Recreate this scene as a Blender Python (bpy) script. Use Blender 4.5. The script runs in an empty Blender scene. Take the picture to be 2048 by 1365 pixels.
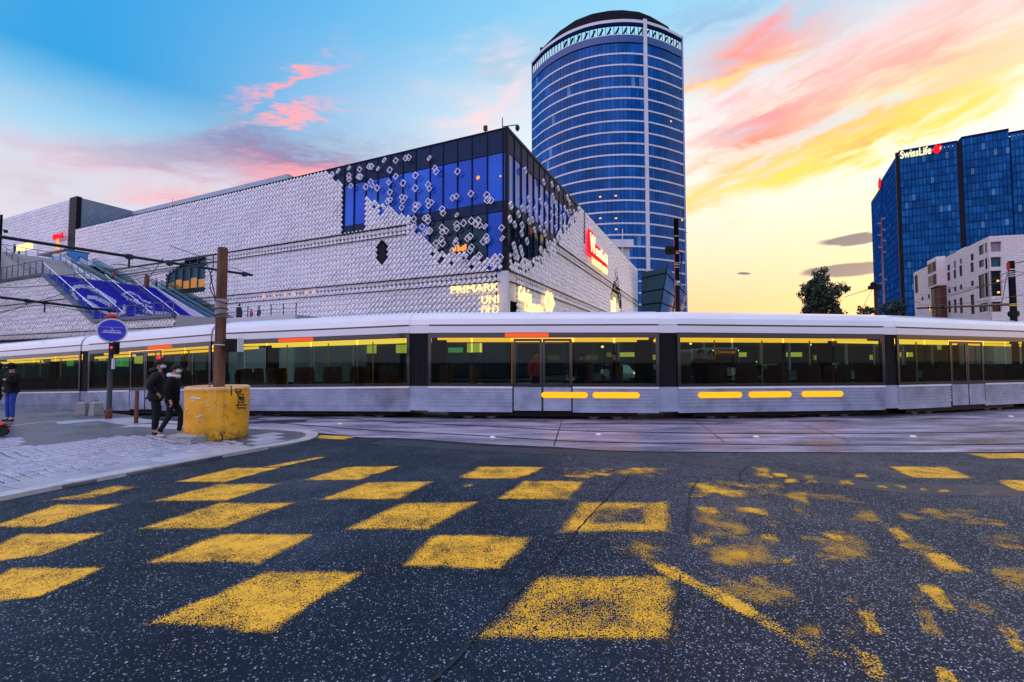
import bpy, bmesh, math, random
import numpy as np
from mathutils import Vector, Matrix
R = math.radians
random.seed(7)
rng = np.random.default_rng(7)
S = bpy.context.scene
COL = S.collection

# ------------------------------------------------------------------ camera
FPX, PIT, HC = 910.0, math.atan(40 / 910), 1.75
cam = bpy.data.cameras.new('camera')
cam.sensor_width = 36.0
cam.lens = FPX / 2048 * 36.0
cam.clip_start, cam.clip_end = 0.05, 6000
co = bpy.data.objects.new('camera', cam)
COL.objects.link(co)
co.location = (0, 0, HC)
co.rotation_euler = (math.pi / 2 + PIT, 0, 0)
S.camera = co
S.render.resolution_x, S.render.resolution_y = 1024, 682

# ------------------------------------------------------------------ colour management
S.view_settings.view_transform = 'Standard'
S.view_settings.look = 'None'
S.view_settings.exposure = 0.16
S.view_settings.gamma = 1.0
S.view_settings.use_curve_mapping = False
S.render.engine = 'CYCLES'
S.cycles.use_denoising = True
S.cycles.max_bounces = 7
S.cycles.transparent_max_bounces = 12
S.cycles.sample_clamp_indirect = 4.0
S.cycles.caustics_reflective = False
S.cycles.caustics_refractive = False

# ------------------------------------------------------------------ node helper
class NT:
    def __init__(s, tree):
        s.t = tree; s.n = tree.nodes; s.l = tree.links
    def new(s, typ, **kw):
        n = s.n.new(typ)
        for k, v in kw.items(): setattr(n, k, v)
        return n
    def put(s, sock, v):
        if v is None: return
        if isinstance(v, bpy.types.NodeSocket): s.l.new(v, sock)
        else:
            if hasattr(sock.default_value, '__len__') and len(sock.default_value) == 4 and len(v) == 3: v = (*v, 1.0)
            sock.default_value = v
    def m(s, op, a, b=None, c=None, clamp=False):
        n = s.new('ShaderNodeMath', operation=op, use_clamp=clamp)
        for i, v in enumerate((a, b, c)):
            if v is not None: s.put(n.inputs[i], v)
        return n.outputs[0]
    def vm(s, op, a, b=None, scale=None):
        n = s.new('ShaderNodeVectorMath', operation=op)
        s.put(n.inputs[0], a)
        if b is not None: s.put(n.inputs[1], b)
        if scale is not None: s.put(n.inputs['Scale'], scale)
        return n.outputs['Value'] if op in ('DOT_PRODUCT', 'LENGTH') else n.outputs[0]
    def ss(s, v, a, b):
        n = s.new('ShaderNodeMapRange', interpolation_type='SMOOTHSTEP')
        s.put(n.inputs['Value'], v); s.put(n.inputs['From Min'], a); s.put(n.inputs['From Max'], b)
        return n.outputs['Result']
    def mix(s, f, a, b, mode='MIX'):
        n = s.new('ShaderNodeMix', data_type='RGBA', blend_type=mode)
        s.put(n.inputs[0], f); s.put(n.inputs[6], a); s.put(n.inputs[7], b)
        return n.outputs[2]
    def ramp(s, f, stops, interp='LINEAR'):
        n = s.new('ShaderNodeValToRGB')
        r = n.color_ramp; r.interpolation = interp
        while len(r.elements) < len(stops): r.elements.new(0.5)
        for e, (p, c) in zip(r.elements, stops):
            e.position = p; e.color = (*c, 1) if len(c) == 3 else c
        s.put(n.inputs[0], f)
        return n.outputs[0]
    def noise(s, vec, scale, detail=4, rough=0.55, dist=0.0, out=0):
        n = s.new('ShaderNodeTexNoise')
        s.put(n.inputs['Vector'], vec)
        n.inputs['Scale'].default_value = scale; n.inputs['Detail'].default_value = detail
        n.inputs['Roughness'].default_value = rough; n.inputs['Distortion'].default_value = dist
        return n.outputs[out]
    def comb(s, x, y, z=0.0):
        n = s.new('ShaderNodeCombineXYZ')
        for i, v in enumerate((x, y, z)): s.put(n.inputs[i], v)
        return n.outputs[0]
    def sep(s, v):
        n = s.new('ShaderNodeSeparateXYZ'); s.put(n.inputs[0], v)
        return n.outputs

# ------------------------------------------------------------------ pixel <-> world helpers (2048 x 1365 photograph)
def ray(x, y):
    a = (x - 1024) / FPX; b = (682.5 - y) / FPX
    c, s = math.cos(PIT), math.sin(PIT)
    return Vector((a, c - b * s, s + b * c))
EYE = Vector((0, 0, HC))
def gnd(x, y, z=0.0):
    d = ray(x, y); return EYE + d * ((z - HC) / d.z)
def at(x, y, Y):
    d = ray(x, y); return EYE + d * (Y / d.y)
def azel(x, y):
    d = ray(x, y); return math.degrees(math.atan2(d.x, d.y)), math.degrees(math.atan2(d.z, math.hypot(d.x, d.y)))

# ------------------------------------------------------------------ sky
SUN_AZ, SUN_EL = 46.0, 5.0
world = bpy.data.worlds.new('World'); S.world = world; world.use_nodes = True
def build_sky():
    T = NT(world.node_tree); T.n.clear()
    d = T.vm('NORMALIZE', T.new('ShaderNodeTexCoord').outputs['Generated'])
    x, y, z = T.sep(d)
    az = T.m('MULTIPLY', T.m('ARCTAN2', x, y), 180 / math.pi)
    el = T.m('MULTIPLY', T.m('ARCSINE', z), 180 / math.pi)
    sd = (math.sin(R(SUN_AZ)) * math.cos(R(SUN_EL)), math.cos(R(SUN_AZ)) * math.cos(R(SUN_EL)), math.sin(R(SUN_EL)))
    g = T.vm('DOT_PRODUCT', d, sd)
    e01 = T.m('DIVIDE', el, 90.0, clamp=True)
    away = T.ramp(e01, [(0.0, (.70, .52, .56)), (.10, (.72, .60, .66)), (.19, (.62, .68, .78)), (.235, (.30, .60, .81)),
                        (.29, (.03, .33, .69)), (.48, (.05, .34, .74)), (1.0, (.16, .40, .78))])
    tow = T.ramp(e01, [(0.0, (1.0, .48, .18)), (.07, (1.0, .60, .28)), (.13, (1.0, .75, .48)), (.22, (1.0, .91, .80)),
                       (.31, (.80, .88, .88)), (.40, (.33, .68, .88)), (.6, (.15, .48, .82)), (1.0, (.16, .40, .78))])
    t = T.ss(g, 0.02, 0.93)
    base = T.mix(t, away, tow)
    # the sky opposite the sunset: pink and lilac, brightened out of view to light the facade
    back = T.m('MULTIPLY', T.ss(g, -0.15, -0.85), T.m('SUBTRACT', 1.0, T.ss(el, 25, 75)))
    base = T.mix(back, base, (1.02, .88, 1.16))
    deck = T.m('MAXIMUM', T.ss(el, 40, 78), T.m('MULTIPLY', T.ss(g, -.2, -.85), T.ss(el, 8, 40)))  # added bright cloud cover overhead and behind the camera, unseen, to lift the light
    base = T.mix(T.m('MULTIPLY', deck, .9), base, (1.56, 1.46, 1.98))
    # streaky noise fields in sky coordinates
    v = T.comb(T.m('MULTIPLY', az, 0.045), T.m('SUBTRACT', T.m('MULTIPLY', el, 0.16), T.m('MULTIPLY', az, 0.02)), 0.0)
    n1 = T.noise(v, 1.6, 7, .6, .6)
    n3 = T.noise(T.vm('MULTIPLY', v, (1.0, 1.6, 1.0)), 7.0, 6, .65, .8)
    v2 = T.vm('ADD', v, (11.3, 4.1, 2.0))
    n2 = T.noise(v2, 2.4, 7, .62, .4)
    # broad thin clouds everywhere
    wp = T.comb(T.m('DIVIDE', x, T.m('ADD', T.m('ABSOLUTE', z), .18)), T.m('DIVIDE', y, T.m('ADD', T.m('ABSOLUTE', z), .18)), 0.0)
    nb = T.noise(wp, 0.9, 6, .6, .3)
    cb = T.m('MULTIPLY', T.ss(nb, .52, .74), T.m('MULTIPLY', T.ss(el, 2, 10), .14))
    col = T.mix(cb, base, T.mix(t, (.72, .58, .74), (1.0, .72, .60)))
    azw = T.m('ADD', az, T.m('MULTIPLY', T.m('SUBTRACT', n1, .5), 16.0))
    elw = T.m('ADD', el, T.m('ADD', T.m('MULTIPLY', T.m('SUBTRACT', n2, .5), 8.0), T.m('MULTIPLY', T.m('SUBTRACT', n3, .5), 2.6)))
    def blob(px, py, ln, th, ang, c, alpha, mod=0.75):
        nonlocal col
        a0, e0 = azel(px, py)
        ca, sa = math.cos(R(ang)), math.sin(R(ang))
        da = T.m('MULTIPLY', T.m('SUBTRACT', azw, a0), math.cos(R(e0)))
        de = T.m('SUBTRACT', elw, e0)
        u = T.m('DIVIDE', T.m('ADD', T.m('MULTIPLY', da, ca), T.m('MULTIPLY', de, sa)), ln)
        w = T.m('DIVIDE', T.m('SUBTRACT', T.m('MULTIPLY', de, ca), T.m('MULTIPLY', da, sa)), th)
        q = T.m('ADD', T.m('MULTIPLY', u, u), T.m('MULTIPLY', w, w))
        f = T.m('EXPONENT', T.m('MULTIPLY', q, -1.0))
        nn = n1 if (int(px) % 2) else n2
        f = T.m('MULTIPLY', f, T.m('ADD', 1.0 - mod, T.m('MULTIPLY', T.ss(nn, .38, .60), mod)))
        f = T.m('MULTIPLY', f, alpha * 1.12, clamp=True)
        col = T.mix(f, col, c)
    # left half
    blob(201, 320, 11, 3.2, 3, (.70, .56, .66), .55)
    blob(250, 345, 6, 1.6, 2, (.92, .52, .56), .45)
    blob(60, 372, 5, 1.2, 4, (.55, .42, .52), .5)
    blob(500, 255, 4, 1.8, -10, (.16, .40, .58), .6)
    blob(601, 318, 12, 2.2, 6, (.24, .21, .40), 1.0, .35)
    blob(410, 345, 9, 1.8, 8, (.36, .33, .48), .7)
    blob(480, 388, 12, 1.6, 10, (.95, .46, .48), .65)
    blob(650, 352, 8, 1.5, 6, (1.0, .36, .38), .9, .4)
    blob(583, 163, 4.6, .55, 38, (1.0, .36, .40), 1.0, .2)
    blob(590, 236, 4.4, .5, 24, (1.0, .38, .42), .9, .2)
    blob(985, 185, 6, 3.4, 22, (1.0, .66, .66), .8)
    blob(1010, 105, 5, 2.0, 10, (.36, .52, .66), .5)
    # right half
    blob(1440, 45, 8, 2.2, -4, (.28, .38, .60), .7)
    blob(1500, 78, 10, 1.6, 6, (.36, .66, .84), .75, .5)
    blob(1690, 50, 9, 1.4, 8, (.48, .76, .88), .6, .5)
    blob(1850, 28, 8, 1.6, 6, (1.0, .52, .52), .75)
    blob(1850, 100, 16, 3.0, 12, (1.0, .46, .38), .85, .5)
    blob(1471, 118, 8, 1.8, 3, (1.0, .24, .22), .95, .4)
    blob(1440, 152, 6, 1.2, 4, (1.0, .72, .16), .8)
    blob(1700, 182, 12, 1.2, 9, (1.0, .50, .34), .7)
    blob(1800, 168, 8, .9, 6, (1.0, .68, .10), .8)
    blob(1700, 222, 7, 1.2, 8, (.58, .84, .90), .8)
    blob(1545, 222, 4.5, 1.6, 4, (1.0, .27, .27), .85, .5)
    blob(1430, 205, 4, 1.4, 8, (1.0, .42, .40), .7)
    blob(1480, 255, 4, 1.0, 2, (.50, .45, .58), .6)
    blob(1531, 266, 4.5, .9, 6, (1.0, .26, .14), .8, .4)
    blob(1641, 302, 16, 1.7, 13, (1.0, .42, .10), .85, .6)
    blob(1780, 262, 10, 1.4, 14, (1.0, .70, .03), .9, .4)
    blob(1600, 332, 15, 1.2, 9, (1.0, .72, .07), .82, .5)
    blob(1620, 160, 5, .7, 10, (1.0, .34, .30), .7, .4)
    blob(1760, 128, 5, .6, 14, (1.0, .40, .34), .7, .4)
    blob(1560, 190, 4, .5, 6, (1.0, .82, .66), .7, .4)
    blob(1650, 262, 5, .5, 12, (.62, .70, .76), .7, .4)
    blob(1440, 325, 5, .6, 8, (1.0, .40, .16), .7, .4)
    blob(1720, 285, 4, .5, 14, (1.0, .36, .10), .7, .3)
    blob(1400, 292, 4, .9, 5, (.95, .42, .36), .6)
    def dark(px, py, ln, th):
        nonlocal col
        a0, e0 = azel(px, py)
        u = T.m('DIVIDE', T.m('SUBTRACT', T.m('ADD', az, T.m('MULTIPLY', T.m('SUBTRACT', n1, .5), 3.0)), a0), ln)
        w = T.m('DIVIDE', T.m('SUBTRACT', T.m('ADD', el, T.m('MULTIPLY', T.m('SUBTRACT', n2, .5), 1.5)), e0), th)
        q = T.m('ADD', T.m('MULTIPLY', u, u), T.m('MULTIPLY', w, w))
        col = T.mix(T.m('MULTIPLY', T.ss(q, 1.2, .6), .95), col, (.13, .12, .175))
    dark(1720, 477, 3.6, .48); dark(1690, 541, 3.9, .62); dark(1490, 545, .8, .13)
    nish = T.new('ShaderNodeTexSky', sky_type='NISHITA', sun_disc=False)
    nish.sun_elevation = R(SUN_EL); nish.sun_rotation = R(SUN_AZ)
    bg1 = T.new('ShaderNodeBackground'); T.put(bg1.inputs[0], nish.outputs[0]); bg1.inputs[1].default_value = 0.015
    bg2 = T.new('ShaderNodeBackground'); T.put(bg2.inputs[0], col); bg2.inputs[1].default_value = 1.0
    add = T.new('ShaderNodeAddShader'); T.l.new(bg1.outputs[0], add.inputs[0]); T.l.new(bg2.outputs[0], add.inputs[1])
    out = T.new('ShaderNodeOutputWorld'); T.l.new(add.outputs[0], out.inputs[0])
build_sky()

sun = bpy.data.lights.new('sun', 'SUN'); sun.energy = 0.8; sun.angle = R(8); sun.color = (1.0, .62, .36)
so = bpy.data.objects.new('sun', sun); COL.objects.link(so)
so.rotation_euler = (R(90 - SUN_EL), 0, R(180 - SUN_AZ))

# ------------------------------------------------------------------ materials
def pbr(name, base, rough=0.6, metal=0.0, spec=0.5, var=None, bump=None, emit=None, estr=1.0, coat=0.0, obj=False, varc=None):
    m = bpy.data.materials.new(name); m.use_nodes = True
    T = NT(m.node_tree); b = T.n['Principled BSDF']
    b.inputs['Base Color'].default_value = (*base, 1); b.inputs['Roughness'].default_value = rough
    b.inputs['Metallic'].default_value = metal; b.inputs['Specular IOR Level'].default_value = spec
    b.inputs['Coat Weight'].default_value = coat
    if emit: b.inputs['Emission Color'].default_value = (*emit, 1); b.inputs['Emission Strength'].default_value = estr
    if var or bump:
        tc = T.new('ShaderNodeTexCoord').outputs['Object'] if obj else T.new('ShaderNodeNewGeometry').outputs['Position']
    if var:
        sc, amt = var
        n = T.noise(tc, sc, 5, .6)
        dk = varc or tuple(c * (1 - amt) for c in base)
        lt = tuple(min(1, c * (1 + amt * .6)) for c in base)
        c = T.ramp(n, [(.3, dk), (.5, base), (.72, lt)])
        T.l.new(c, b.inputs['Base Color'])
        rr = T.m('ADD', rough - .08, T.m('MULTIPLY', n, .16))
        T.l.new(rr, b.inputs['Roughness'])
    if bump:
        sc, st = bump
        n = T.noise(tc, sc, 4, .6)
        bp = T.new('ShaderNodeBump'); bp.inputs['Strength'].default_value = st; bp.inputs['Distance'].default_value = .01
        T.l.new(n, bp.inputs['Height']); T.l.new(bp.outputs[0], b.inputs['Normal'])
    return m
def emis(name, c, s):
    m = bpy.data.materials.new(name); m.use_nodes = True
    T = NT(m.node_tree); T.n.clear()
    e = T.new('ShaderNodeEmission'); e.inputs[0].default_value = (*c, 1); e.inputs[1].default_value = s
    o = T.new('ShaderNodeOutputMaterial'); T.l.new(e.outputs[0], o.inputs[0])
    return m
def tint_glass(name, tint, ref=(.9, .95, 1.0), f0=0.06, rough=0.02):
    m = bpy.data.materials.new(name); m.use_nodes = True
    T = NT(m.node_tree); T.n.clear()
    tr = T.new('ShaderNodeBsdfTransparent'); tr.inputs[0].default_value = (*tint, 1)
    gl = T.new('ShaderNodeBsdfGlossy'); gl.inputs[0].default_value = (*ref, 1); gl.inputs['Roughness'].default_value = rough
    lw = T.new('ShaderNodeLayerWeight'); lw.inputs[0].default_value = .3
    f = T.m('ADD', f0, T.m('MULTIPLY', T.m('POWER', lw.outputs['Facing'], 4.0), .5), clamp=True)
    mx = T.new('ShaderNodeMixShader'); T.l.new(f, mx.inputs[0]); T.l.new(tr.outputs[0], mx.inputs[1]); T.l.new(gl.outputs[0], mx.inputs[2])
    o = T.new('ShaderNodeOutputMaterial'); T.l.new(mx.outputs[0], o.inputs[0])
    return m

def asphalt_nodes(T, dark=(.004, .0105, .020), light=(.74, .77, .84)):
    p = T.new('ShaderNodeNewGeometry').outputs['Position']
    vo = T.new('ShaderNodeTexVoronoi', feature='F1'); T.put(vo.inputs['Vector'], p); vo.inputs['Scale'].default_value = 88
    vb = T.new('ShaderNodeTexVoronoi', feature='F1'); T.put(vb.inputs['Vector'], p); vb.inputs['Scale'].default_value = 52
    cs, cb = T.sep(vo.outputs['Color']), T.sep(vb.outputs['Color'])
    big = T.noise(p, .55, 5, .6)
    mid = T.noise(p, 3.0, 4, .6)
    fin = T.noise(p, 34, 4, .7)
    x = T.sep(p)[0]
    right = T.ss(T.m('ADD', x, T.m('MULTIPLY', T.m('SUBTRACT', mid, .5), .5)), -.2, 1.7)     # older, more worn surface to the right of the crack
    thr = T.m('SUBTRACT', .64, T.m('MULTIPLY', right, .20))
    thr = T.m('SUBTRACT', thr, T.m('MULTIPLY', T.m('SUBTRACT', big, .5), .35))
    thr = T.m('SUBTRACT', thr, T.m('MULTIPLY', T.m('SUBTRACT', fin, .5), .7))
    st = T.m('MULTIPLY', T.ss(cs[0], thr, T.m('ADD', thr, .28)), T.ss(vo.outputs['Distance'], .62, .2))
    sb = T.m('MULTIPLY', T.m('GREATER_THAN', cb[0], .955), T.ss(vb.outputs['Distance'], .42, .3))
    streak = T.noise(T.vm('MULTIPLY', p, (.35, 1.6, 1.0)), 1.1, 5, .6, .5)
    b0 = T.mix(T.ss(big, .35, .7), dark, tuple(c * 2.0 for c in dark))
    b0 = T.mix(T.m('MULTIPLY', right, .6), b0, (.026, .025, .035))
    b0 = T.mix(T.m('MULTIPLY', T.ss(streak, .52, .7), .55), b0, (.004, .006, .012))
    stone = T.mix(T.m('POWER', cs[1], 1.9), tuple(c * .07 for c in light), light)
    c = T.mix(T.m('MULTIPLY', st, T.m('ADD', .62, T.m('MULTIPLY', right, .25))), b0, stone)
    c = T.mix(T.m('MULTIPLY', sb, .55), c, T.mix(cb[1], (.18, .18, .24), light))
    rough = T.m('SUBTRACT', .62, T.m('MULTIPLY', T.ss(big, .42, .7), .24))
    hgt = T.m('ADD', T.m('MULTIPLY', vo.outputs['Distance'], -.6), T.m('MULTIPLY', mid, .3))
    return p, c, rough, hgt, vo, mid, big
def finish(T, c, rough, hgt=None, bstr=.5, bdist=.006, spec=.5):
    b = T.n['Principled BSDF']
    T.put(b.inputs['Base Color'], c); T.put(b.inputs['Roughness'], rough); b.inputs['Specular IOR Level'].default_value = spec
    if hgt is not None:
        bp = T.new('ShaderNodeBump'); bp.inputs['Strength'].default_value = bstr; bp.inputs['Distance'].default_value = bdist
        T.l.new(hgt, bp.inputs['Height']); T.l.new(bp.outputs[0], b.inputs['Normal'])
def mk(name):
    m = bpy.data.materials.new(name); m.use_nodes = True
    return m, NT(m.node_tree)
M = {}
m, T = mk('asphalt'); p, c, r_, h, vo, mid, big = asphalt_nodes(T); finish(T, c, r_, h, spec=.13); M['asphalt'] = m
def paint_mat(name, cover, hollow=0.0, dens=1.0):
    m, T = mk(name)
    p, c, r_, h, vo, mid, big = asphalt_nodes(T)
    uv = T.new('ShaderNodeUVMap').outputs[0]
    u, v, _ = T.sep(uv)
    def edge(q):
        return T.m('MINIMUM', q, T.m('SUBTRACT', 1.0, q))
    ed = T.m('MINIMUM', edge(u), edge(v))
    rnd = T.new('ShaderNodeObjectInfo').outputs['Random']
    off = T.vm('ADD', p, T.comb(T.m('MULTIPLY', rnd, 37), T.m('MULTIPLY', rnd, 19), 0))
    blot = T.noise(off, 2.6, 5, .62)
    fine = T.noise(p, 130, 3, .7)
    k = T.m('ADD', T.m('MULTIPLY', T.ss(ed, 0.0, .12 if cover > .3 else .34), .55), T.m('MULTIPLY', T.m('SUBTRACT', blot, .5), 1.6 if cover > .3 else 3.0))
    k = T.m('ADD', k, T.m('MULTIPLY', T.m('SUBTRACT', fine, .5), 1.5))
    k = T.m('ADD', k, T.m('MULTIPLY', T.m('SUBTRACT', T.sep(vo.outputs['Color'])[2], .5), .5))
    k = T.m('SUBTRACT', k, T.m('MULTIPLY', T.ss(vo.outputs['Distance'], .30, .62), .38))
    if hollow: k = T.m('SUBTRACT', k, T.m('MULTIPLY', T.ss(ed, .20, .34), hollow))
    mask = T.ss(k, .52 - cover, .66 - cover)
    dirt = T.noise(off, 7, 5, .65)
    yc = T.mix(T.ss(dirt, .42, .72), (.96, .47, .006), (.62, .29, .02))
    yc = T.mix(T.m('MULTIPLY', T.ss(fine, .45, .7), .3), yc, (.95, .60, .05))
    mask = T.m('MULTIPLY', mask, T.m('MULTIPLY', T.ss(ed, .0, .02), dens))
    finish(T, yc, .6, h, .4)
    b = T.n['Principled BSDF']; out = T.n['Material Output']
    tr = T.new('ShaderNodeBsdfTransparent'); mx = T.new('ShaderNodeMixShader')
    T.l.new(mask, mx.inputs[0]); T.l.new(tr.outputs[0], mx.inputs[1]); T.l.new(b.outputs[0], mx.inputs[2]); T.l.new(mx.outputs[0], out.inputs[0])
    return m
M['paint'] = paint_mat('yellow_road_paint', .42)
M['paint_worn'] = paint_mat('worn_yellow_road_paint', .26, 0.0, .88)
M['paint_faint'] = paint_mat('faint_yellow_road_paint', .20, 0.0, .5)
M['paint_hollow'] = paint_mat('hollow_yellow_road_paint', .36, .50)
M['paint_half'] = paint_mat('half_worn_yellow_road_paint', .32, .22)
M['paint_line'] = paint_mat('rubbed_yellow_line_paint', .24)
# wet concrete of the tram track; lilac wet highlights put into its paler tones
m, T = mk('track_concrete')
p = T.new('ShaderNodeNewGeometry').outputs['Position']
st = T.vm('MULTIPLY', p, (0.55, 2.4, 1.0))
n1 = T.noise(st, .8, 6, .62, .4); n2 = T.noise(p, 22, 4, .6); n3 = T.noise(p, 140, 2, .6)
c = T.ramp(n1, [(.32, (.05, .036, .055)), (.48, (.19, .155, .22)), (.68, (.47, .41, .53))])
c = T.mix(T.m('MULTIPLY', T.ss(n3, .5, .75), .35), c, (.55, .53, .6))
rg = T.ramp(n1, [(.32, (.16,) * 3), (.5, (.34,) * 3), (.7, (.5,) * 3)])
finish(T, c, rg, T.m('ADD', n2, T.m('MULTIPLY', n3, .5)), .25, .004); M['concrete_wet'] = m
# pavement base
m, T = mk('pavement_asphalt')
p = T.new('ShaderNodeNewGeometry').outputs['Position']
n1 = T.noise(p, .9, 5, .6); n2 = T.noise(p, 90, 3, .7)
c = T.ramp(n1, [(.3, (.035, .036, .05)), (.55, (.09, .09, .115)), (.75, (.17, .17, .2))])
c = T.mix(T.m('MULTIPLY', T.ss(n2, .55, .75), .4), c, (.4, .4, .45))
finish(T, c, T.ramp(n1, [(.3, (.22,) * 3), (.7, (.5,) * 3)]), n2, .3, .005); M['pave_asphalt'] = m
def stone(name, base, rough, sc=6):
    m, T = mk(name)
    p = T.new('ShaderNodeNewGeometry').outputs['Position']
    rnd = T.new('ShaderNodeObjectInfo').outputs['Random']
    n = T.noise(p, sc, 5, .65); f = T.noise(p, 160, 2, .6)
    wet = T.noise(p, .7, 4, .6)
    c = T.ramp(n, [(.25, tuple(v * .5 for v in base)), (.5, base), (.75, tuple(min(1, v * 1.35) for v in base))])
    c = T.mix(.5, c, T.mix(rnd, tuple(v * .65 for v in base), tuple(min(1, v * 1.3) for v in base)))
    c = T.mix(T.m('MULTIPLY', T.ss(f, .5, .7), .25), c, tuple(v * .3 for v in base))
    finish(T, c, T.m('SUBTRACT', rough, T.m('MULTIPLY', T.ss(wet, .4, .65), .25)), T.m('ADD', n, T.m('MULTIPLY', f, .4)), .35, .008)
    return m
M['granite'] = stone('kerb_granite', (.42, .41, .44), .5)
M['slab'] = stone('paving_slab', (.36, .36, .42), .5, 3)
M['sett'] = stone('granite_sett', (.34, .35, .45), .36)
M['rubble'] = stone('broken_concrete', (.33, .32, .33), .8)
M['steel_rail'] = pbr('rail_steel', (.10, .09, .10), .3, .8, var=(3, .5))
M['groove'] = pbr('rail_groove_dirt', (.008, .007, .008), .8)
M['crack'] = pbr('crack_tar', (.004, .004, .005), .6)
M['ground'] = pbr('distant_ground', (.05, .05, .06), .8, var=(.2, .4))
# buildings
M['lat'] = pbr('white_lattice_panel', (.90, .87, .95), .45, var=(.35, .10))
M['back'] = pbr('shade_dark_backing', (.020, .020, .045), .8, spec=.05)  # near-black colour stands in for the shade in the lattice slits
M['backl'] = pbr('grey_cladding', (.55, .53, .60), .5, var=(.5, .1))
M['metal_dark'] = pbr('charcoal_cladding', (.014, .030, .085), .55, .0, .10, var=(.8, .2))
M['frame_dark'] = pbr('dark_window_frame', (.008, .009, .015), .5, spec=.1)
def blue_glass(name, c, rough=.05, spec=.6, emit=None, estr=0, metal=0.0):
    m, T = mk(name); b = T.n['Principled BSDF']
    p = T.new('ShaderNodeNewGeometry').outputs['Position']
    n = T.noise(p, .22, 3, .5)
    col = T.ramp(n, [(.3, tuple(v * .72 for v in c)), (.7, tuple(min(1, v * 1.25) for v in c))])
    T.l.new(col, b.inputs['Base Color']); b.inputs['Roughness'].default_value = rough; b.inputs['Specular IOR Level'].default_value = spec
    b.inputs['Specular Tint'].default_value = (.35, .6, 1.0, 1); b.inputs['Metallic'].default_value = metal
    bp = T.new('ShaderNodeBump'); bp.inputs['Strength'].default_value = .06; bp.inputs['Distance'].default_value = .05
    T.l.new(T.noise(p, .7, 2, .5), bp.inputs['Height']); T.l.new(bp.outputs[0], b.inputs['Normal'])
    if emit: b.inputs['Emission Color'].default_value = (*emit, 1); b.inputs['Emission Strength'].default_value = estr
    return m
M['mall_glass'] = blue_glass('deep_blue_glass', (.004, .060, .52), .06, .5)
M['mall_glass_b'] = blue_glass('mid_blue_glass', (.012, .10, .62), .06, .5)
M['mall_glass_dark'] = blue_glass('dark_green_glass', (.004, .014, .018), .05, .5)
M['shop_glass'] = blue_glass('shopfront_glass', (.010, .020, .022), .08, .4)
TG = [blue_glass('tower_glass_%s' % k, c, .09, .3) for k, c in zip(('deep', 'navy', 'mid', 'pale'),
      ((.005, .075, .31), (.005, .055, .23), (.009, .105, .40), (.10, .26, .55)))]
SG = [blue_glass('office_glass_%s' % k, c, .16, .06) for k, c in zip(('deep', 'navy', 'mid', 'pale'),
      ((.008, .088, .29), (.007, .072, .24), (.013, .115, .34), (.08, .22, .44)))]
M['white_metal'] = pbr('white_tower_band', (.66, .64, .72), .45, var=(.3, .08))
M['visor'] = pbr('dark_roof_visor', (.010, .009, .018), .6, spec=.08)
M['swiss_frame'] = pbr('blue_black_mullion', (.004, .018, .07), .8, spec=.0)
m, T = mk('white_tiled_cladding')
p = T.new('ShaderNodeTexCoord').outputs['Object']; q = T.sep(p)
br = T.new('ShaderNodeTexBrick'); T.put(br.inputs['Vector'], T.comb(T.m('ADD', q[0], q[1]), q[2], 0.0))
br.inputs['Scale'].default_value = 1.0; br.inputs['Brick Width'].default_value = 1.2; br.inputs['Row Height'].default_value = .42
br.inputs['Mortar Size'].default_value = .018; br.inputs['Color1'].default_value = (.78, .69, .70, 1); br.inputs['Color2'].default_value = (.70, .61, .63, 1); br.inputs['Mortar'].default_value = (.30, .26, .28, 1)
c = T.mix(T.m('MULTIPLY', T.noise(p, .8, 4), .3), br.outputs[0], (.60, .53, .55))
finish(T, c, .6); M['white_clad'] = m
M['win_dark'] = blue_glass('apartment_glass', (.018, .020, .030), .2, .03)
M['win_teal'] = blue_glass('apartment_teal_glass', (.03, .085, .12), .2, .05)
M['win_red'] = pbr('rust_red_infill', (.085, .015, .018), .7)
M['win_shut'] = pbr('closed_pale_shutter', (.25, .21, .25), .7, bump=(30, .2))
M['lit_warm'] = emis('lit_window_warm', (1.0, .50, .10), 1.6)
M['sign_warm'] = emis('sign_warm_light', (1.0, .70, .28), 1.7)
M['sign_cream'] = emis('sign_cream_light', (1.0, .82, .45), 1.4)
M['sign_red'] = emis('sign_red_light', (1.0, .012, .03), 1.25)
M['sign_redd'] = pbr('sign_red_panel', (.55, .008, .012), .4, emit=(1, .01, .02), estr=.35)
M['orange_glow'] = emis('orange_lit_opening', (1.0, .30, .05), 1.5)
M['teal_glass'] = blue_glass('teal_glass', (.012, .045, .05), .08, .5)
M['sky_glass'] = blue_glass('pale_blue_glass', (.06, .22, .50), .06, .6)
# stairs
M['stair_blue'] = pbr('blue_painted_step', (.008, .008, .42), .55, var=(.8, .15))
M['stair_grey'] = pbr('pale_stone_step', (.42, .40, .42), .6, var=(.6, .15))
M['print_white'] = pbr('white_print', (.66, .68, .80), .6)
M['rail_teal'] = pbr('grey_blue_railing', (.06, .09, .14), .4, .3)
M['escal'] = pbr('escalator_dark', (.012, .025, .035), .35, spec=.15)
M['escal_side'] = pbr('escalator_white_side', (.62, .62, .70), .4)
M['bal_glass'] = tint_glass('balustrade_glass', (.55, .75, .80), f0=.12)
M['white_rail'] = pbr('white_handrail', (.75, .77, .82), .35)
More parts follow.
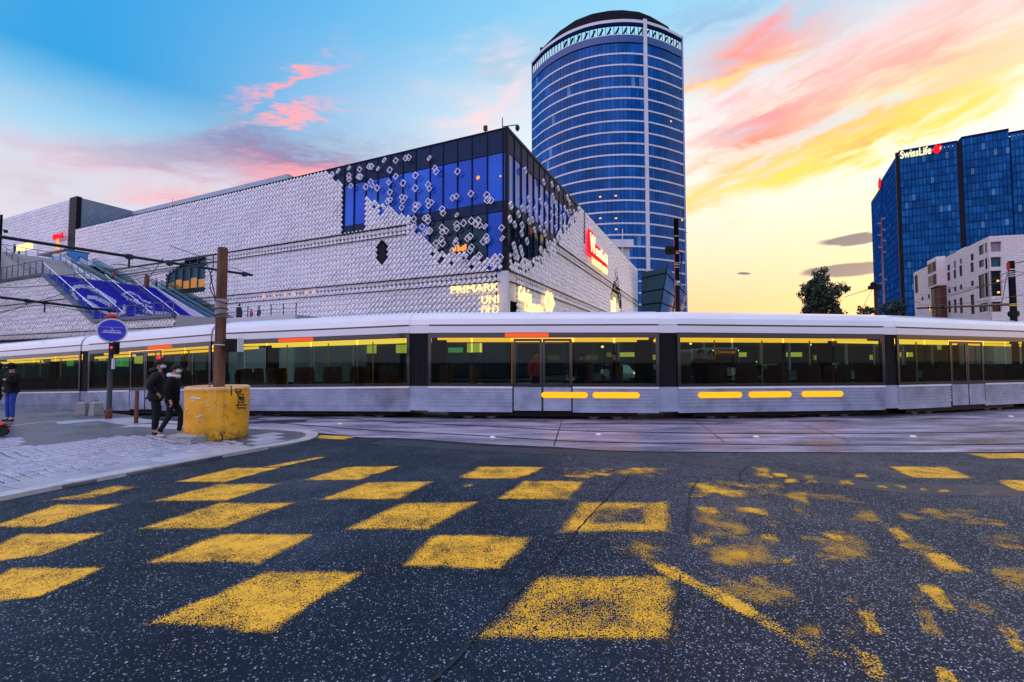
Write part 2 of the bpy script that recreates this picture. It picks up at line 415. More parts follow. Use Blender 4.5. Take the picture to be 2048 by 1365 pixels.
# tram
M['tram_white'] = pbr('tram_white_paint', (.74, .72, .78), .22, coat=.6, var=(.6, .05))
M['tram_silver'] = pbr('tram_silver_skirt', (.34, .40, .56), .26, .5, var=(1.6, .3))
M['tram_dark'] = pbr('tram_black_band', (.010, .011, .015), .2, coat=.5)
M['tram_glass'] = tint_glass('tram_tinted_glass', (.56, .66, .60), f0=.012)
M['tram_in'] = pbr('tram_interior', (.10, .12, .11), .6)
M['tram_ceiling'] = pbr('tram_ceiling', (.22, .24, .22), .6)
M['seat'] = pbr('tram_seat_fabric', (.10, .035, .03), .8)
M['pole_y'] = pbr('yellow_grab_pole', (.70, .42, .02), .35)
M['bellows'] = pbr('rubber_bellows', (.012, .012, .014), .7, spec=.15)
M['strip'] = emis('ceiling_strip_light', (1.0, .44, .03), 2.3)
M['strip2'] = emis('ceiling_strip_light_pale', (1.0, .56, .05), 2.3)
M['marker'] = emis('amber_streak_light', (1.0, .38, .012), 1.45)
M['marker_r'] = emis('red_marker_light', (1.0, .10, .05), 1.0)
M['led'] = emis('red_led_panel', (1.0, .07, .012), 1.5)
# small things
m, T = mk('weathered_yellow_concrete')
p = T.new('ShaderNodeTexCoord').outputs['Object']
n = T.noise(p, 2.2, 6, .65); d = T.noise(p, 7.5, 6, .7, .6); f = T.noise(p, 45, 3, .6); z = T.sep(p)[2]
strk = T.noise(T.vm('MULTIPLY', p, (9, 9, .7)), 1.0, 4, .6)
c = T.ramp(n, [(.3, (.62, .25, .004)), (.55, (.84, .38, .004)), (.75, (.86, .44, .02))])
c = T.mix(T.m('MULTIPLY', T.ss(strk, .52, .72), .45), c, (.55, .20, .01))
c = T.mix(T.m('MULTIPLY', T.ss(d, .56, .70), .9), c, (.16, .09, .015))
c = T.mix(T.m('MULTIPLY', T.ss(T.noise(T.vm('ADD', p, (4, 7, 2)), 5.5, 5, .7, .8), .64, .70), .9), c, (.62, .50, .52))
c = T.mix(T.m('MULTIPLY', T.m('MULTIPLY', T.ss(z, .42, .0), T.ss(d, .36, .58)), .95), c, (.22, .13, .02))
c = T.mix(T.m('MULTIPLY', T.ss(z, 1.06, 1.10), T.m('ADD', .35, T.m('MULTIPLY', T.ss(n, .4, .6), .5))), c, (.72, .46, .32))
c = T.mix(T.ss(f, .70, .76), c, (.03, .02, .01))
finish(T, c, .55, T.m('ADD', d, T.m('MULTIPLY', f, .5)), .5, .012); M['yellow_concrete'] = m
m, T = mk('brown_weathered_wood')
p = T.new('ShaderNodeTexCoord').outputs['Object']
g1 = T.noise(T.vm('MULTIPLY', p, (14, 14, .9)), 1.6, 6, .65, .5); g2 = T.noise(p, 1.3, 4)
c = T.ramp(g1, [(.3, (.030, .010, .005)), (.5, (.105, .036, .014)), (.72, (.19, .075, .03))])
c = T.mix(T.ss(g2, .55, .75), c, (.06, .022, .012))
finish(T, c, .75, g1, .7, .02); M['wood'] = m
M['soil'] = pbr('planter_soil', (.02, .014, .010), .9, bump=(20, .8))
M['black'] = pbr('black_paint', (.006, .006, .007), .45, spec=.15)
M['ink'] = pbr('black_spray_paint', (.003, .003, .003), .5)
M['scratch'] = pbr('pale_scratch', (.72, .55, .48), .6)
M['sticker'] = pbr('pale_sticker', (.55, .58, .70), .5)
M['rust'] = pbr('rusty_steel', (.15, .045, .022), .75, var=(9, .5), obj=True)
M['post_grey'] = pbr('grey_post_paint', (.045, .05, .06), .45, spec=.15, var=(5, .4))
M['sign_blue'] = pbr('sign_blue_sheet', (.003, .010, .60), .35, coat=.3)
M['sign_rim'] = pbr('sign_white_rim', (.62, .63, .68), .4)
M['conc_block'] = pbr('grey_concrete_block', (.28, .27, .27), .8, var=(7, .3), bump=(40, .4))
M['wire'] = pbr('black_cable', (.008, .008, .010), .5)
M['arm'] = pbr('dark_steel_arm', (.016, .024, .034), .4, .3, spec=.15)
M['plastic_clear'] = pbr('clear_wrap', (.22, .16, .18), .25)
M['glint'] = pbr('metal_strap', (.5, .5, .55), .3, .9)
M['tarp_red'] = pbr('red_cloth_bag', (.55, .02, .01), .6, bump=(18, .6))
M['red_dot'] = emis('red_signal_light', (1.0, .02, .03), 3.0)
M['red_big'] = emis('bright_red_signal_light', (1.0, .008, .012), 14.0)
M['green_dot'] = emis('green_signal_light', (.08, 1.0, .35), 3.0)
M['head_l'] = emis('headlight', (1.0, .80, .30), 7.0)
M['tail_l'] = emis('tail_light', (1.0, .03, .015), 4.0)
M['led_txt'] = emis('amber_led_text', (1.0, .22, .02), 2.5)
M['lamp_w'] = emis('street_lamp_glow', (1.0, .66, .18), 6.0)
M['shop_y'] = emis('shop_light_yellow', (1.0, .66, .10), 2.0)
M['shop_g'] = emis('shop_light_green', (.25, .80, .30), 1.0)
M['bark'] = pbr('tree_bark', (.06, .04, .03), .9, bump=(12, .8))
M['leaf'] = pbr('dark_evergreen_leaf', (.022, .040, .026), .6, var=(.9, .5))
M['leaf_b'] = pbr('lighter_evergreen_leaf', (.040, .062, .034), .6, var=(.9, .5))
M['skin'] = pbr('skin', (.50, .27, .19), .5)
M['hair'] = pbr('dark_hair', (.012, .007, .005), .6, spec=.15)
M['puffer'] = pbr('black_puffer_fabric', (.012, .011, .013), .55, spec=.15, bump=(9, .8))
M['coat'] = pbr('black_coat_fabric', (.006, .006, .008), .8, spec=.15, bump=(120, .2))
M['trous'] = pbr('dark_trousers', (.018, .020, .024), .85, spec=.15)
M['jeans'] = pbr('blue_jeans', (.020, .055, .36), .8, bump=(60, .3))
M['scarf'] = pbr('cream_scarf', (.62, .52, .54), .85, bump=(30, .6))
M['mask'] = pbr('pale_face_mask', (.50, .56, .66), .7)
M['shoe_w'] = pbr('white_trainer', (.66, .60, .60), .5)
M['shoe_b'] = pbr('black_shoe', (.010, .010, .011), .5)
M['pinkc'] = pbr('pink_coat', (.40, .05, .10), .8)
M['bus_red'] = pbr('bus_pink_paint', (.40, .30, .34), .4, coat=.4)
M['car_dark'] = pbr('dark_car_paint', (.02, .022, .03), .25, coat=.7)
M['car_white'] = pbr('white_car_paint', (.6, .6, .62), .25, coat=.7)
M['tyre'] = pbr('tyre_rubber', (.012, .012, .012), .8)
M['stud'] = pbr('white_road_stud', (.75, .72, .66), .35)
M['hall'] = pbr('station_wall', (.035, .045, .055), .8)

# ------------------------------------------------------------------ mesh helpers
class MB:
    def __init__(s): s.v = []; s.f = []; s.mi = []
    def add(s, vs, fs, mi=0):
        o = len(s.v); s.v += [tuple(v) for v in vs]
        s.f += [tuple(i + o for i in f) for f in fs]; s.mi += [mi] * len(fs)
        return s
    def box(s, x0, x1, y0, y1, z0, z1, mi=0):
        v = [(x0, y0, z0), (x1, y0, z0), (x1, y1, z0), (x0, y1, z0), (x0, y0, z1), (x1, y0, z1), (x1, y1, z1), (x0, y1, z1)]
        return s.add(v, [(0, 3, 2, 1), (4, 5, 6, 7), (0, 1, 5, 4), (1, 2, 6, 5), (2, 3, 7, 6), (3, 0, 4, 7)], mi)
    def tube(s, pts, r, n=8, mi=0, cap=True):
        pts = [Vector(p) for p in pts]
        rs = r if isinstance(r, (list, tuple)) else [r] * len(pts)
        vs, fs = [], []
        up0 = Vector((0, 0, 1))
        for i, p in enumerate(pts):
            t = (pts[min(i + 1, len(pts) - 1)] - pts[max(i - 1, 0)]).normalized()
            a = t.cross(up0)
            if a.length < 1e-3: a = Vector((1, 0, 0))
            a.normalize(); b = a.cross(t).normalized()
            for k in range(n):
                q = 2 * math.pi * k / n
                vs.append(p + (a * math.cos(q) + b * math.sin(q)) * rs[i])
        for i in range(len(pts) - 1):
            for k in range(n):
                k2 = (k + 1) % n
                fs.append((i * n + k, i * n + k2, (i + 1) * n + k2, (i + 1) * n + k))
        if cap:
            fs.append(tuple(range(n))); fs.append(tuple(reversed(range((len(pts) - 1) * n, len(pts) * n))))
        return s.add(vs, fs, mi)
    def prism(s, poly, y0, y1, mi=0):            # poly in (x,z), extruded along y
        n = len(poly)
        v = [(x, y0, z) for x, z in poly] + [(x, y1, z) for x, z in poly]
        f = [tuple(range(n)), tuple(reversed(range(n, 2 * n)))] + [(i, i + n, (i + 1) % n + n, (i + 1) % n) for i in range(n)]
        return s.add(v, f, mi)
    def slab(s, poly, z0, z1, mi=0):             # poly in (x,y), extruded along z
        n = len(poly)
        v = [(x, y, z0) for x, y in poly] + [(x, y, z1) for x, y in poly]
        f = [tuple(reversed(range(n))), tuple(range(n, 2 * n))] + [(i, (i + 1) % n, (i + 1) % n + n, i + n) for i in range(n)]
        return s.add(v, f, mi)
    def lathe(s, prof, n=24, mi=0, c=(0, 0, 0)):
        vs, fs = [], []
        for r, z in prof:
            for k in range(n):
                q = 2 * math.pi * k / n; vs.append((c[0] + r * math.cos(q), c[1] + r * math.sin(q), c[2] + z))
        for i in range(len(prof) - 1):
            for k in range(n):
                k2 = (k + 1) % n; fs.append((i * n + k, i * n + k2, (i + 1) * n + k2, (i + 1) * n + k))
        fs.append(tuple(reversed(range(n)))); fs.append(tuple(range((len(prof) - 1) * n, len(prof) * n)))
        return s.add(vs, fs, mi)
    def ball(s, c, rx, ry=None, rz=None, n=12, mi=0):
        ry = ry or rx; rz = rz or rx
        vs, fs = [], []
        h = n // 2
        for i in range(h + 1):
            a = math.pi * i / h
            for k in range(n):
                q = 2 * math.pi * k / n
                vs.append((c[0] + rx * math.sin(a) * math.cos(q), c[1] + ry * math.sin(a) * math.sin(q), c[2] + rz * math.cos(a)))
        for i in range(h):
            for k in range(n):
                k2 = (k + 1) % n; fs.append((i * n + k, (i + 1) * n + k, (i + 1) * n + k2, i * n + k2))
        return s.add(vs, fs, mi)
    def mesh(s, name, mats, smooth=False):
        me = bpy.data.meshes.new(name); me.from_pydata(s.v, [], s.f)
        for m_ in (mats if isinstance(mats, (list, tuple)) else [mats]): me.materials.append(m_)
        if any(s.mi): me.polygons.foreach_set('material_index', s.mi)
        if smooth: me.polygons.foreach_set('use_smooth', [True] * len(me.polygons))
        me.update()
        return me
    def build(s, name, mats, parent=None, smooth=False, loc=None, rot=None, bevel=0):
        me = s.mesh(name, mats, smooth)
        o = link(name, me, parent)
        if loc is not None: o.location = loc
        if rot is not None: o.rotation_euler = rot
        if bevel:
            b = o.modifiers.new('bevel', 'BEVEL'); b.width = bevel; b.segments = 2; b.limit_method = 'ANGLE'
        return o
def link(name, data, parent=None):
    o = bpy.data.objects.new(name, data); COL.objects.link(o)
    if parent is not None: o.parent = parent
    return o
def tag(o, label=None, cat=None, group=None, kind=None):
    if label: o['label'] = label
    if cat: o['category'] = cat
    if group: o['group'] = group
    if kind: o['kind'] = kind
    return o
def thing(name, label, cat, loc=(0, 0, 0), rz=0.0, group=None):
    o = link(name, None); o.location = loc; o.rotation_euler = (0, 0, rz)
    return tag(o, label, cat, group)
def kids(o): return [c for c in COL.objects if c.parent is o]
CH = {}
def copy_tree(o, parent=None):
    c = o.copy(); COL.objects.link(c); c.parent = parent
    for ch in list(o.children): copy_tree(ch, c)
    return c
def text(body, size, mat, parent, loc, rot=(math.pi / 2, 0, 0), extrude=.05, shear=0.0, align='LEFT', name='lettering', sx=1.0, off=0.0):
    cu = bpy.data.curves.new(name, 'FONT'); cu.body = body; cu.size = size; cu.extrude = extrude; cu.shear = shear
    cu.align_x = align; cu.offset = off; cu.resolution_u = 3
    cu.materials.append(mat)
    tmp = bpy.data.objects.new('tmp_lettering', cu)
    me = bpy.data.meshes.new_from_object(tmp); me.name = name
    if not me.materials: me.materials.append(mat)
    bpy.data.objects.remove(tmp); bpy.data.curves.remove(cu)
    o = link(name, me, parent); o.location = loc; o.rotation_euler = rot; o.scale = (sx, 1, 1)
    return o
def interp(x, pts):
    xs = [p[0] for p in pts]; ys = [p[1] for p in pts]
    return float(np.interp(x, xs, ys))
def smooth(a, b, x):
    t = min(1, max(0, (x - a) / (b - a))); return t * t * (3 - 2 * t)
def bez(pts, n):
    """Catmull-Rom through pts, n samples in all"""
    P = [Vector(p) for p in pts]; P = [P[0] * 2 - P[1]] + P + [P[-1] * 2 - P[-2]]
    out = []
    seg = len(P) - 3
    for i in range(n):
        t = i / (n - 1) * seg; k = min(int(t), seg - 1); t -= k
        a, b, c, d = P[k:k + 4]
        out.append(.5 * ((2 * b) + (c - a) * t + (2 * a - 5 * b + 4 * c - d) * t * t + (3 * b - a - 3 * c + d) * t ** 3))
    return out

# ------------------------------------------------------------------ frames: local x to the right along a face, y into it, z up
class Frame:
    def __init__(s, O, ang):
        s.O = Vector(O); s.a = ang
        s.ex = Vector((math.cos(ang), math.sin(ang), 0)); s.ey = Vector((-math.sin(ang), math.cos(ang), 0))
    def hit(s, px, py, y=0.0):
        d = ray(px, py); P = s.O + s.ey * y
        t = (P - EYE).dot(s.ey) / d.dot(s.ey); q = EYE + d * t
        return (q - P).dot(s.ex), q.z - s.O.z
    def hitz(s, px, py, z):
        q = gnd(px, py, z) - s.O
        return q.dot(s.ex), q.dot(s.ey)
    def world(s, x, y, z): return s.O + s.ex * x + s.ey * y + Vector((0, 0, z))
    def px(s, x, y, z):
        p = s.world(x, y, z) - EYE
        c, si = math.cos(PIT), math.sin(PIT)
        dd = p.y * c + p.z * si
        return 1024 + FPX * p.x / dd, 682.5 - FPX * (-p.y * si + p.z * c) / dd

# ================================================================== GROUND
PATH = [(-33, 24.3, -.95), (-23, 20.5, -.65), (-13.3, 16.7, -.29), (-8.1, 14.9, -.08), (-4.8, 14.0, 0), (1.1, 13.5, 0), (5.6, 13.5, 0), (10.4, 14.0, 0), (18.6, 16.5, 0), (28, 20.5, 0)]
def path_y(X): return interp(X, [(p[0], p[1]) for p in PATH])
def hgt(X, Y):
    zx = interp(X, [(p[0], p[2]) for p in PATH])
    return zx * smooth(path_y(X) - 2.2, path_y(X) - .6, Y)
def grid_sheet(name, xs, ys, zoff, mat, parent=None, keep=None):
    b = MB(); nx, ny = len(xs), len(ys)
    b.v = [(x, y, hgt(x, y) + zoff) for y in ys for x in xs]
    b.f = [(j * nx + i, j * nx + i + 1, (j + 1) * nx + i + 1, (j + 1) * nx + i) for j in range(ny - 1) for i in range(nx - 1)]
    b.mi = [0] * len(b.f)
    return b.build(name, mat, parent)
far = sorted(set([-3000, -900, -300, -120, -60] + list(np.arange(-40, 41, 2.0)) + [60, 120, 300, 900, 3000]))
fary = sorted(set([-400, -100, -30, -8, 0, 8] + list(np.arange(10, 31, 1.0)) + [40, 60, 100, 200, 500, 1200, 4000]))
tag(grid_sheet('ground', far, fary, -.02, M['ground']), kind='structure')
road = grid_sheet('road', list(np.arange(-46, 47, 2.0)), list(np.arange(-12, 33, 1.0)), 0.0, M['asphalt'])
tag(road, kind='structure')

# the concrete tram bed
EDGE = [(-14, 15.2), (-10, 13.6), (-6.5, 11.9), (-4.3, 10.95), (-3.5, 10.5), (-2.4, 10.34), (-.69, 9.7), (.98, 9.28), (2.24, 8.9), (6, 8.78), (9.96, 8.85), (14, 9.5), (20, 11.6), (27, 14.6), (36, 18.5)]
ep = bez([(x, y, 0) for x, y in EDGE], 120)
def strip(pts, w0, w1, zoff, name, mat, parent, jit=0):
    """flat ribbon whose two edges lie w0 and w1 to the left of the line"""
    b = MB(); n = len(pts)
    for k in range(n):
        t = (pts[min(k + 1, n - 1)] - pts[max(k - 1, 0)]); t.z = 0; t.normalize()
        nrm = Vector((-t.y, t.x, 0))
        for w in (w0, w1):
            q = pts[k] + nrm * (w + (random.uniform(-jit, jit) if jit else 0)); b.v.append((q.x, q.y, hgt(q.x, q.y) + zoff))
    b.f = [(2 * k, 2 * k + 2, 2 * k + 3, 2 * k + 1) for k in range(n - 1)]
    b.f = [tuple(reversed(f)) for f in b.f] if False else b.f
    b.mi = [0] * len(b.f)
    return b.build(name, mat, parent)
bb = MB(); NW = 14
for k in range(len(ep)):
    for j in range(NW):
        q = ep[k] + Vector((0, 10.5 * j / (NW - 1), 0)); bb.v.append((q.x, q.y, hgt(q.x, q.y) + .004))
bb.f = [(k * NW + j, (k + 1) * NW + j, (k + 1) * NW + j + 1, k * NW + j + 1) for k in range(len(ep) - 1) for j in range(NW - 1)]
bb.mi = [0] * len(bb.f)
bed = tag(bb.build('tram_track_bed', M['concrete_wet']), kind='structure')
strip(ep, -.03, .015, .008, 'joint', M['crack'], bed, .006)
near = [(-9.5, 14.3), (-7.4, 13.35), (-3.85, 11.7), (-1.12, 10.86), (1.06, 10.08), (2.97, 9.77), (6.45, 9.54), (10.9, 9.71), (15, 10.5), (21, 12.8), (30, 16.5)]
rp = bez([(x, y, 0) for x, y in near], 90)
tp = bez([(p[0], p[1], 0) for p in PATH], 90)
for i_, (line, w) in enumerate(((rp, 0), (rp, 1.5), (tp, .55), (tp, 2.0))):
    strip(line, w - .05, w + .05, .008 + .0007 * i_, 'rail_groove', M['groove'], bed, .004)
    strip(line, w - .02, w + .028, .0125 + .0007 * i_, 'rail', M['steel_rail'], bed)
for a, b_, wd in (((1125, 838), (1108, 893), .012), ((1385, 838), (1450, 886), .008), ((1575, 840), (1700, 884), .007), ((700, 873), (560, 842), .008)):
    A0, B0 = gnd(*a), gnd(*b_)
    strip([A0.lerp(B0, k / 12) for k in range(13)], -wd, wd, .0125, 'crack', M['crack'], bed, .004)
# cracks in the asphalt
for pl, wd in (([(1262, 948), (1189, 1025), (1144, 1075), (1089, 1140), (1024, 1195), (930, 1300), (860, 1372)], .020),
               ([(1396, 962), (1380, 990), (1376, 1062)], .022), ([(1361, 1152), (1354, 1210), (1338, 1292), (1340, 1368)], .013),
               ([(1500, 930), (1478, 950), (1490, 972)], .02)):
    strip(bez([gnd(*p) for p in pl], 60), -wd * .5, wd * .5, .0095, 'crack', M['crack'], road, wd * .45)

# yellow chequered crossing paint: one flat marking each, child of the road
QUADS = [
 ('paint', (470, 935), (567, 935), (450, 966.5), (340, 966)), ('paint', (692, 933.5), (810, 932), (720, 962.5), (590, 963.5)),
 ('paint', (955, 933), (1102, 934), (1040, 960), (901, 959)), ('paint_worn', (1135, 935), (1353, 932), (1337, 956), (1095, 959)),
 ('paint', (435, 967.5), (574, 966), (452, 1005.5), (295, 1005)), ('paint', (732, 964), (874, 963), (800, 1002), (627, 1002)),
 ('paint', (1045, 962), (1177, 962), (1144, 1001.5), (986, 1001)), ('paint_worn', (1352, 962), (1502, 961), (1513, 997), (1372, 996)),
 ('paint_worn', (240, 970), (309, 969), (165, 1005), (74, 1006)), ('paint', (115, 1008), (262, 1007), (80, 1058), (-34, 1058)),
 ('paint', (440, 1006), (602, 1005), (440, 1062), (258, 1062)), ('paint', (805, 1005), (962, 1004), (862, 1063), (680, 1063)),
 ('paint_hollow', (1154, 1004), (1342, 1003), (1347, 1067), (1108, 1069)), ('paint', (40, 1066), (224, 1065), (85, 1114), (-120, 1140)),
 ('paint', (437, 1066), (647, 1067), (525, 1131), (273, 1130)), ('paint', (868, 1067), (1079, 1072), (1010, 1144), (789, 1136)),
 ('paint', (20, 1134), (224, 1134), (85, 1195), (-150, 1232)), ('paint', (535, 1139), (738, 1142), (545, 1272), (268, 1255)),
 ('paint_half', (1068, 1149), (1360, 1147), (1368, 1295), (918, 1286)), ('paint', (1770, 933), (1896, 934), (1957, 959), (1823, 959)),
 ('paint', (1926, 908), (2090, 907), (2112, 918), (1975, 919)), ('paint', (1984, 960), (2090, 961), (2124, 986), (2035, 985)),
 ('paint_worn', (1502, 934), (1541, 935), (1547, 958), (1511, 959)), ('paint_line', (1186, 1074), (1236, 1073), (1812, 1372), (1738, 1376)),
 ('paint_worn', (1755, 1046), (1794, 1048), (1866, 1104), (1810, 1102)), ('paint_worn', (1838, 1103), (1884, 1104), (1956, 1150), (1874, 1152)),
 ('paint_worn', (1818, 1156), (1866, 1158), (1950, 1248), (1898, 1248)), ('paint_worn', (1970, 1238), (2014, 1240), (2090, 1325), (2034, 1325)),
 ('paint_faint', (1762, 1012), (1900, 1016), (1930, 1052), (1796, 1044)), ('paint_faint', (1896, 1064), (2060, 1070), (2080, 1112), (1950, 1090)),
 ('paint_worn', (1862, 1325), (1900, 1328), (1940, 1380), (1868, 1380)), ('paint_worn', (1706, 1205), (1750, 1205), (1774, 1284), (1732, 1292)),
 ('paint_faint', (1385, 1010), (1500, 1010), (1530, 1100), (1380, 1100)), ('paint_faint', (1385, 1080), (1560, 1078), (1600, 1140), (1385, 1150)),
 ('paint_worn', (1378, 1012), (1440, 1012), (1450, 1030), (1378, 1034)), ('paint_worn', (1376, 1066), (1430, 1066), (1436, 1092), (1376, 1096)),
 ('paint_worn', (1520, 1038), (1575, 1042), (1580, 1062), (1535, 1060)), ('paint_worn', (1510, 1066), (1556, 1068), (1562, 1086), (1520, 1084)),
 ('paint_worn', (1640, 1066), (1690, 1070), (1700, 1088), (1655, 1086)), ('paint_worn', (1545, 1112), (1590, 1116), (1606, 1136), (1562, 1134)),
 ('paint_worn', (1430, 1100), (1500, 1104), (1506, 1124), (1440, 1124)), ('paint_faint', (1560, 975), (1620, 975), (1640, 1035), (1590, 1035)),
 ('paint_faint', (1670, 1010), (1760, 1012), (1780, 1050), (1700, 1048)), ('paint_faint', (1900, 1030), (2010, 1034), (2040, 1056), (1930, 1054)),
 ('paint_faint', (1650, 1180), (1720, 1184), (1760, 1290), (1690, 1290)), ('paint_faint', (1800, 1170), (1850, 1172), (1900, 1300), (1850, 1300)),
 ('paint_faint', (1400, 1140), (1560, 1140), (1620, 1230), (1440, 1230)), ('paint_faint', (1590, 1060), (1720, 1060), (1780, 1140), (1640, 1140)),
 ('paint_worn', (1460, 1010), (1530, 1016), (1540, 1034), (1470, 1030)), ('paint_worn', (1690, 1290), (1760, 1300), (1790, 1368), (1740, 1368)),
 ('paint_faint', (1960, 1130), (2060, 1134), (2100, 1200), (2000, 1200)), ('paint_faint', (1480, 960), (1560, 962), (1590, 1000), (1500, 1000)),
 ('paint_faint', (1780, 1080), (1880, 1084), (1930, 1150), (1830, 1150)), ('paint_faint', (1880, 1180), (1980, 1186), (2040, 1270), (1940, 1270)), ('paint_faint', (1560, 1240), (1640, 1244), (1700, 1340), (1610, 1340)),
 ('paint_faint', (1820, 1010), (1960, 1016), (2000, 1050), (1850, 1046)), ('paint_faint', (1600, 985), (1700, 987), (1730, 1010), (1630, 1008)), ('paint_faint', (1230, 1072), (1330, 1072), (1400, 1120), (1290, 1120)),
 ('paint', (640, 871), (722, 874), (690, 880.5), (606, 876)), ('paint', (655, 915), (640, 914), (520, 936), (545, 938)),
 ('paint_worn', (920, 969), (950, 968), (948, 977), (920, 977)),
]
for k, (px, py) in enumerate([(1558, 952), (1616, 955), (1624, 963), (1690, 966), (1764, 974), (1800, 974), (1850, 980), (1886, 982), (1968, 988), (1582, 962), (1720, 951)]):
    QUADS.append(('paint_worn', (px - 18, py - 5), (px + 14, py - 5), (px + 20, py + 5), (px - 12, py + 5)))
def marking(mat, tl, tr, br, bl, n=6):
    P = [gnd(*q) for q in (bl, br, tr, tl)]
    b = MB(); uv = []
    for j in range(n + 1):
        for i in range(n + 1):
            u, v = i / n, j / n
            q = (P[0] * (1 - u) + P[1] * u) * (1 - v) + (P[3] * (1 - u) + P[2] * u) * v
            b.v.append((q.x, q.y, .0035 + .0004 * MK[0])); uv.append((u, v))
    b.f = [(j * (n + 1) + i, j * (n + 1) + i + 1, (j + 1) * (n + 1) + i + 1, (j + 1) * (n + 1) + i) for j in range(n) for i in range(n)]
    b.mi = [0] * len(b.f)
    me = b.mesh('painted_marking', M[mat])
    L = me.uv_layers.new(name='uv')
    for lp in me.loops: L.data[lp.index].uv = uv[lp.vertex_index]
    return link('painted_marking', me, road)
MK = [0]
for q in QUADS:
    marking(*q); MK[0] = (MK[0] + 1) % 13
# dark asphalt repair strip alongside the tram bed
m, T = mk('fresh_asphalt'); p, c, r_, h, vo, mid, big = asphalt_nodes(T, (.008, .010, .016), (.13, .14, .18)); finish(T, c, T.m('SUBTRACT', r_, .08), h, .35); M['fresh'] = m
strip(bez([gnd(*p) for p in [(740, 888), (980, 903), (1250, 916), (1450, 935), (1600, 960), (1800, 985), (2048, 992), (2200, 990)]], 60), -.02, .5, .0018, 'repair_strip', M['fresh'], road, .01)
# loose chips and specks on the road
b = MB()
for _ in range(160):
    q = gnd(random.uniform(-100, 2150), 900 + 480 * random.random() ** .8)
    r = random.uniform(.003, .008) * (1 + .05 * q.y); a = random.uniform(0, 6.28)
    pts = [(q.x + r * math.cos(a + k * 1.26) * random.uniform(.5, 1.2), q.y + r * math.sin(a + k * 1.26) * random.uniform(.5, 1.2)) for k in range(5)]
    b.slab(pts, .003, .003 + r * .35)
tag(b.build('grit', M['granite']), 'small pale stone chips scattered over the asphalt', kind='stuff')

# ------------------------------------------------------------------ pavement corner
KERB = [(-8.4, -.6), (-7.25, 2.6), (-6.75, 4.6), (-6.39, 5.77), (-6.04, 6.63), (-5.57, 7.62), (-4.98, 8.85), (-4.6, 9.4), (-4.38, 10.02), (-4.5, 10.68), (-4.8, 11.1), (-5.3, 11.4), (-6.6, 11.75), (-9.13, 12.79), (-10.6, 13.35), (-12.5, 14.7), (-15.76, 15.9), (-20, 16.2), (-34, 17.4)]
kp = bez([(x, y, 0) for x, y in KERB], 361)
poly = [(p.x, p.y) for p in kp[::3]] + [(-34, -.6)]
cum = [0.0]
for a, b_ in zip(kp, kp[1:]): cum.append(cum[-1] + (b_ - a).length)
def kpos(u, v):
    k = min(int(np.searchsorted(cum, u, side='right')) - 1, len(kp) - 2); k = max(k, 0)
    t = (kp[k + 1] - kp[k]); f = (u - cum[k]) / max(1e-6, t.length); t2 = (kp[min(k + 3, len(kp) - 1)] - kp[max(0, k - 3)]).normalized()
    q = kp[k].lerp(kp[k + 1], f) + Vector((-t2.y, t2.x, 0)) * v
    return q
b = MB(); b.slab(poly, -.9, .040); pave = tag(b.build('pavement', M['pave_asphalt']), kind='structure')
def piece(us, vs, z, mat, name, gap=.006):
    q = [kpos(us[0] + gap, vs[0] + gap), kpos(us[1] - gap, vs[0] + gap), kpos(us[1] - gap, vs[1] - gap), kpos(us[0] + gap, vs[1] - gap)]
    c = sum(q, Vector()) / 4
    b = MB(); b.slab([((p - c).x, (p - c).y) for p in q], -.2, z)
    return b.build(name, mat, pave, loc=(c.x, c.y, 0), bevel=.006)
def uof(x, y): return cum[min(range(len(kp)), key=lambda k: (kp[k].x - x) ** 2 + (kp[k].y - y) ** 2)]
uS, uT, uE = uof(-7.25, 2.6), uof(-4.75, 9.2), uof(-9.13, 12.79)
u = uS
while u < uE:
    w = 1.0 if u < uT - 1 or u > uT + 3.5 else .45
    piece((u, u + w), (0, .26), .062 + random.uniform(-.002, .003), M['granite'], 'kerb_stone', .005); u += w
u = uS
while u < uT - .4:
    w = random.choice((.62, .78, .92)); piece((u, u + w), (.27, .78), .056 + random.uniform(-.003, .003), M['slab'], 'paving_slab', .007); u += w
# granite setts in slightly curved courses
def pixel(x, y, z=.05):
    p = Vector((x, y, z)) - EYE; c, s = math.cos(PIT), math.sin(PIT); dd = p.y * c + p.z * s
    return (1024 + FPX * p.x / dd, 682.5 - FPX * (-p.y * s + p.z * c) / dd) if dd > .2 else (0, 5000)
TOPL = [(-2000, 880), (0, 877), (300, 871), (380, 884), (505, 879), (560, 884), (620, 890)]
setts = []
u = uS - 1.0; row = 0
while u < uT - .25:
    v = .80 + (row % 2) * .085
    while v < 6.2:
        wob = .05 * math.sin(v * 2.4 + u * .5)
        q = kpos(u + wob, v); px, py = pixel(q.x, q.y)
        if -260 < px < 1000 and py > interp(px, TOPL) and py < 1300:
            patch = 45 < px < 300 and 868 < py < 892 and (py - 880 + (px - 170) * .03) ** 2 < 90 and v > 4.2
            q2 = kpos(u + .05 * math.sin((v + .05) * 2.4 + u * .5), v + .05)
            if not patch: setts.append((q.x, q.y, math.atan2((q2 - q).y, (q2 - q).x), math.hypot(q.x, q.y)))
        v += .172
    u += .128; row += 1
setts.sort(key=lambda t: t[3])
smesh = []
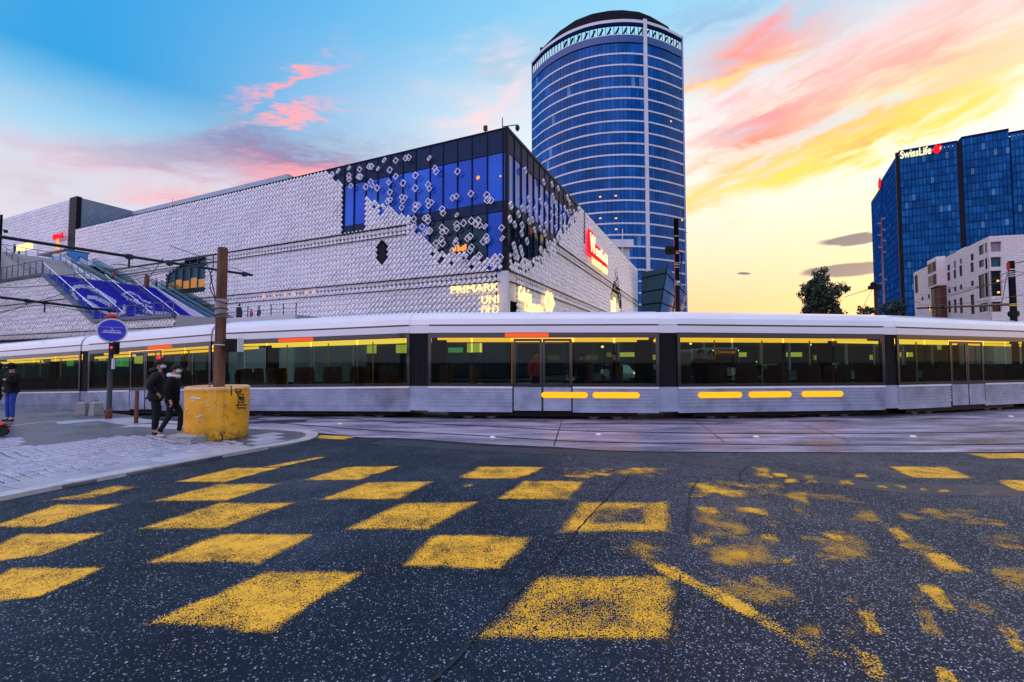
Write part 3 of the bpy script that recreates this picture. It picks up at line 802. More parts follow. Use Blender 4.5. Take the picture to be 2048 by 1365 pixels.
for k in range(6):
    b = MB(); j = lambda: random.uniform(-.008, .008)
    base = [(-.079 + j(), -.057 + j()), (.079 + j(), -.057 + j()), (.079 + j(), .057 + j()), (-.079 + j(), .057 + j())]
    top = [(x * .86, y * .84) for x, y in base]
    b.add([(x, y, -.05) for x, y in base] + [(x, y, .008) for x, y in base] + [(x, y, .019 + random.uniform(0, .006)) for x, y in top],
          [(0, 1, 5, 4), (1, 2, 6, 5), (2, 3, 7, 6), (3, 0, 4, 7), (4, 5, 9, 8), (5, 6, 10, 9), (6, 7, 11, 10), (7, 4, 8, 11), (8, 9, 10, 11)])
    smesh.append(b.mesh('sett', M['sett']))
for (x, y, a, d_) in setts[:300]:
    o = link('sett', random.choice(smesh), pave); o.location = (x, y, .036 + random.uniform(-.004, .005)); o.rotation_euler = (random.uniform(-.03, .03), random.uniform(-.03, .03), a + random.uniform(-.05, .05))
b = MB()
for (x, y, a, d_) in setts[300:]:
    me = random.choice(smesh); ca, sa = math.cos(a), math.sin(a); z = .036 + random.uniform(-.004, .005)
    b.add([(x + ca * w.co.x - sa * w.co.y, y + sa * w.co.x + ca * w.co.y, z + w.co.z) for w in me.vertices], [tuple(p.vertices) for p in me.polygons])
tag(b.build('sett_field', M['sett'], pave), kind='stuff')
# slabs of the rounded tip
for i in range(-6, 7):
    for j in range(-5, 8):
        c0 = Vector((-5.6, 10.2, 0)); ax = Vector((.43, .90, 0)); ay = Vector((-.90, .43, 0))
        o_ = c0 + ax * (i * .62 + (j % 2) * .3) + ay * (j * .42)
        cs_ = [o_ + ax * a_ + ay * b_ for a_, b_ in ((.006, .006), (.614, .006), (.614, .414), (.006, .414))]
        ok = all(min((p - k_).length for k_ in kp[::4]) > .29 for p in cs_) and all(bool(sum(((poly[k][1] > p.y) != (poly[k - 1][1] > p.y)) and (p.x < (poly[k - 1][0] - poly[k][0]) * (p.y - poly[k][1]) / (poly[k - 1][1] - poly[k][1]) + poly[k][0]) for k in range(len(poly))) % 2) for p in cs_)
        px, py = pixel(o_.x, o_.y)
        if ok and px > 500 - 0 and o_.y > 8.9 and not any(abs(s_[0] - o_.x) < .25 and abs(s_[1] - o_.y) < .25 for s_ in setts):
            c = sum(cs_, Vector()) / 4; b = MB(); b.slab([((p - c).x, (p - c).y) for p in cs_], -.2, .054 + random.uniform(-.003, .003))
            b.build('paving_slab', M['slab'], pave, loc=(c.x, c.y, 0), bevel=.005)
# pale stone band and dark repair on the pavement
strip([gnd(20, 853, .045), gnd(60, 848, .045), gnd(112, 842, .045)], -.06, .06, .047, 'stone_line', M['granite'], pave)
strip([gnd(112, 846, .045), gnd(180, 841, .045), gnd(240, 838, .045), gnd(300, 846, .045)], -.55, .35, .046, 'stone_band', M['slab'], pave)
strip([gnd(250, 853, .045), gnd(300, 851, .045), gnd(370, 856, .045)], -.3, .3, .048, 'tactile_band', M['granite'], pave)
# road studs on the tram bed
for k, (px, py, lab) in enumerate([(985, 876, 'small white domed road stud on the tram bed, leftmost of its row'), (1197, 870.5, 'small white domed road stud before the amber lights, second of its row'),
                     (1512, 875, 'small white domed road stud between the rails, third of its row from the left'), (1826, 874.5, 'small white domed road stud on the tram bed, rightmost of the near row'),
                     (2022, 834, 'small white domed road stud beyond the rails near the tram skirt'), (680, 849, 'small white domed road stud by the rounded tip of the pavement')]):
    q = gnd(px, py); b = MB(); b.lathe([(.075, 0), (.07, .012), (.045, .028), (.015, .034)], 14)
    tag(b.build('road_stud', M['stud'], smooth=True, loc=(q.x, q.y, .006)), lab, 'road stud', 'white road studs on the tram bed')

# ================================================================== SHOPPING MALL
A_ = R(24.6)
CO = at(1016, 255, 43.3); HTOP = CO.z
FL = Frame((CO.x, CO.y, 0), -A_)
FR = Frame((CO.x, CO.y, 0), math.pi / 2 - A_)
mall = thing('shopping_mall', 'white lattice clad shopping mall with blue glass corner and scattered diamond frames', 'building', FL.O, -A_)
rface = link('right_facade', None, mall); rface.rotation_euler = (0, 0, math.pi / 2)
Z1, Z1b, Z2, Z3, Z4 = 10.45, 9.4, 16.32, 17.36, 22.15
LW, RW = 82.3, 76.0
b = MB(); b.box(-LW, -.35, .55, 60, 0, HTOP - .25); b.build('wall', M['back'], mall)
b = MB(); b.box(-.36, -.34 + .0, .36, RW, .0, HTOP - .3); 
b2 = MB(); b2.box(-LW, 0, .30, 60.5, HTOP - .22, HTOP + .02); b2.build('roof', M['metal_dark'], mall)
b = MB(); b.box(.55, RW, .35, 6, 0, HTOP - .26); b.build('wall', M['back'], rface)
MULL = [FL.hit(x, 350)[0] for x in (688, 707.8, 731, 754.7, 779.8, 804.8, 831, 859, 885, 914, 943, 973.6, 1005)]
xs = MULL + [-.08]
def panels(par, xs_, z0, z1, y0=.10, y1=.30, name='cladding_panel', mat=None, skip=None):
    for a, b_ in zip(xs_, xs_[1:]):
        if skip and skip(a, b_): continue
        m_ = MB(); m_.box(a + .03, b_ - .03, y0, y1, z0 + .03, z1 - .03); m_.build(name, mat if not callable(mat) else mat(a), par)
panels(mall, [-25.0, -23.0] + xs, Z4, HTOP, mat=M['metal_dark'])
panels(mall, xs, Z2, Z3, mat=M['metal_dark'])
panels(mall, xs, Z3, Z4, .16, .22, 'window_pane', lambda a: random.choice((M['mall_glass'], M['mall_glass_b'])))
panels(mall, [x for x in xs if x > -13], Z1, Z2, .16, .22, 'window_pane', lambda a: M['mall_glass_dark'] if -9.3 < a < -3 else M['mall_glass'])
for x in xs[:-1]:
    m_ = MB(); m_.box(x - .035, x + .035, .02, .32, Z1 if x > -13 else Z2, HTOP - .02); m_.build('mullion', M['frame_dark'], mall)
m_ = MB(); m_.box(xs[-2], -.002, .05, .45, Z1, Z2 + .02); m_.box(-.30, .0, -.02, .30, Z1, HTOP + .03); m_.build('corner_post', M['frame_dark'], mall)
m_ = MB(); m_.box(-1.15, -.0, -.01, .5, 4.0, Z1 - .02); m_.build('corner_post', M['backl'], mall)
m_ = MB(); m_.box(-LW, 0, .02, .3, HTOP - .02, HTOP + .10); m_.build('parapet_cap', M['frame_dark'], mall)
# interior lamp glow seen through the upper glass
for px, py, r in ((955, 355, .20), (1000, 352, .10)):
    x, z = FL.hit(px, py); m_ = MB(); m_.ball((x, .10, z), r, .05, r); m_.build('interior_lamp', M['orange_glow'], mall, smooth=True)
# right face
NU = 17; us = [.08] + [1.74 * k for k in range(1, NU)]
panels(rface, us, Z4, HTOP, mat=M['metal_dark']); panels(rface, us, Z2, Z3, mat=M['metal_dark'])
panels(rface, us, Z3, Z4, .16, .22, 'window_pane', lambda a: random.choice((M['mall_glass'], M['mall_glass_b'])))
panels(rface, us[:11], Z1, Z2, .16, .22, 'window_pane', lambda a: M['mall_glass_dark'])
for x in us[1:]:
    m_ = MB(); m_.box(x - .035, x + .035, .02, .32, Z1, HTOP - .02); m_.build('mullion', M['frame_dark'], rface)
m_ = MB(); m_.box(0, 2.0, -.01, .3, 7.6, Z1 - .1); m_.build('corner_post', M['backl'], rface)
m_ = MB(); m_.box(0, RW, .02, .3, HTOP - .02, HTOP + .10); m_.build('parapet_cap', M['frame_dark'], rface)
m_ = MB(); m_.box(RW - .3, RW + .3, -.1, 1.0, 0, HTOP - .3); m_.build('corner_post', M['frame_dark'], rface)
# lattice of overlapping diamond plates
def lattice(name, parent, x0, x1, z0, z1, keep, y=-.06, h=.29, dense=None, mat=None):
    xs_, zs_ = [], []
    r = 0; z = z0
    while z < z1:
        x = x0 + (h if r % 2 else 0)
        while x < x1: xs_.append(x); zs_.append(z); x += 2 * h
        z += h; r += 1
    K = [(x, z_) for x, z_ in zip(xs_, zs_) if keep(x, z_)]
    if not K: return
    P = np.array(K); n = len(P)
    s_ = h / math.sqrt(2)
    hp = s_ * rng.uniform(.97, 1.03, n); hq = s_ * rng.uniform(.68, .77, n)
    dn = np.array([1.0 if dense and dense(x, z_) else 0.0 for x, z_ in K])
    rowk = np.round((P[:, 1] - z0) / h).astype(int); ip = np.where(rowk % 2 == 0, hp * .42, hp * .06) * (1 + dn * .5); iq = np.where(rowk % 2 == 0, hq * .38, hq * .06) * (1 + dn * .9)
    yo = y - rng.choice([0, .03], n)
    pv = np.array([1, 1]) / math.sqrt(2); qv = np.array([-1, 1]) / math.sqrt(2)
    V = np.zeros((n, 12, 3))
    sg = [(-1, -1), (1, -1), (1, 1), (-1, 1)]
    for k, (a, b_) in enumerate(sg):
        o_ = P + (a * hp)[:, None] * pv + (b_ * hq)[:, None] * qv
        i_ = P + (a * ip)[:, None] * pv + (b_ * iq)[:, None] * qv
        V[:, k, 0], V[:, k, 2], V[:, k, 1] = o_[:, 0], o_[:, 1], yo
        V[:, 4 + k, 0], V[:, 4 + k, 2], V[:, 4 + k, 1] = i_[:, 0], i_[:, 1], yo
        V[:, 8 + k, 0], V[:, 8 + k, 2], V[:, 8 + k, 1] = o_[:, 0], o_[:, 1], yo + .12
    q = []
    for k in range(4):
        j = (k + 1) % 4
        q += [(k, j, 4 + j, 4 + k), (8 + k, 8 + j, j, k)]
    F = (np.arange(n)[:, None, None] * 12 + np.array(q)[None]).reshape(-1, 4)
    me = bpy.data.meshes.new(name)
    me.vertices.add(n * 12); me.vertices.foreach_set('co', V.reshape(-1))
    me.loops.add(F.size); me.loops.foreach_set('vertex_index', F.reshape(-1))
    me.polygons.add(len(F)); me.polygons.foreach_set('loop_start', np.arange(0, F.size, 4))
    me.materials.append(mat or M['lat']); me.update(calc_edges=True); me.validate()
    return tag(link(name, me, parent), kind='stuff')
BL = sorted(FL.hit(*p) for p in [(731, 388), (740, 398), (760, 408), (785, 412), (800, 430), (820, 432), (835, 452), (845, 470), (870, 492), (885, 506), (920, 506), (960, 513), (985, 513), (1003, 508)])
BRt = sorted(FR.hit(*p) for p in [(1018, 504), (1045, 515), (1071, 519), (1090, 500), (1107.7, 478), (1126, 451), (1145, 432), (1157, 415), (1164, 400)])
JO = (Z1, Z1b, Z2, Z2 - 1.0, Z4 + .05)
def keepL(x, z):
    if x > -1.2 and z < Z1 + .2: return False
    if abs(x + 15.33) < .62 and 12.1 + abs(x + 15.33) * .9 < z < 14.95 - abs(x + 15.33) * .9: return False
    if -55.4 < x < -46.2 and 11.1 < z < 16.3 - (max(0, -x - 50) * .35): return False
    if z < 6.0: return x > -26
    if x < -21.25: return not (x > -23.7 and z > 22.0 + (-x - 21.2) * .9 and random.random() < .75)
    if x < -17.9: return z < 16.35
    if x > -.72: return False
    zb = interp(x, BL)
    return z < zb and not (z > zb - 1.3 and random.random() < .22)
lattice('lattice_screen', mall, -LW, -.05, 5.3, HTOP - .2, keepL, dense=lambda x, z: Z1b < z < Z1 or Z2 - 1 < z < Z2)
def keepR(u, z):
    if u < 2.0 and z < Z1: return False
    if u < .25: return False
    if abs(u - 50) < 5.2 - max(0, z - 14) * .75 and z < 20.2 and random.random() < (.97 if z < 16.5 else .6): return False
    if abs(u - 27.2) < .35 and z > 19.5: return False
    if u > BRt[-1][0]: return True
    zb = interp(u, BRt)
    return z < zb and not (z > zb - 1.5 and random.random() < .25)
lattice('lattice_screen', rface, .2, RW - .4, 5.3, HTOP - .2, keepR, dense=lambda x, z: Z1b < z < Z1 or Z2 - 1 < z < Z2)
for par, L in ((mall, [(-LW, -.8)]), (rface, [(.2, RW - .4)])):
    for z in (Z1, Z1b, Z2, Z2 - 1.0):
        a, b_ = L[0]
        if z > 15 and par is mall: b_ = -12.0
        if z > 15 and par is rface: a = 14.0
        m_ = MB(); m_.box(a, b_, -.23, .2, z - (.035 if z in (Z1, Z2) else .015), z + (.035 if z in (Z1, Z2) else .015)); m_.build('panel_joint', M['frame_dark'], par)
# loose diamond frames on the glass: each one a part
def dmesh(qs):
    b = MB(); a = .25; w = .055
    p = Vector((1, 0, 1)).normalized(); q = Vector((-1, 0, 1)).normalized() * qs
    def ring(f): return [p * (sx * (a - f)) + q.normalized() * (sy * (a * qs - f)) for sx, sy in ((-1, -1), (1, -1), (1, 1), (-1, 1))]
    vs = []
    for y_ in (0, .16):
        for f in (0, w): vs += [v_ + Vector((0, y_, 0)) for v_ in ring(f)]
    fs = []
    for k in range(4):
        j = (k + 1) % 4
        fs += [(k, j, 4 + j, 4 + k), (8 + j, 8 + k, 12 + k, 12 + j), (k, 8 + k, 8 + j, j), (4 + j, 12 + j, 12 + k, 4 + k)]
    b.add(vs, fs); return b.mesh('diamond_frame', M['lat'])
DM, DT = dmesh(1.0), dmesh(.55)
LD = [(940,153,1),(1030,158),(1105,140),(1128,135),(1282,138,1),(675,214,1),(755,224),(825,203),(845,203),(893,218,1),(982,228),(590,235,1),(545,262),(672,272),(677,298),(745,278),(762,280),(690,350),(840,318),(850,345),(888,366),(803,357),(975,322),(1030,278),(1083,328),(1180,271),(1175,366),(1275,340),(1283,370),(1497,240),(983,397),(968,466),(985,455),(1075,435),(1100,440),(1083,465),(1180,495),(1200,498),(1175,525),(1072,513),(1275,465),(1300,475),(1280,500),(1380,525),(1387,555),(1460,440),(1488,428),(1598,408),(1720,420),(1725,455),(1750,458),(1490,570,1),(1165,600),(1270,585),(1250,595),(1275,615),(1170,665),(1230,660),(1265,690),(1285,690),(1250,705),(1380,665),(1410,690),(1385,700),(1490,640),(1495,670),(1545,633),(1605,615),(1655,612),(1640,640),(1665,648),(1708,658,1),(1833,668),(1838,748,1),(1375,755),(1382,785),(1485,760,1),(1485,785),(1575,748),(1595,733),(1718,735),(1695,770),(1722,762),(1605,815),(1595,840),(1545,895),(1660,880),(1780,895),(1460,840),(1335,785),(1820,890),(1325,215),(1335,240)]
RD = [(558,393),(678,470),(730,485),(770,512),(577,580),(657,592),(735,560),(742,590),(845,605),(832,570),(463,622),(515,678),(538,640),(578,645),(620,648),(692,623),(760,640),(815,640),(460,710),(490,745),(580,725),(605,715),(657,708),(728,675),(757,690),(790,700),(538,752),(535,803),(615,780),(655,770),(690,745),(683,803),(725,735),(755,765),(485,880),(530,900),(570,855),(655,915),(700,880),(718,870),(500,930),(535,935),(490,910),(660,905),(790,745),(850,660),(875,662),(905,650),(830,665),(810,690)]
for d in LD:
    x, z = FL.hit(520 + d[0] / 3.793, 280 + d[1] / 3.793, -.3); o = link('diamond_frame', DT if len(d) > 2 else DM, mall); o.location = (x, -.3 - random.choice((0, .05)), z); s_ = random.uniform(.95, 1.2); o.scale = (s_, 1, s_)
for d in RD:
    x, z = FR.hit(880 + d[0] / 3.25, 220 + d[1] / 3.25, -.3); o = link('diamond_frame', DM, rface); o.location = (x, -.3 - random.choice((0, .05)), z); s_ = random.uniform(1.0, 1.25); o.scale = (s_, 1, s_)
# hexagon slot window, lit orange openings, small fittings
m_ = MB(); m_.prism([(-15.83, 12.75), (-15.33, 12.2), (-14.83, 12.75), (-14.83, 14.3), (-15.33, 14.85), (-15.83, 14.3)], .02, .2); m_.build('slot_window', M['frame_dark'], mall)
for px, py in ((528, 592), (549, 590), (570, 589), (588, 587), (612, 585), (628, 583)):
    x, z = FL.hit(px, py); m_ = MB(); m_.prism([(x - .3, z), (x, z - .3), (x + .3, z), (x, z + .3)], -.02, .05); m_.build('lit_opening', M['orange_glow'], mall)
for px, py in ((1097, 583), (1106, 588), (1116, 592), (1126, 598)):
    x, z = FR.hit(px, py); m_ = MB(); m_.prism([(x - .3, z), (x, z - .3), (x + .3, z), (x, z + .3)], -.02, .05); m_.build('lit_opening', M['orange_glow'], rface)
# pointed lit opening on the right face
m_ = MB(); m_.prism([(45.2, 5), (55, 5), (54.5, 14.5), (50.3, 19.8), (46, 15)], .12, .3); m_.build('opening_backdrop', M['mall_glass_dark'], rface)
for k in range(4):
    m_ = MB(); m_.box(45.4 + k * 2.4, 47.5 + k * 2.4, .02, .1, 5.2, 14.0 - abs(k - 1) * .8); m_.build('lit_window', M['sign_cream'] if k in (0, 1) else M['backl'], rface)
# ground-floor shopfront (seen through the tram windows)
for k in range(11):
    x0 = -24.5 + k * 2.2
    m_ = MB(); m_.box(x0, x0 + 2.1, .1, .3, .2, 5.0); m_.build('shopfront', M['shop_glass'], mall)
    if k % 3 != 1:
        m_ = MB(); m_.box(x0 + .2, x0 + 1.9, .02, .08, 2.6, 3.5 if k % 2 else 3.1); m_.build('lit_shop_panel', M['shop_y'] if k % 2 else M['shop_g'], mall)
for k in range(14):
    m_ = MB(); m_.box(1 + k * 5, 5.6 + k * 5, .1, .3, .2, 5.0); m_.build('shopfront', M['shop_glass'], rface)
# entrance glazing above the escalator landing
m_ = MB(); m_.box(-55.2, -46.3, .02, .5, 10.6, 12.0); m_.build('entrance_base', M['escal'], mall)
for k in range(5):
    x0 = -55.1 + k * 1.75
    m_ = MB(); m_.box(x0, x0 + 1.6, .25, .3, 12.05, 14.9 + .25 * k); m_.build('entrance_pane', M['win_teal'], mall)
    m_ = MB(); m_.box(x0 + .05, x0 + 1.55, .15, .22, 12.1, 13.2 + .3 * (k % 2)); m_.build('lit_counter', pbr('warm_counter', (.30, .13, .02), .5, emit=(1, .42, .06), estr=.25), mall)
    m_ = MB(); m_.box(x0 - .08, x0, .0, .3, 12.0, 15.2 + .25 * k); m_.build('mullion', M['rail_teal'], mall)
# raised block to the left and the set-back roof storey
BX, BZ = FL.hit(141, 398)
m_ = MB(); m_.box(BX - 50, -LW - .2, .6, 40, 0, BZ - .2); m_.build('wall', M['back'], mall)
lattice('lattice_screen', mall, BX - 34, BX - .2, 12.5, BZ, lambda x, z: not (x > BX - 8 and z < 17.0) and not (z < 17.5 and x < BX - 7 and random.random() < .4), mat=M['lat'])
m_ = MB(); m_.box(BX, -LW + .1, -.1, .6, 10, BZ + .1); m_.build('corner_post', M['frame_dark'], mall)
m_ = MB(); m_.box(-LW, -LW + .08, .6, 40, HTOP - 1, BZ - .05); 
for k in range(6): m_.box(-LW + .08, -LW + .12, .6 + 6.5 * k, .68 + 6.5 * k, HTOP, BZ - .05, 0)
m_.build('side_wall', pbr('slate_blue_cladding', (.17, .22, .32), .5, var=(.4, .2)), mall)
m_ = MB()
for k in range(22):
    for j in range(4):
        y_ = 1.5 + k * 1.7; z_ = HTOP + .4 + j * 1.4
        for s_ in (-1, 1): m_.add([(-LW + .13, y_, z_), (-LW + .13, y_ + .8, z_ + s_ * .7), (-LW + .13, y_ + .86, z_ + s_ * .7), (-LW + .13, y_ + .06, z_)], [(0, 1, 2, 3)])
m_.build('diagonal_seam', M['backl'], mall)
rx0, rz0 = FL.hit(255, 427, 8); rx1, rz1 = FL.hit(575, 348, 8)
m_ = MB(); m_.box(-LW, rx1, 8, 40, HTOP - .5, rz1); m_.build('roof_storey', pbr('pale_blue_grey_screen', (.32, .40, .52), .5, var=(.3, .12)), mall)
m_ = MB(); x, z = FL.hit(342, 408, 3); m_.box(x - .25, x + .25, 3, 3.4, HTOP, z); m_.tube([(x, 3.2, z - .1), (x, 3.2, z + .9)], .05, 6); m_.build('roof_vent', M['backl'], mall)

# ------------------------------------------------------------------ wall signs
def sign(name, label, frame, rz):
    return thing(name, label, 'wall sign', frame.O, rz)
s1 = sign('wall_sign', 'glowing warm white PRIMARK lettering on the left lattice wall', FL, -A_)
x, z = FL.hit(905, 589); x2, _ = FL.hit(1000, 588)
t1 = text('PRIMARK', 1.05, M['sign_warm'], s1, (x, -.45, z), sx=1.0); bpy.context.view_layer.update(); t1.scale.x = (x2 - x) / max(t1.dimensions.x, .1)
x, z = FL.hit(966, 609); x2, _ = FL.hit(1000, 607)
s2 = sign('wall_sign', 'glowing UNI QLO lettering in two rows beside the mall corner', FL, -A_)
for wd, px, py in (('UNI', 966, 609), ('QLO', 966, 629)):
    x, z = FL.hit(px, py); x2 = FL.hit(1000, py - 2)[0]
    t_ = text(wd, 1.12, M['sign_warm'], s2, (x, -.45, z), extrude=.06); bpy.context.view_layer.update(); t_.scale.x = (x2 - x) / max(t_.dimensions.x, .1)
RZ = math.pi / 2 - A_
s3 = sign('wall_sign', 'slanted glowing script Galeries Lafayette lettering right of the mall corner', FR, RZ)
for wd, a, b_, sz in (('Galeries', (1027, 600), (1052, 611), 2.1), ('Lafayette', (1039, 622), (1075, 638), 2.1)):
    x, z = FR.hit(*a); x2, z2 = FR.hit(*b_)
    t_ = text(wd, sz, M['sign_warm'], s3, (x, -.5, z), extrude=.05, shear=.35); bpy.context.view_layer.update(); t_.scale.x = (x2 - x) / max(t_.dimensions.x, .1) * 1.05
s4 = sign('wall_sign', 'round glowing cream store emblem on the right mall wall', FR, RZ)
x, z = FR.hit(1091, 605); m_ = MB()
m_.prism([(x - 1.75, z), (x - .7, z + 1.2), (x - .25, z + .95), (x - .95, z), (x - .25, z - .95), (x - .7, z - 1.2)], -.55, -.4)
m_.prism([(x + 1.75, z), (x + .6, z + 1.2), (x - .1, z + .9), (x + .35, z), (x - .1, z - .9), (x + .6, z - 1.2)], -.55, -.4); m_.build('emblem', M['sign_warm'], s4)
x, z = FR.hit(1078, 634); t_ = text('Carrefour', .9, M['sign_cream'], s4, (x, -.4, z), sx=.75)
s5 = sign('wall_sign', 'tall red glowing Westfield lettering on a red panel high on the right mall wall', FR, RZ)
xa, za = FR.hit(1169.5, 505); xb, zb = FR.hit(1207, 531)
m_ = MB(); m_.prism([(xa, 18.1), (xb, 18.1), (xb, 19.9), (xa + 3.4, 20.5), (xa + 3.1, 21.8), (xa, 21.8)], -.62, -.45); m_.build('back_panel', M['sign_red'], s5)
t_ = text('W', 4.1, M['sign_cream'], s5, (xa + .5, -.75, 18.5), extrude=.06); bpy.context.view_layer.update(); t_.scale.x = 3.0 / t_.dimensions.x
t_ = text('estfield', 2.5, M['sign_cream'], s5, (xa + 3.6, -.75, 18.55), extrude=.06); bpy.context.view_layer.update(); t_.scale.x = (xb - xa - 4.0) / t_.dimensions.x
s6 = sign('wall_sign', 'warm white LA PART-DIEU lettering beneath the red glowing sign', FR, RZ)
t_ = text('LA PART-DIEU', 1.55, M['sign_warm'], s6, (xa + 1.6, -.7, 16.75), extrude=.06); bpy.context.view_layer.update(); t_.scale.x = (xb - xa - 1.9) / t_.dimensions.x
s7 = sign('wall_sign', 'low lit DECATHLON and C&A lettering just above the tram roof', FR, RZ)
x, z = FR.hit(1028, 655); t_ = text('DECATHLON', 1.0, M['sign_cream'], s7, (x, -.4, z), sx=.9)
x, z = FR.hit(1094, 666); t_ = text('C&A', 1.3, M['sign_warm'], s7, (x, -.4, z - .2))
s8 = sign('wall_sign', 'small red lettered sign on the raised block at far left', FL, -A_)
x, z = FL.hit(107, 484, -.6); x2 = FL.hit(126, 480, -.6)[0]; m_ = MB(); m_.box(x, x2, -.75, -.6, z + .2, z + 1.25); m_.build('back_panel', M['sign_redd'], s8)
t_ = text('West', 1.0, M['sign_red'], s8, (x + .1, -.8, z + .4)); bpy.context.view_layer.update(); t_.scale.x = (x2 - x - .2) / t_.dimensions.x
s9 = sign('wall_sign', 'blurry amber lit lettering low on the dark glass of the mall corner', FL, -A_)
x, z = FL.hit(904, 504); t_ = text('Wolf102', .55, M['orange_glow'], s9, (x, .08, z), extrude=.02); bpy.context.view_layer.update(); t_.scale.x = (FL.hit(931, 500)[0] - x) / t_.dimensions.x
bpy.data.objects.remove(t_); bpy.data.objects.remove(s9)
m_ = MB()
for k in range(6): m_.box(x + .28 * k, x + .28 * k + .2, .10, .14, z + .05 * (k % 2), z + .42 + .12 * (k % 3))
m_.build('interior_lamp', M['orange_glow'], mall)
# roof masts and cameras
def mast(name, label, cat, frame, px, pyb, pyt, arm=None, y=1.0):
    x, zb = frame.hit(px, pyb, y); _, zt = frame.hit(px, pyt, y)
    t = thing(name, label, cat, frame.world(x, y, HTOP), frame.a)
    m_ = MB(); m_.tube([(0, 0, -.2), (0, 0, zt - HTOP)], .05, 6)
    if arm:
        xa_, za_ = frame.hit(arm[0], arm[1], y); m_.tube([(0, 0, za_ - HTOP + .15), (xa_ - x, 0, za_ - HTOP)], .05, 6)
        m_.build('pole', M['arm'], t)
        k = MB(); k.lathe([(.06, 0), (.2, -.15), (.22, -.4), (.12, -.6)], 12, 0, (xa_ - x, 0, za_ - HTOP)); k.build('camera_dome', M['arm'], t, smooth=True)
    else:
        m_.build('pole', M['arm'], t); k = MB(); k.box(-.18, .18, -.12, .12, zt - HTOP - .2, zt - HTOP + .3); k.build('lamp_head', M['arm'], t)
    return t
mast('camera_mast', 'thin roof mast with sideways arm and dome camera above the mall corner', 'camera mast', FL, 1005, 256, 236, (1035, 250))
mast('roof_beacon', 'small boxy beacon on the mall roof edge left of the camera mast', 'beacon', FL, 971, 266, 258)

# ================================================================== TERRACE, STAIRS, ESCALATORS (mall frame: x = -s, y = -w)
WZ = 14.42
terr = thing('terrace', 'raised terrace with pale lattice retaining wall behind the tram at left', 'terrace', FL.O, -A_)
b = MB(); b.box(-41, -27, -WZ + .25, -.3, -1.2, 6.0); b.box(-27, -17, -9.5, -.3, -1.2, 6.0); b.build('deck', M['stair_grey'], terr)
b = MB(); b.prism([(-41, -1.2), (-41, 6), (-52.6, 11.8), (-75, 11.8), (-75, -1.2)], -WZ + .3, -.4); b.build('core', M['back'], terr)
def top_w(x): return 6.0 if x > -41 else (6.0 + (-41 - x) * 5.83 / 11.6 if x > -52.6 else 11.83)
lattice('lattice_screen', terr, -75, -27, -.9, 11.7, lambda x, z: 4.3 < z < top_w(x) - .25, y=-WZ + .1, h=.27)
for z_, xe in ((2.4, -27), (4.9, -27), (8.6, -47)):
    b = MB(); b.box(-75, xe, -WZ - .07, -WZ + .2, z_ - .025, z_ + .025); b.build('panel_joint', M['frame_dark'], terr)
b = MB(); b.prism([(-27, 5.75), (-27, 6.08), (-41, 6.08), (-52.6, 11.9), (-75, 11.9), (-75, 11.6), (-52.5, 11.6), (-41, 5.75)], -WZ - .12, -WZ + .3); b.build('coping', M['rail_teal'], terr)
b = MB(); b.box(-27, -17, -9.7, -9.5, -1.2, 6.05); b.build('side_wall', M['backl'], terr)
for k in range(12):
    x0 = -66 + k * 3.25
    b = MB(); b.box(x0, x0 + 3.1, -WZ + .1, -WZ + .25, -.9, 4.0); b.build('shopfront', M['shop_glass'], terr)
    if k % 4 != 3:
        b = MB(); b.box(x0 + .4, x0 + (2.6 if k % 2 else 1.7), -WZ + .02, -WZ + .08, 1.2 + .3 * (k % 3), 2.4 + .25 * (k % 2)); b.build('lit_shop_panel', M['shop_y'] if k % 3 else M['shop_g'], terr)
stair = thing('blue_staircase', 'wide staircase with blue painted risers carrying a white printed logo', 'staircase', FL.O, -A_)
NS = 34; tr = 11.6 / NS; rs = 5.83 / NS
b = MB(); wt = MB()
def near_seg(p, a, b_, t):
    ax, ay = a; bx, by = b_; px, py = p
    q = max(0, min(1, ((px - ax) * (bx - ax) + (py - ay) * (by - ay)) / max(1e-6, (bx - ax) ** 2 + (by - ay) ** 2)))
    return math.hypot(px - ax - q * (bx - ax), py - ay - q * (by - ay)) < t
ARC = [([(532, 768), (524, 735), (545, 712), (590, 705), (650, 715), (720, 745), (780, 785), (838, 818)], 13), ([(545, 780), (560, 800)], 9),
       ([(610, 800), (690, 850), (740, 885), (800, 905), (870, 912), (912, 890), (905, 855)], 12), ([(650, 785), (700, 790), (750, 815), (805, 843)], 15),
       ([(890, 768), (940, 745), (1010, 778)], 6), ([(890, 768), (985, 820), (1110, 862)], 6), ([(1010, 778), (1030, 800)], 5), ([(930, 800), (1000, 812)], 10), ([(1040, 810), (1100, 830)], 6)]
def logo(px, py):
    zx, zy = px * 3.657, (py - 380) * 3.657
    for pl, t in ARC:
        for a, c in zip(pl, pl[1:]):
            if near_seg((zx, zy), a, c, t): return True
    if 1040 < zx < 1245 and abs(zy - (888 + (zx - 1040) * .11)) < 11 and (zx * .09) % 2 < 1.45: return True
    if 975 < zx < 1080 and abs(zy - (918 + (zx - 980) * .05)) < 6 and (zx * .11) % 2 < 1.2: return True
    return False
for k in range(NS):
    x1 = -41 - k * tr; z0 = 6 + k * rs
    b.box(x1 - tr - .02, x1, -WZ + .3, -3.0, z0 - .3, z0 + rs)
    run = None
    for j in range(230):
        y = -WZ + .4 + j * .048
        on = logo(*FL.px(x1, y, z0 + rs * .5)) if j < 229 else False
        if on and run is None: run = y
        if not on and run is not None: wt.box(x1 - .05, x1 + .012, run, y, z0 + .004, z0 + rs - .004); run = None
b.build('step', M['stair_blue'], stair)
if wt.f: tag(wt.build('printed_logo', M['print_white'], stair), kind='stuff')
up = thing('upper_staircase', 'pale stone upper staircase rising behind the blue steps', 'staircase', FL.O, -A_)
b = MB()
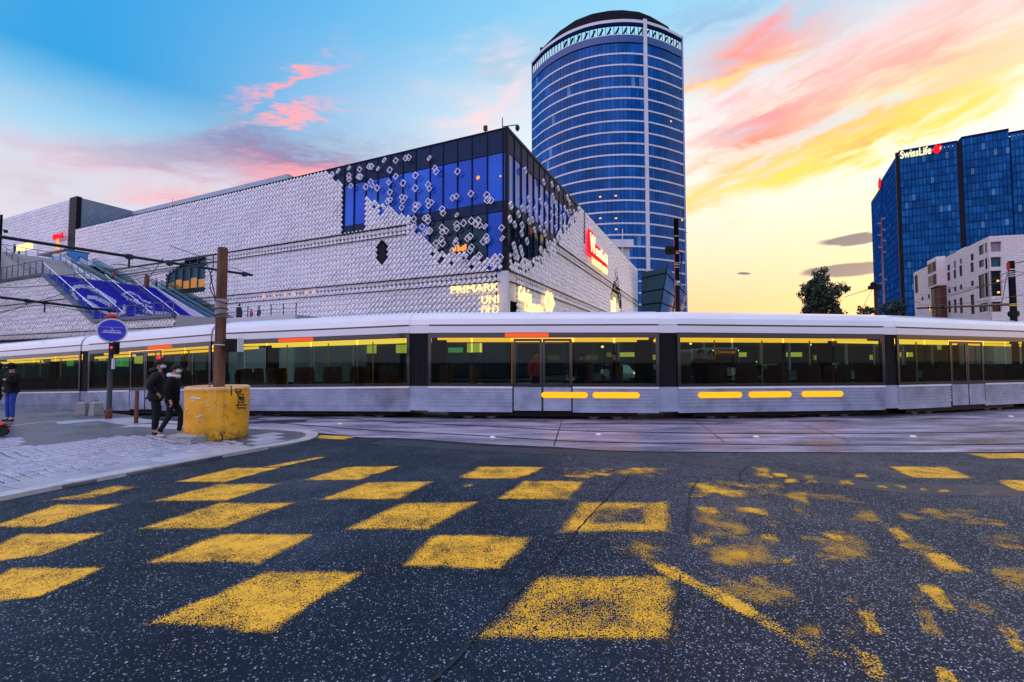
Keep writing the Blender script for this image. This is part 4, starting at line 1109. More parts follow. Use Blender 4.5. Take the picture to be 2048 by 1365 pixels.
b.box(-58.5, -52.6, -WZ + .3, -.4, 10.5, 11.83)
for k in range(26): b.box(-58.5 - .40 * k - .42, -58.5 - .40 * k, -WZ + 1.5, -6.6, 11.0, 11.83 + (k + 1) * .174)
b.box(-110, -68.8, -WZ - 8, -.4, 12, 16.36); b.build('step', M['stair_grey'], up)
b = MB(); b.prism([(-58.5, 11.0), (-58.5, 12.2), (-69, 16.9), (-69, 11)], -6.6, -6.2); b.build('stringer_wall', M['escal_side'], up)
def escalator(label, x0, z0, x1, z1, y0, y1):
    t = thing('escalator', label, 'escalator', FL.O, -A_, 'escalators beside the stairs')
    dx = x1 - x0
    m_ = MB()
    for y_ in (y0, (y0 + y1) / 2 - .1, y1 - .2):
        m_.prism([(x0 + 1.0, z0 - .6), (x0 + 1.0, z0 + .55), (x1 - .9, z1 + .55), (x1 - .9, z1 - .9)], y_, y_ + .2)
    m_.build('side_panel', M['escal_side'], t)
    m_ = MB(); n = 30
    for k in range(n):
        xa = x0 + dx * k / n; zz = z0 + (z1 - z0) * k / n
        m_.box(min(xa, xa + dx / n), max(xa, xa + dx / n), y0 + .21, y1 - .21, zz - .35, zz + .12)
    m_.build('escalator_steps', M['escal'], t)
    for y_ in (y0 + .1, (y0 + y1) / 2, y1 - .1):
        m_ = MB(); m_.prism([(x0 + .6, z0 + .5), (x0 + .6, z0 + 1.25), (x1 - .6, z1 + 1.25), (x1 - .6, z1 + .5)], y_ - .015, y_ + .015); m_.build('balustrade', M['bal_glass'], t)
        m_ = MB(); m_.tube([(x0 + 1.4, y_, z0 + .7), (x0 + 1.7, y_, z0 + 1.1), (x0 + .8, y_, z0 + 1.32), (x1 - .4, y_, z1 + 1.32), (x1 - 1.1, y_, z1 + 1.0)], .055, 6); m_.build('handrail', M['black'], t)
        m_ = MB(); m_.tube([(x0 + .5, y_ - .03, z0 + .56), (x1 - .5, y_ - .03, z1 + .56)], .05, 5); m_.build('skirt_trim', M['white_rail'], t)
    return t
escalator('lower pair of escalators with white sides beside the blue steps', -40.2, 6.0, -53.0, 11.83, -2.95, -.35)
escalator('upper pair of escalators climbing from the landing to the raised block', -58.5, 11.83, -69.5, 16.36, -6.0, -2.4)
def railing(label, pts, nposts, h=1.05, mat='rail_teal', top='rail_teal'):
    t = thing('railing', label, 'railing', FL.O, -A_, 'railings of the stairs and terrace')
    P = [Vector(p) for p in pts]
    m_ = MB(); m_.tube([p + Vector((0, 0, h)) for p in P], .045, 6); m_.build('top_rail', M[top], t)
    m_ = MB(); m_.tube([p + Vector((0, 0, h * .5)) for p in P], .018, 5); m_.tube([p + Vector((0, 0, h * .25)) for p in P], .018, 5); m_.build('cable_rail', M[mat], t)
    L = [(b_ - a).length for a, b_ in zip(P, P[1:])]; tot = sum(L)
    pm = MB(); pm.box(-.045, .045, -.03, .03, 0, h); me = pm.mesh('post', M[mat])
    for k in range(nposts):
        d = tot * k / max(1, nposts - 1); i = 0
        while i < len(L) - 1 and d > L[i]: d -= L[i]; i += 1
        o = link('post', me, t); o.location = P[i].lerp(P[i + 1], min(1, d / L[i]))
railing('grey railing along the landing edge above the lattice wall at far left', [(-52.6, -WZ, 11.9), (-74, -WZ, 11.9)], 15, 1.5)
railing('grey railing descending the near edge of the blue steps', [(-52.6, -WZ + .1, 11.9), (-41, -WZ + .1, 6.1)], 8, 1.2, top='white_rail')
railing('grey railing along the terrace edge at the foot of the blue steps', [(-41, -WZ, 6.08), (-27, -WZ, 6.08)], 10, 1.1)
for k, y_ in enumerate((-11.6, -8.6, -5.6)):
    railing(('white handrail across the left side of the blue logo steps', 'white handrail down the middle of the blue logo steps', 'white handrail on the right side of the blue logo steps')[k],
            [(-52.4, y_, 11.83), (-47.6, y_, 9.3), (-46.2, y_, 8.7), (-41.2, y_, 6.1)], 5, .9, top='white_rail')
railing('grey railing up the right side of the pale upper steps', [(-58.6, -6.8, 11.9), (-69, -6.8, 16.4)], 7, 1.0)
railing('grey railing up the left side of the pale upper steps', [(-58.6, -WZ + 1.6, 11.9), (-69, -WZ + 1.6, 16.4)], 7, 1.0)
railing('grey railing along the upper terrace edge below the amber lamp', [(-69, -WZ + 1.6, 16.4), (-69, -6.8, 16.4)], 6, 1.0)
railing('white railing on the terrace along the lattice wall right of the escalators', [(-27, -9.6, 6.05), (-17, -9.6, 6.05)], 7, 1.1, top='white_rail')
# glazed kiosk and lamp at the top of the upper escalator
k_ = thing('entrance_kiosk', 'small blue glazed lift kiosk at the head of the upper escalators', 'kiosk', FL.O, -A_)
kx0, _ = FL.hit(121, 515, -4); kx1, _ = FL.hit(150, 515, -4)
b = MB(); b.box(kx0, kx1, -5, -2.4, 16.36, 18.6); b.build('glazed_box', M['sky_glass'], k_); b = MB(); b.box(kx0 - 4, kx1, -5.3, -2.2, 18.6, 18.85); b.build('roof', M['rail_teal'], k_)
ol = thing('terrace_lamp', 'long glowing amber lamp box on the upper terrace at far left', 'lamp', FL.O, -A_)
x, z = FL.hit(36, 503, -7); x2, _ = FL.hit(62, 497, -7); b = MB(); b.box(x, x2, -7.2, -6.8, z, z + .9); b.build('light_box', emis('amber_lamp_box', (1, .55, .22), 2.2), ol)
b = MB(); b.box(x + .3, x + .45, -7.1, -6.9, 16.4, z); b.build('post', M['arm'], ol)
ol = thing('doorway_lamp', 'small amber light by the doorway under the raised block', 'lamp', FL.O, -A_)
x, z = FL.hit(117, 492, -2); b = MB(); b.prism([(x - .5, z - 1.0), (x, z - 1.4), (x + .45, z - .9), (x + .2, z + .5), (x - .1, z + 1.2)], -2.2, -2.0); b.build('light_box', M['orange_glow'], ol)

# ================================================================== ROUND TOWER
tw = thing('round_tower', 'tall curved blue glass office tower with white floor bands and dark crescent roof', 'tower')
RIM = [(1064.5, 123), (1090, 95), (1125.5, 70), (1160.7, 54), (1196, 44.5), (1231, 40.3), (1260, 39.8), (1289, 42.7), (1306, 47.5), (1325, 54), (1348, 65), (1363.5, 73.5)]
ZR = at(1289, 42.7, 150).z
rim = [gnd(px, py, ZR) for px, py in RIM]
front = bez([(p.x, p.y, 0) for p in rim], 240)
fl_ = [0.0]
for a, b_ in zip(front, front[1:]): fl_.append(fl_[-1] + (b_ - a).length)
def fpos(u, inset=0.0):
    u = min(max(u, 0), fl_[-1]); k = min(int(np.searchsorted(fl_, u, side='right')) - 1, len(front) - 2); k = max(0, k)
    t = (front[k + 1] - front[k]); f = (u - fl_[k]) / t.length; t.normalize()
    return front[k].lerp(front[k + 1], f) + Vector((-t.y, t.x, 0)) * inset, t
NP = 46; PWD = fl_[-1] / NP
usp = min(range(len(front)), key=lambda k: (front[k] - Vector((rim[7].x, rim[7].y, 0))).length); USP = fl_[usp]
back_pts = [fpos(fl_[-1])[0] + Vector((4, 22, 0)), fpos(fl_[-1])[0] + Vector((-8, 38, 0)), fpos(0)[0] + Vector((14, 34, 0)), fpos(0)[0] + Vector((1, 16, 0))]
plan = [fpos(fl_[-1] * k / 60, .35)[0] for k in range(61)] + back_pts
b = MB(); b.slab([(p.x, p.y) for p in plan], 0, ZR - 6.2); b.build('core', M['swiss_frame'], tw)
FH, ZB0 = 3.87, 105.5
floors = [ZB0 - FH * k for k in range(25)]
for z in floors:                       # white floor bands
    m_ = MB()
    for k in range(NP):
        q = [fpos(PWD * k + .04, -.18)[0], fpos(PWD * (k + 1) - .04, -.18)[0], fpos(PWD * (k + 1) - .04, .2)[0], fpos(PWD * k + .04, .2)[0]]
        m_.slab([(p.x, p.y) for p in q], z - .28, z + .28)
    m_.build('floor_band', M['white_metal'], tw)
pm = []
for g in TG:
    m_ = MB(); m_.box(-PWD / 2 + .05, PWD / 2 - .05, -.03, .03, .0, FH - .60); pm.append(m_.mesh('window_pane', g))
cells = []
for i, z in enumerate(floors):
    if z < 12: continue
    for k in range(NP):
        cells.append((z, k))
for z in (ZB0 + FH + .2,):
    for k in range(NP): cells.append((ZB0 + .0 + FH, k))
random.seed(5)
def pick(k, z):
    r = random.random()
    if r < .012: return 3
    w = math.sin(k * .23 + 1.2) * .3 + random.uniform(-.25, .25)
    return 2 if w > .22 else (1 if w < -.18 else 0)
cells.sort(key=lambda c: c[0])
rest = [MB() for _ in TG]
vis = [c for c in cells if c[0] - FH > 30]; low = [c for c in cells if c[0] - FH <= 30]
for n_, (z, k) in enumerate(vis + low):
    q, t = fpos(PWD * (k + .5)); a = math.atan2(t.y, t.x); g = pick(k, z); z0 = z - FH + .30
    if n_ < 300:
        o = link('window_pane', pm[g], tw); o.location = (q.x, q.y, z0); o.rotation_euler = (0, 0, a)
    else:
        ca, sa = math.cos(a), math.sin(a)
        rest[g].add([(q.x + ca * v.co.x - sa * v.co.y, q.y + sa * v.co.x + ca * v.co.y, z0 + v.co.z) for v in pm[g].vertices], [tuple(p.vertices) for p in pm[g].polygons])
m_ = MB()
for i, r_ in enumerate(rest): m_.add(r_.v, r_.f, i)
tag(m_.build('glazing', TG, tw), kind='stuff')
# bright vertical fin and right-hand edge
def fin(u, w, z0, z1, name, mat, out=.55):
    q, t = fpos(u); n_ = Vector((-t.y, t.x, 0)); m_ = MB()
    m_.slab([((q + t * a + n_ * c).x, (q + t * a + n_ * c).y) for a, c in ((-w, -out), (w, -out), (w, .3), (-w, .3))], z0, z1); return m_.build(name, mat, tw)
fin(USP, .62, 0, ZR + .4, 'vertical_fin', M['white_metal'])
fin(fl_[-1] - .1, .28, 0, ZR - .2, 'edge_fin', pbr('pale_blue_edge', (.25, .36, .62), .4), .4)
fin(.1, .12, 0, ZR - .2, 'edge_fin', pbr('blue_edge', (.08, .16, .40), .4), .3)
# open crown: ring beams, posts and slanted braces with sky between
for z0, z1, mt in ((ZR - 1.0, ZR, M['white_metal']), (ZR - 2.1, ZR - 1.05, M['swiss_frame']), (ZB0 + FH + .05, ZB0 + FH + 2.5, pbr('crown_band_blue', (.03, .08, .27), .4)), (ZB0 + FH + 2.55, ZB0 + FH + 2.8, M['white_metal'])):
    m_ = MB()
    for k in range(60):
        q = [fpos(fl_[-1] * k / 60, -.25)[0], fpos(fl_[-1] * (k + 1) / 60, -.25)[0], fpos(fl_[-1] * (k + 1) / 60, .35)[0], fpos(fl_[-1] * k / 60, .35)[0]]
        m_.slab([(p.x, p.y) for p in q], z0, z1)
    m_.build('crown_ring', mt, tw)
zc0, zc1 = ZB0 + FH + 2.8, ZR - 2.1
pmesh = MB(); pmesh.box(-.10, .10, -.1, .1, 0, zc1 - zc0); pme = pmesh.mesh('crown_post', M['swiss_frame'])
for k in range(NP + 1):
    q, t = fpos(PWD * k, .2); o = link('crown_post', pme, tw); o.location = (q.x, q.y, zc0); o.rotation_euler = (0, 0, math.atan2(t.y, t.x))
for k in range(12, NP, 2):
    q, t = fpos(PWD * k, 1.2); q2, _ = fpos(PWD * (k + 1.3), 1.2); m_ = MB(); m_.tube([(q.x, q.y, zc0), (q2.x, q2.y, zc1)], .33, 5); m_.build('crown_brace', M['swiss_frame'], tw)
# crescent visor over the crown
VT = [(1088, 95), (1090, 91), (1118.5, 63), (1151, 41), (1184, 28), (1219, 21.6), (1245, 20.4), (1278, 24), (1301, 33), (1339, 55), (1341, 62)]
va, vb = 0.06, 0.93
m_ = MB(); nv = 48; inner = []
def pxy(p):
    q = Vector(p) - EYE; c, s = math.cos(PIT), math.sin(PIT); dd = q.y * c + q.z * s
    return 1024 + FPX * q.x / dd, 682.5 - FPX * (-q.y * s + q.z * c) / dd
cc = Vector((38, 176, 0))
for k in range(nv + 1):
    q, t = fpos(fl_[-1] * (va + (vb - va) * k / nv), 1.2); px, _ = pxy((q.x, q.y, ZR))
    py = interp(px, VT); p_ = at(px, py, q.y); zt = max(p_.z, ZR + .15)
    qi, _t = fpos(fl_[-1] * (va + (vb - va) * k / nv), 3.6)
    m_.v += [(q.x, q.y, ZR + .02), (q.x, q.y, zt), (qi.x, qi.y, zt + .5), (qi.x, qi.y, max(zt - .3, ZR + .1))]
for k in range(nv):
    for a in range(4):
        c_ = (a + 1) % 4; m_.f.append((4 * k + a, 4 * (k + 1) + a, 4 * (k + 1) + c_, 4 * k + c_))
m_.f += [(0, 1, 2, 3), tuple(4 * nv + i for i in (3, 2, 1, 0))]; m_.mi = [0] * len(m_.f)
m_.build('roof_visor', M['visor'], tw)
for px, py in ((1160, 500), (1247, 487), (1257, 482), (1232, 440), (1225, 370), (1240, 369), (1344, 243), (1363, 441), (1231, 346)):
    pass
# lit spots behind the glass
for px, py in ((1231, 437), (1231, 459), (1258, 483), (1201, 437), (1200, 394), (1231, 392), (1344, 243), (1363, 441)):
    best = min((abs(pxy(fpos(fl_[-1] * k / 200)[0] + Vector((0, 0, 60)))[0] - px), k) for k in range(201))[1]
    q, t = fpos(fl_[-1] * best / 200, -.10); p_ = at(px, py, q.y); m_ = MB(); m_.box(-.35, .35, -.05, .05, -.22, .22)
    m_.build('lit_spot', M['lit_warm'], tw, loc=(q.x, q.y, p_.z), rot=(0, 0, math.atan2(t.y, t.x)))

# green glass annex with a leaning wall at the tower foot
an = thing('glass_annex', 'low dark green glass building with a leaning pale glazed wall at the tower foot', 'building')
AX = Frame(FR.world(RW + 2, -.5, 0), 0)
p0 = FR.world(RW + 1.0, 1.0, 0); Yf = p0.y + 1.5
def pt(px, py, Y): return at(px, py, Y)
Q = [pt(1283, 546, Yf), pt(1335, 533, Yf), pt(1316, 640, Yf), pt(1283, 640, Yf)]
Q2 = [pt(1335, 533, Yf), pt(1374, 583, Yf + 16), pt(1362, 640, Yf + 16), pt(1316, 640, Yf)]
b = MB()
for qq, mi in ((Q, 0), (Q2, 1)): b.add([Q[0], Q[1], Q[2], Q[3]] if qq is Q else Q2, [(0, 1, 2, 3)], mi)
bk = [p + Vector((6, 14, 0)) for p in (Q[0], Q[3])]
b.add([Q[0], Q[1], Q2[1], bk[0]], [(0, 3, 2, 1)], 2); b.add([Q[0], Q[3], bk[1], bk[0]], [(0, 1, 2, 3)], 2)
b.add([Q2[1], Q2[2], bk[1], bk[0]], [(0, 1, 2, 3)], 2)
low_ = [Vector((p.x, p.y, 0)) for p in (Q[3], Q[2], Q2[2])]
b.add([Q[3], Q[2], Q2[2], low_[2], low_[1], low_[0]], [(0, 1, 4, 5), (1, 2, 3, 4)], 0)
b.build('wall', [M['teal_glass'], M['sky_glass'], M['frame_dark']], an)
for f in (.12, .42, .68, .93):
    m_ = MB(); m_.tube([Q[0].lerp(Q[3], f) + Vector((0, -.1, 0)), Q[1].lerp(Q[2], f) + Vector((0, -.1, 0))], .18, 4); m_.build('transom', M['frame_dark'], an)
    m_ = MB(); m_.tube([Q2[0].lerp(Q2[3], f) + Vector((0, -.1, 0)), Q2[1].lerp(Q2[2], f) + Vector((0, -.1, 0))], .12, 4); m_.build('transom', M['frame_dark'], an)
for f in (.0, .55):
    m_ = MB(); m_.tube([Q2[0].lerp(Q2[1], f) + Vector((0, -.1, 0)), Q2[3].lerp(Q2[2], f) + Vector((0, -.1, 0))], .12, 4); m_.build('transom', M['frame_dark'], an)
m_ = MB(); m_.box(FR.world(RW, 2, 0).x + .2, FR.world(RW, 2, 0).x + 2.2, Yf + 1, Yf + 6, 0, Q[0].z + .3); m_.build('dark_gap', M['frame_dark'], an)
# white plant room and flagpole on the mall roof end
pr = thing('plant_room', 'pale flat roofed plant room on the far end of the mall roof before the tower', 'rooftop hut')
P1, P2 = at(1215, 520, 100), at(1259, 498, 100)
b = MB(); b.box(P1.x, P2.x, 100, 106, HTOP - .3, P2.z + .2); b.build('wall', M['backl'], pr)
b = MB(); b.box(P1.x - .8, P2.x + .7, 99.2, 107, P2.z + .2, P2.z + 1.9); b.build('roof', M['white_metal'], pr)
fp = thing('flagpole', 'thin white pole standing on the mall roof in front of the round tower', 'pole')
a_, c_ = at(1245, 510, 98.5), at(1245, 458, 98.5); b = MB(); b.tube([(a_.x, 98.5, HTOP - .2), (c_.x, 98.5, c_.z)], .09, 6); b.build('pole', M['white_metal'], fp)

# ================================================================== BLUE OFFICE TOWER (right)
OC = at(1797, 306, 176)
OH = OC.z
OF = Frame((OC.x, OC.y, 0), R(-29.5)); OS = Frame((OC.x, OC.y, 0), R(60.5))
of = thing('office_tower', 'broad dark blue gridded glass office tower with lit rooftop lettering', 'tower', OF.O, OF.a)
x1, _ = OF.hit(1915, 300); x2, _ = OF.hit(1924, 300); x3, z3 = OF.hit(2018, 272); x4 = OF.hit(2250, 270)[0]
s2, _ = OS.hit(1760, 350); s2b, _ = OS.hit(1764, 350); s1_, zl = OS.hit(1741, 373)
side = link('side_facade', None, of); side.rotation_euler = (0, 0, R(-90))
b = MB(); b.box(.6, x4, .3, abs(s1_) - .3, 0, OH - 1.2); b.box(x2 - .3, x3, .32, 6, OH - 1.2, OH + 1.6); b.build('wall', M['swiss_frame'], of)
def glazing(par, x0, x1_, z0, z1, y=0.0, pw=1.08, ph=2.9, mats=None):
    nx = max(1, round((x1_ - x0) / pw)); nz = int((z1 - z0) / ph); pw = (x1_ - x0) / nx
    m_ = MB()
    for j in range(nz):
        for i in range(nx):
            z = z1 - (j + 1) * ph; r = random.random()
            mi = 3 if r < .035 + (.09 if j > nz * .62 and j % 2 == 0 else 0) else (2 if r < .30 else (1 if r < .55 else 0))
            m_.box(x0 + i * pw + .07, x0 + (i + 1) * pw - .07, y - .05, y + .2, z + .55, z + ph - .08, mi)
            m_.box(x0 + i * pw + .07, x0 + (i + 1) * pw - .07, y - .03, y + .2, z + .08, z + .47, 1 if random.random() < .7 else 0)
    return tag(m_.build('glazing', mats or SG, par), kind='stuff')
glazing(of, .2, x1 - .2, 0, OH); glazing(of, x2, x3, 0, OH + 1.0); glazing(of, x3 + .3, x4, 0, OH - .3)
for xa, xb in ((x1 - .2, x2), (-.9, .2)):
    m_ = MB(); m_.box(xa, xb, .25, .9, 0, OH + .3); m_.build('recess', M['frame_dark'], of)
m_ = MB(); m_.box(.2, x1, -.12, 2, OH, OH + .8); m_.box(x2, x3, -.12, 2, OH + 1.0, OH + 1.9); m_.box(x3, x4, -.1, 2, OH - .3, OH + .5); m_.build('parapet', M['swiss_frame'], of)
# side facade: frame with its own x axis; s runs away from the corner
cor = 2.2
SM = [pbr('matt_blue_panel', c, .8, spec=0.0) for c in ((.010, .085, .33), (.008, .070, .28), (.014, .105, .37), (.05, .17, .42))]
glazing(side, -abs(s2) + .1, -cor, 0, OH + .2, mats=SM); glazing(side, -abs(s1_), -abs(s2b) - .1, 0, OH + .2, mats=SM)
m_ = MB(); m_.box(-abs(s2b) - .1, -abs(s2) + .1, .1, .8, 0, OH); m_.build('recess', M['frame_dark'], side)
m_ = MB(); m_.box(-abs(s1_) + .1, -cor + .2, .25, 6, 0, OH - .4); m_.build('wall', M['swiss_frame'], side)
osn = thing('rooftop_sign', 'white lit SwissLife lettering with red emblem at the top of the blue office tower', 'rooftop sign', OF.O, OF.a)
x, z = OF.hit(1800, 317, -.4); xe, ze = OF.hit(1862, 309, -.4)
t_ = text('SwissLife', 4.3, M['sign_cream'], osn, (x, -.5, z - .2), extrude=.2, off=.03); bpy.context.view_layer.update(); t_.scale.x = (xe - x) / t_.dimensions.x
x, z = OF.hit(1864, 305, -.4); xe, ze = OF.hit(1884, 294, -.4); w = xe - x
m_ = MB(); m_.prism([(x, z + .6), (x + w * .25, z - .6), (x + w * .5, z - 1.0), (x + w * .8, z - .2), (x + w, z + 1.6), (x + w * .8, z + 2.2), (x + w * .55, z + 2.0), (x + w * .5, z + 3.0), (x + w * .25, z + 2.2), (x + w * .2, z + 1.2)], -.9, -.5); m_.build('emblem', M['sign_red'], osn)
m_ = MB(); m_.box(x + w * .72, x + w * .86, -1.0, -.92, z + .75, z + 1.0); m_.box(x + w * .76, x + w * .82, -1.0, -.92, z + .4, z + 1.35); m_.build('cross', M['sign_cream'], osn)
os2 = thing('rooftop_sign', 'steeply foreshortened lettering with red emblem on the left side of the blue office tower', 'rooftop sign', OF.O, OF.a - R(90))
xa, za = abs(s1_) - 1, OH - 3.2
t_ = text('SwissLife', 3.6, M['sign_cream'], os2, (0, 0, 0), extrude=.2)
t_.rotation_euler = (math.pi / 2, 0, 0); t_.location = (-abs(s1_) + 1, -.5, OH - 2.9); 
bpy.context.view_layer.update(); t_.scale.x = (abs(s1_) - abs(s2b) - 6) / t_.dimensions.x
m_ = MB(); e0 = t_.location.x + (abs(s1_) - abs(s2b) - 5); m_.prism([(e0, OH - 3), (e0 + 3, OH - 3.4), (e0 + 5, OH - 1), (e0 + 3.2, OH + 1.2), (e0 + .8, OH + .2)], -.9, -.5); m_.build('emblem', M['sign_red'], os2)

# ================================================================== PALE APARTMENT BLOCK (right)
AC = at(1979, 474, 74)
AH = AC.z
AL = Frame((AC.x, AC.y, 0), math.pi / 2 - R(25.7))          # left face, x runs away from the corner
# left face seen from the street: local x must run left to right, so mirror: origin at the far end
fx, fz = Frame((AC.x, AC.y, 0), R(90 - 25.7 + 180)).hit(1829, 547)
dirL = Vector((math.sin(R(25.7)), math.cos(R(25.7)), 0))
far_pt = at(1829, 547, 74)
def hit_line(px):                                           # distance along the left face for a pixel column
    d = ray(px, 600); k = d.x / d.y; return (k * AC.y - AC.x) / (dirL.x - k * dirL.y)
LL = hit_line(1829)
ALF = Frame(AC - Vector((0, 0, AC.z)) + dirL * LL, math.atan2(-dirL.y, -dirL.x))
ARF = Frame((AC.x, AC.y, 0), R(-12))
ap = thing('apartment_block', 'pale tiled apartment block with narrow vertical windows in front of the blue office tower', 'building', ALF.O, ALF.a)
def wall_grid(rects, x0, x1_, z0, z1, y0, depth, mb):
    X = sorted(set([x0, x1_] + [r[0] for r in rects] + [r[1] for r in rects])); Z = sorted(set([z0, z1] + [r[2] for r in rects] + [r[3] for r in rects]))
    for xa, xb in zip(X, X[1:]):
        for za, zb in zip(Z, Z[1:]):
            cx, cz = (xa + xb) / 2, (za + zb) / 2
            if xb - xa < 1e-4 or zb - za < 1e-4 or any(r[0] < cx < r[1] and r[2] < cz < r[3] for r in rects): continue
            mb.add([(xa, y0, za), (xb, y0, za), (xb, y0, zb), (xa, y0, zb)], [(0, 1, 2, 3)])
    for r in rects:
        xa, xb, za, zb = r[:4]
        mb.add([(xa, y0, za), (xb, y0, za), (xb, y0, zb), (xa, y0, zb), (xa, y0 + depth, za), (xb, y0 + depth, za), (xb, y0 + depth, zb), (xa, y0 + depth, zb)],
               [(0, 4, 5, 1), (1, 5, 6, 2), (2, 6, 7, 3), (3, 7, 4, 0)])
def zoomR(x, y): return 1820 + x / 6.825, 450 + y / 6.825
WL = [(245,268,628,725,'win_shut'),(245,268,735,855,'win_red'),(310,337,592,690,'win_shut'),(310,337,700,850,'win_dark'),(510,545,540,632,'win_teal'),(510,545,640,770,'win_red'),(596,626,490,600,'win_shut'),(596,626,606,740,'win_red'),
      (676,708,457,540,'win_shut'),(676,708,546,710,'win_red'),(828,866,388,498,'win_dark'),(828,866,508,655,'win_red'),(158,180,978,1038,'win_dark'),(246,270,942,1008,'win_dark'),(316,340,918,982,'win_dark'),
      (520,550,868,940,'win_dark'),(600,630,840,915,'win_dark'),(680,710,812,888,'win_dark'),(834,868,758,842,'win_red'),(248,272,1100,1180,'lit_warm'),(316,340,1076,1180,'win_dark'),(522,552,1036,1205,'win_dark'),
      (602,632,1012,1205,'win_red'),(682,714,990,1210,'win_red'),(834,872,945,1225,'win_red'),(70,104,680,940,'win_dark')]
rects = []
for a, c, t0, t1, mt in WL:
    xa, za = ALF.hit(*zoomR(a, t1)); xb, zb = ALF.hit(*zoomR(c, (t0)))
    rects.append((min(xa, xb), max(xa, xb), za, zb, mt))
BAYC = [(942,1002,265,420,'win_teal'),(1022,1050,245,390,'win_shut'),(942,1005,470,590,'win_teal'),(1026,1052,450,612,'win_dark'),(945,1010,668,1010,'win_teal'),(1030,1058,650,990,'win_dark'),(945,1062,1055,1200,'win_teal')]
for a, c, t0, t1, mt in BAYC:
    xa, za = ALF.hit(*zoomR(a, t1)); xb, zb = ALF.hit(*zoomR(c, t0)); rects.append((min(xa, xb), max(xa, xb), za, zb, mt))
# keep openings apart
mb = MB(); wall_grid(rects, 0, LL - .02, 0, AH, 0, .17, mb); mb.build('wall', M['white_clad'], ap)
def window(par, r, y=.42):
    xa, xb, za, zb, mt = r
    m_ = MB(); m_.box(xa, xb, y, y + .05, za, zb); w_ = m_.build('window', M[mt], par)
    m_ = MB()
    for q in ((xa, xa + .09, za, zb), (xb - .09, xb, za, zb), (xa + .09, xb - .09, za, za + .08), (xa + .09, xb - .09, zb - .08, zb)): m_.box(q[0], q[1], y - .08, y - .005, q[2], q[3])
    m_.build('frame', M['frame_dark'] if mt != 'win_shut' else M['win_shut'], w_)
    if xb - xa > 2.2 or zb - za > 3.2:
        m_ = MB()
        if xb - xa > 2.2: m_.box((xa + xb) / 2 - .05, (xa + xb) / 2 + .05, y - .07, y - .004, za + .08, zb - .08)
        if zb - za > 3.2: m_.box(xa + .09, xb - .09, y - .068, y - .003, (za + zb) / 2 - .12, (za + zb) / 2 + .12)
        m_.build('mullion', M['frame_dark'], w_)
for r in rects: window(ap, r, .15)
# projecting bay between the two window groups
bx0, bz1 = ALF.hit(*zoomR(352, 500)); bx1, _ = ALF.hit(*zoomR(484, 470))
_, bz0 = ALF.hit(*zoomR(420, 850)); bz0b = 3.0
bay = MB(); bay.box(bx0, bx1, -1.4, 0.0, bz0, AH + .4); bay.build('bay', M['white_clad'], ap)
hb = (AH + .4 - bz0)
for j in range(2):
    zz0 = bz0 + hb * (.06 + .47 * j); zz1 = bz0 + hb * (.42 + .44 * j)
    m_ = MB(); m_.box(bx0 + .3, (bx0 + bx1) / 2 - .1, -1.46, -1.40, zz0, zz1); m_.build('window', M['win_dark'] if j else M['win_teal'], ap)
    m_ = MB(); m_.box((bx0 + bx1) / 2 + .35, bx1 - .3, -1.46, -1.40, zz0, zz1); m_.build('window', M['win_red'], ap)
m_ = MB(); m_.box(bx0 + .1, bx1 - .1, -1.0, -.02, 2.0, bz0 - .02); m_.build('bay_infill', M['win_red'], ap)
m_ = MB(); m_.box(bx0 + .3, (bx0 + bx1) / 2, -1.06, -1.0, 2.3, bz0 - .3); m_.build('window', M['win_dark'], ap)
m_ = MB(); m_.box(bx0 + .4, bx1 - .5, -1.08, -1.0, 4.0, 5.0); m_.build('lit_window', M['lit_warm'], ap)
rf_ = link('right_facade', None, ap); rf_.matrix_local = Matrix.Identity(4)
rf_.location = (LL, 0, 0); rf_.rotation_euler = (0, 0, ARF.a - ALF.a)
WR = [(1104,1248,222,372,'win_shut'),(1108,1246,432,575,'win_teal'),(1110,1248,618,975,'win_dark'),(1114,1252,1042,1188,'win_red')]
rr = []
for a, c, t0, t1, mt in WR:
    xa, za = ARF.hit(*zoomR(a, t1)); xb, zb = ARF.hit(*zoomR(c, t0 + 5)); rr.append((xa, xb, za, zb, mt))
mb = MB(); wall_grid(rr, .02, 34, 0, AH, 0, .42, mb); mb.build('wall', M['white_clad'], rf_)
for r in rr: window(rf_, r, .38)
for zz in (rr[2][2] + .5, (rr[2][2] + rr[2][3]) / 2 + .3):
    m_ = MB(); m_.box(rr[2][1] - .45, rr[2][1] - .15, .3, .4, zz, zz + .3); m_.build('lit_lamp', M['lit_warm'], rf_)
m_ = MB(); da = ARF.a - ALF.a; m_.slab([(0, .01), (LL, .01), (LL + 34 * math.cos(da), 34 * math.sin(da)), (0, 34)], AH - .1, AH + .12); m_.build('roof', M['white_clad'], ap)
for a, c, t0 in ((585, 695, 308), (700, 845, 258)):
    xa, _ = ALF.hit(*zoomR(a, 380)); xb, zb = ALF.hit(*zoomR(c, t0)); m_ = MB(); m_.box(xa, xb, .6, 3, AH, zb); m_.build('roof_parapet', M['white_metal'], ap)

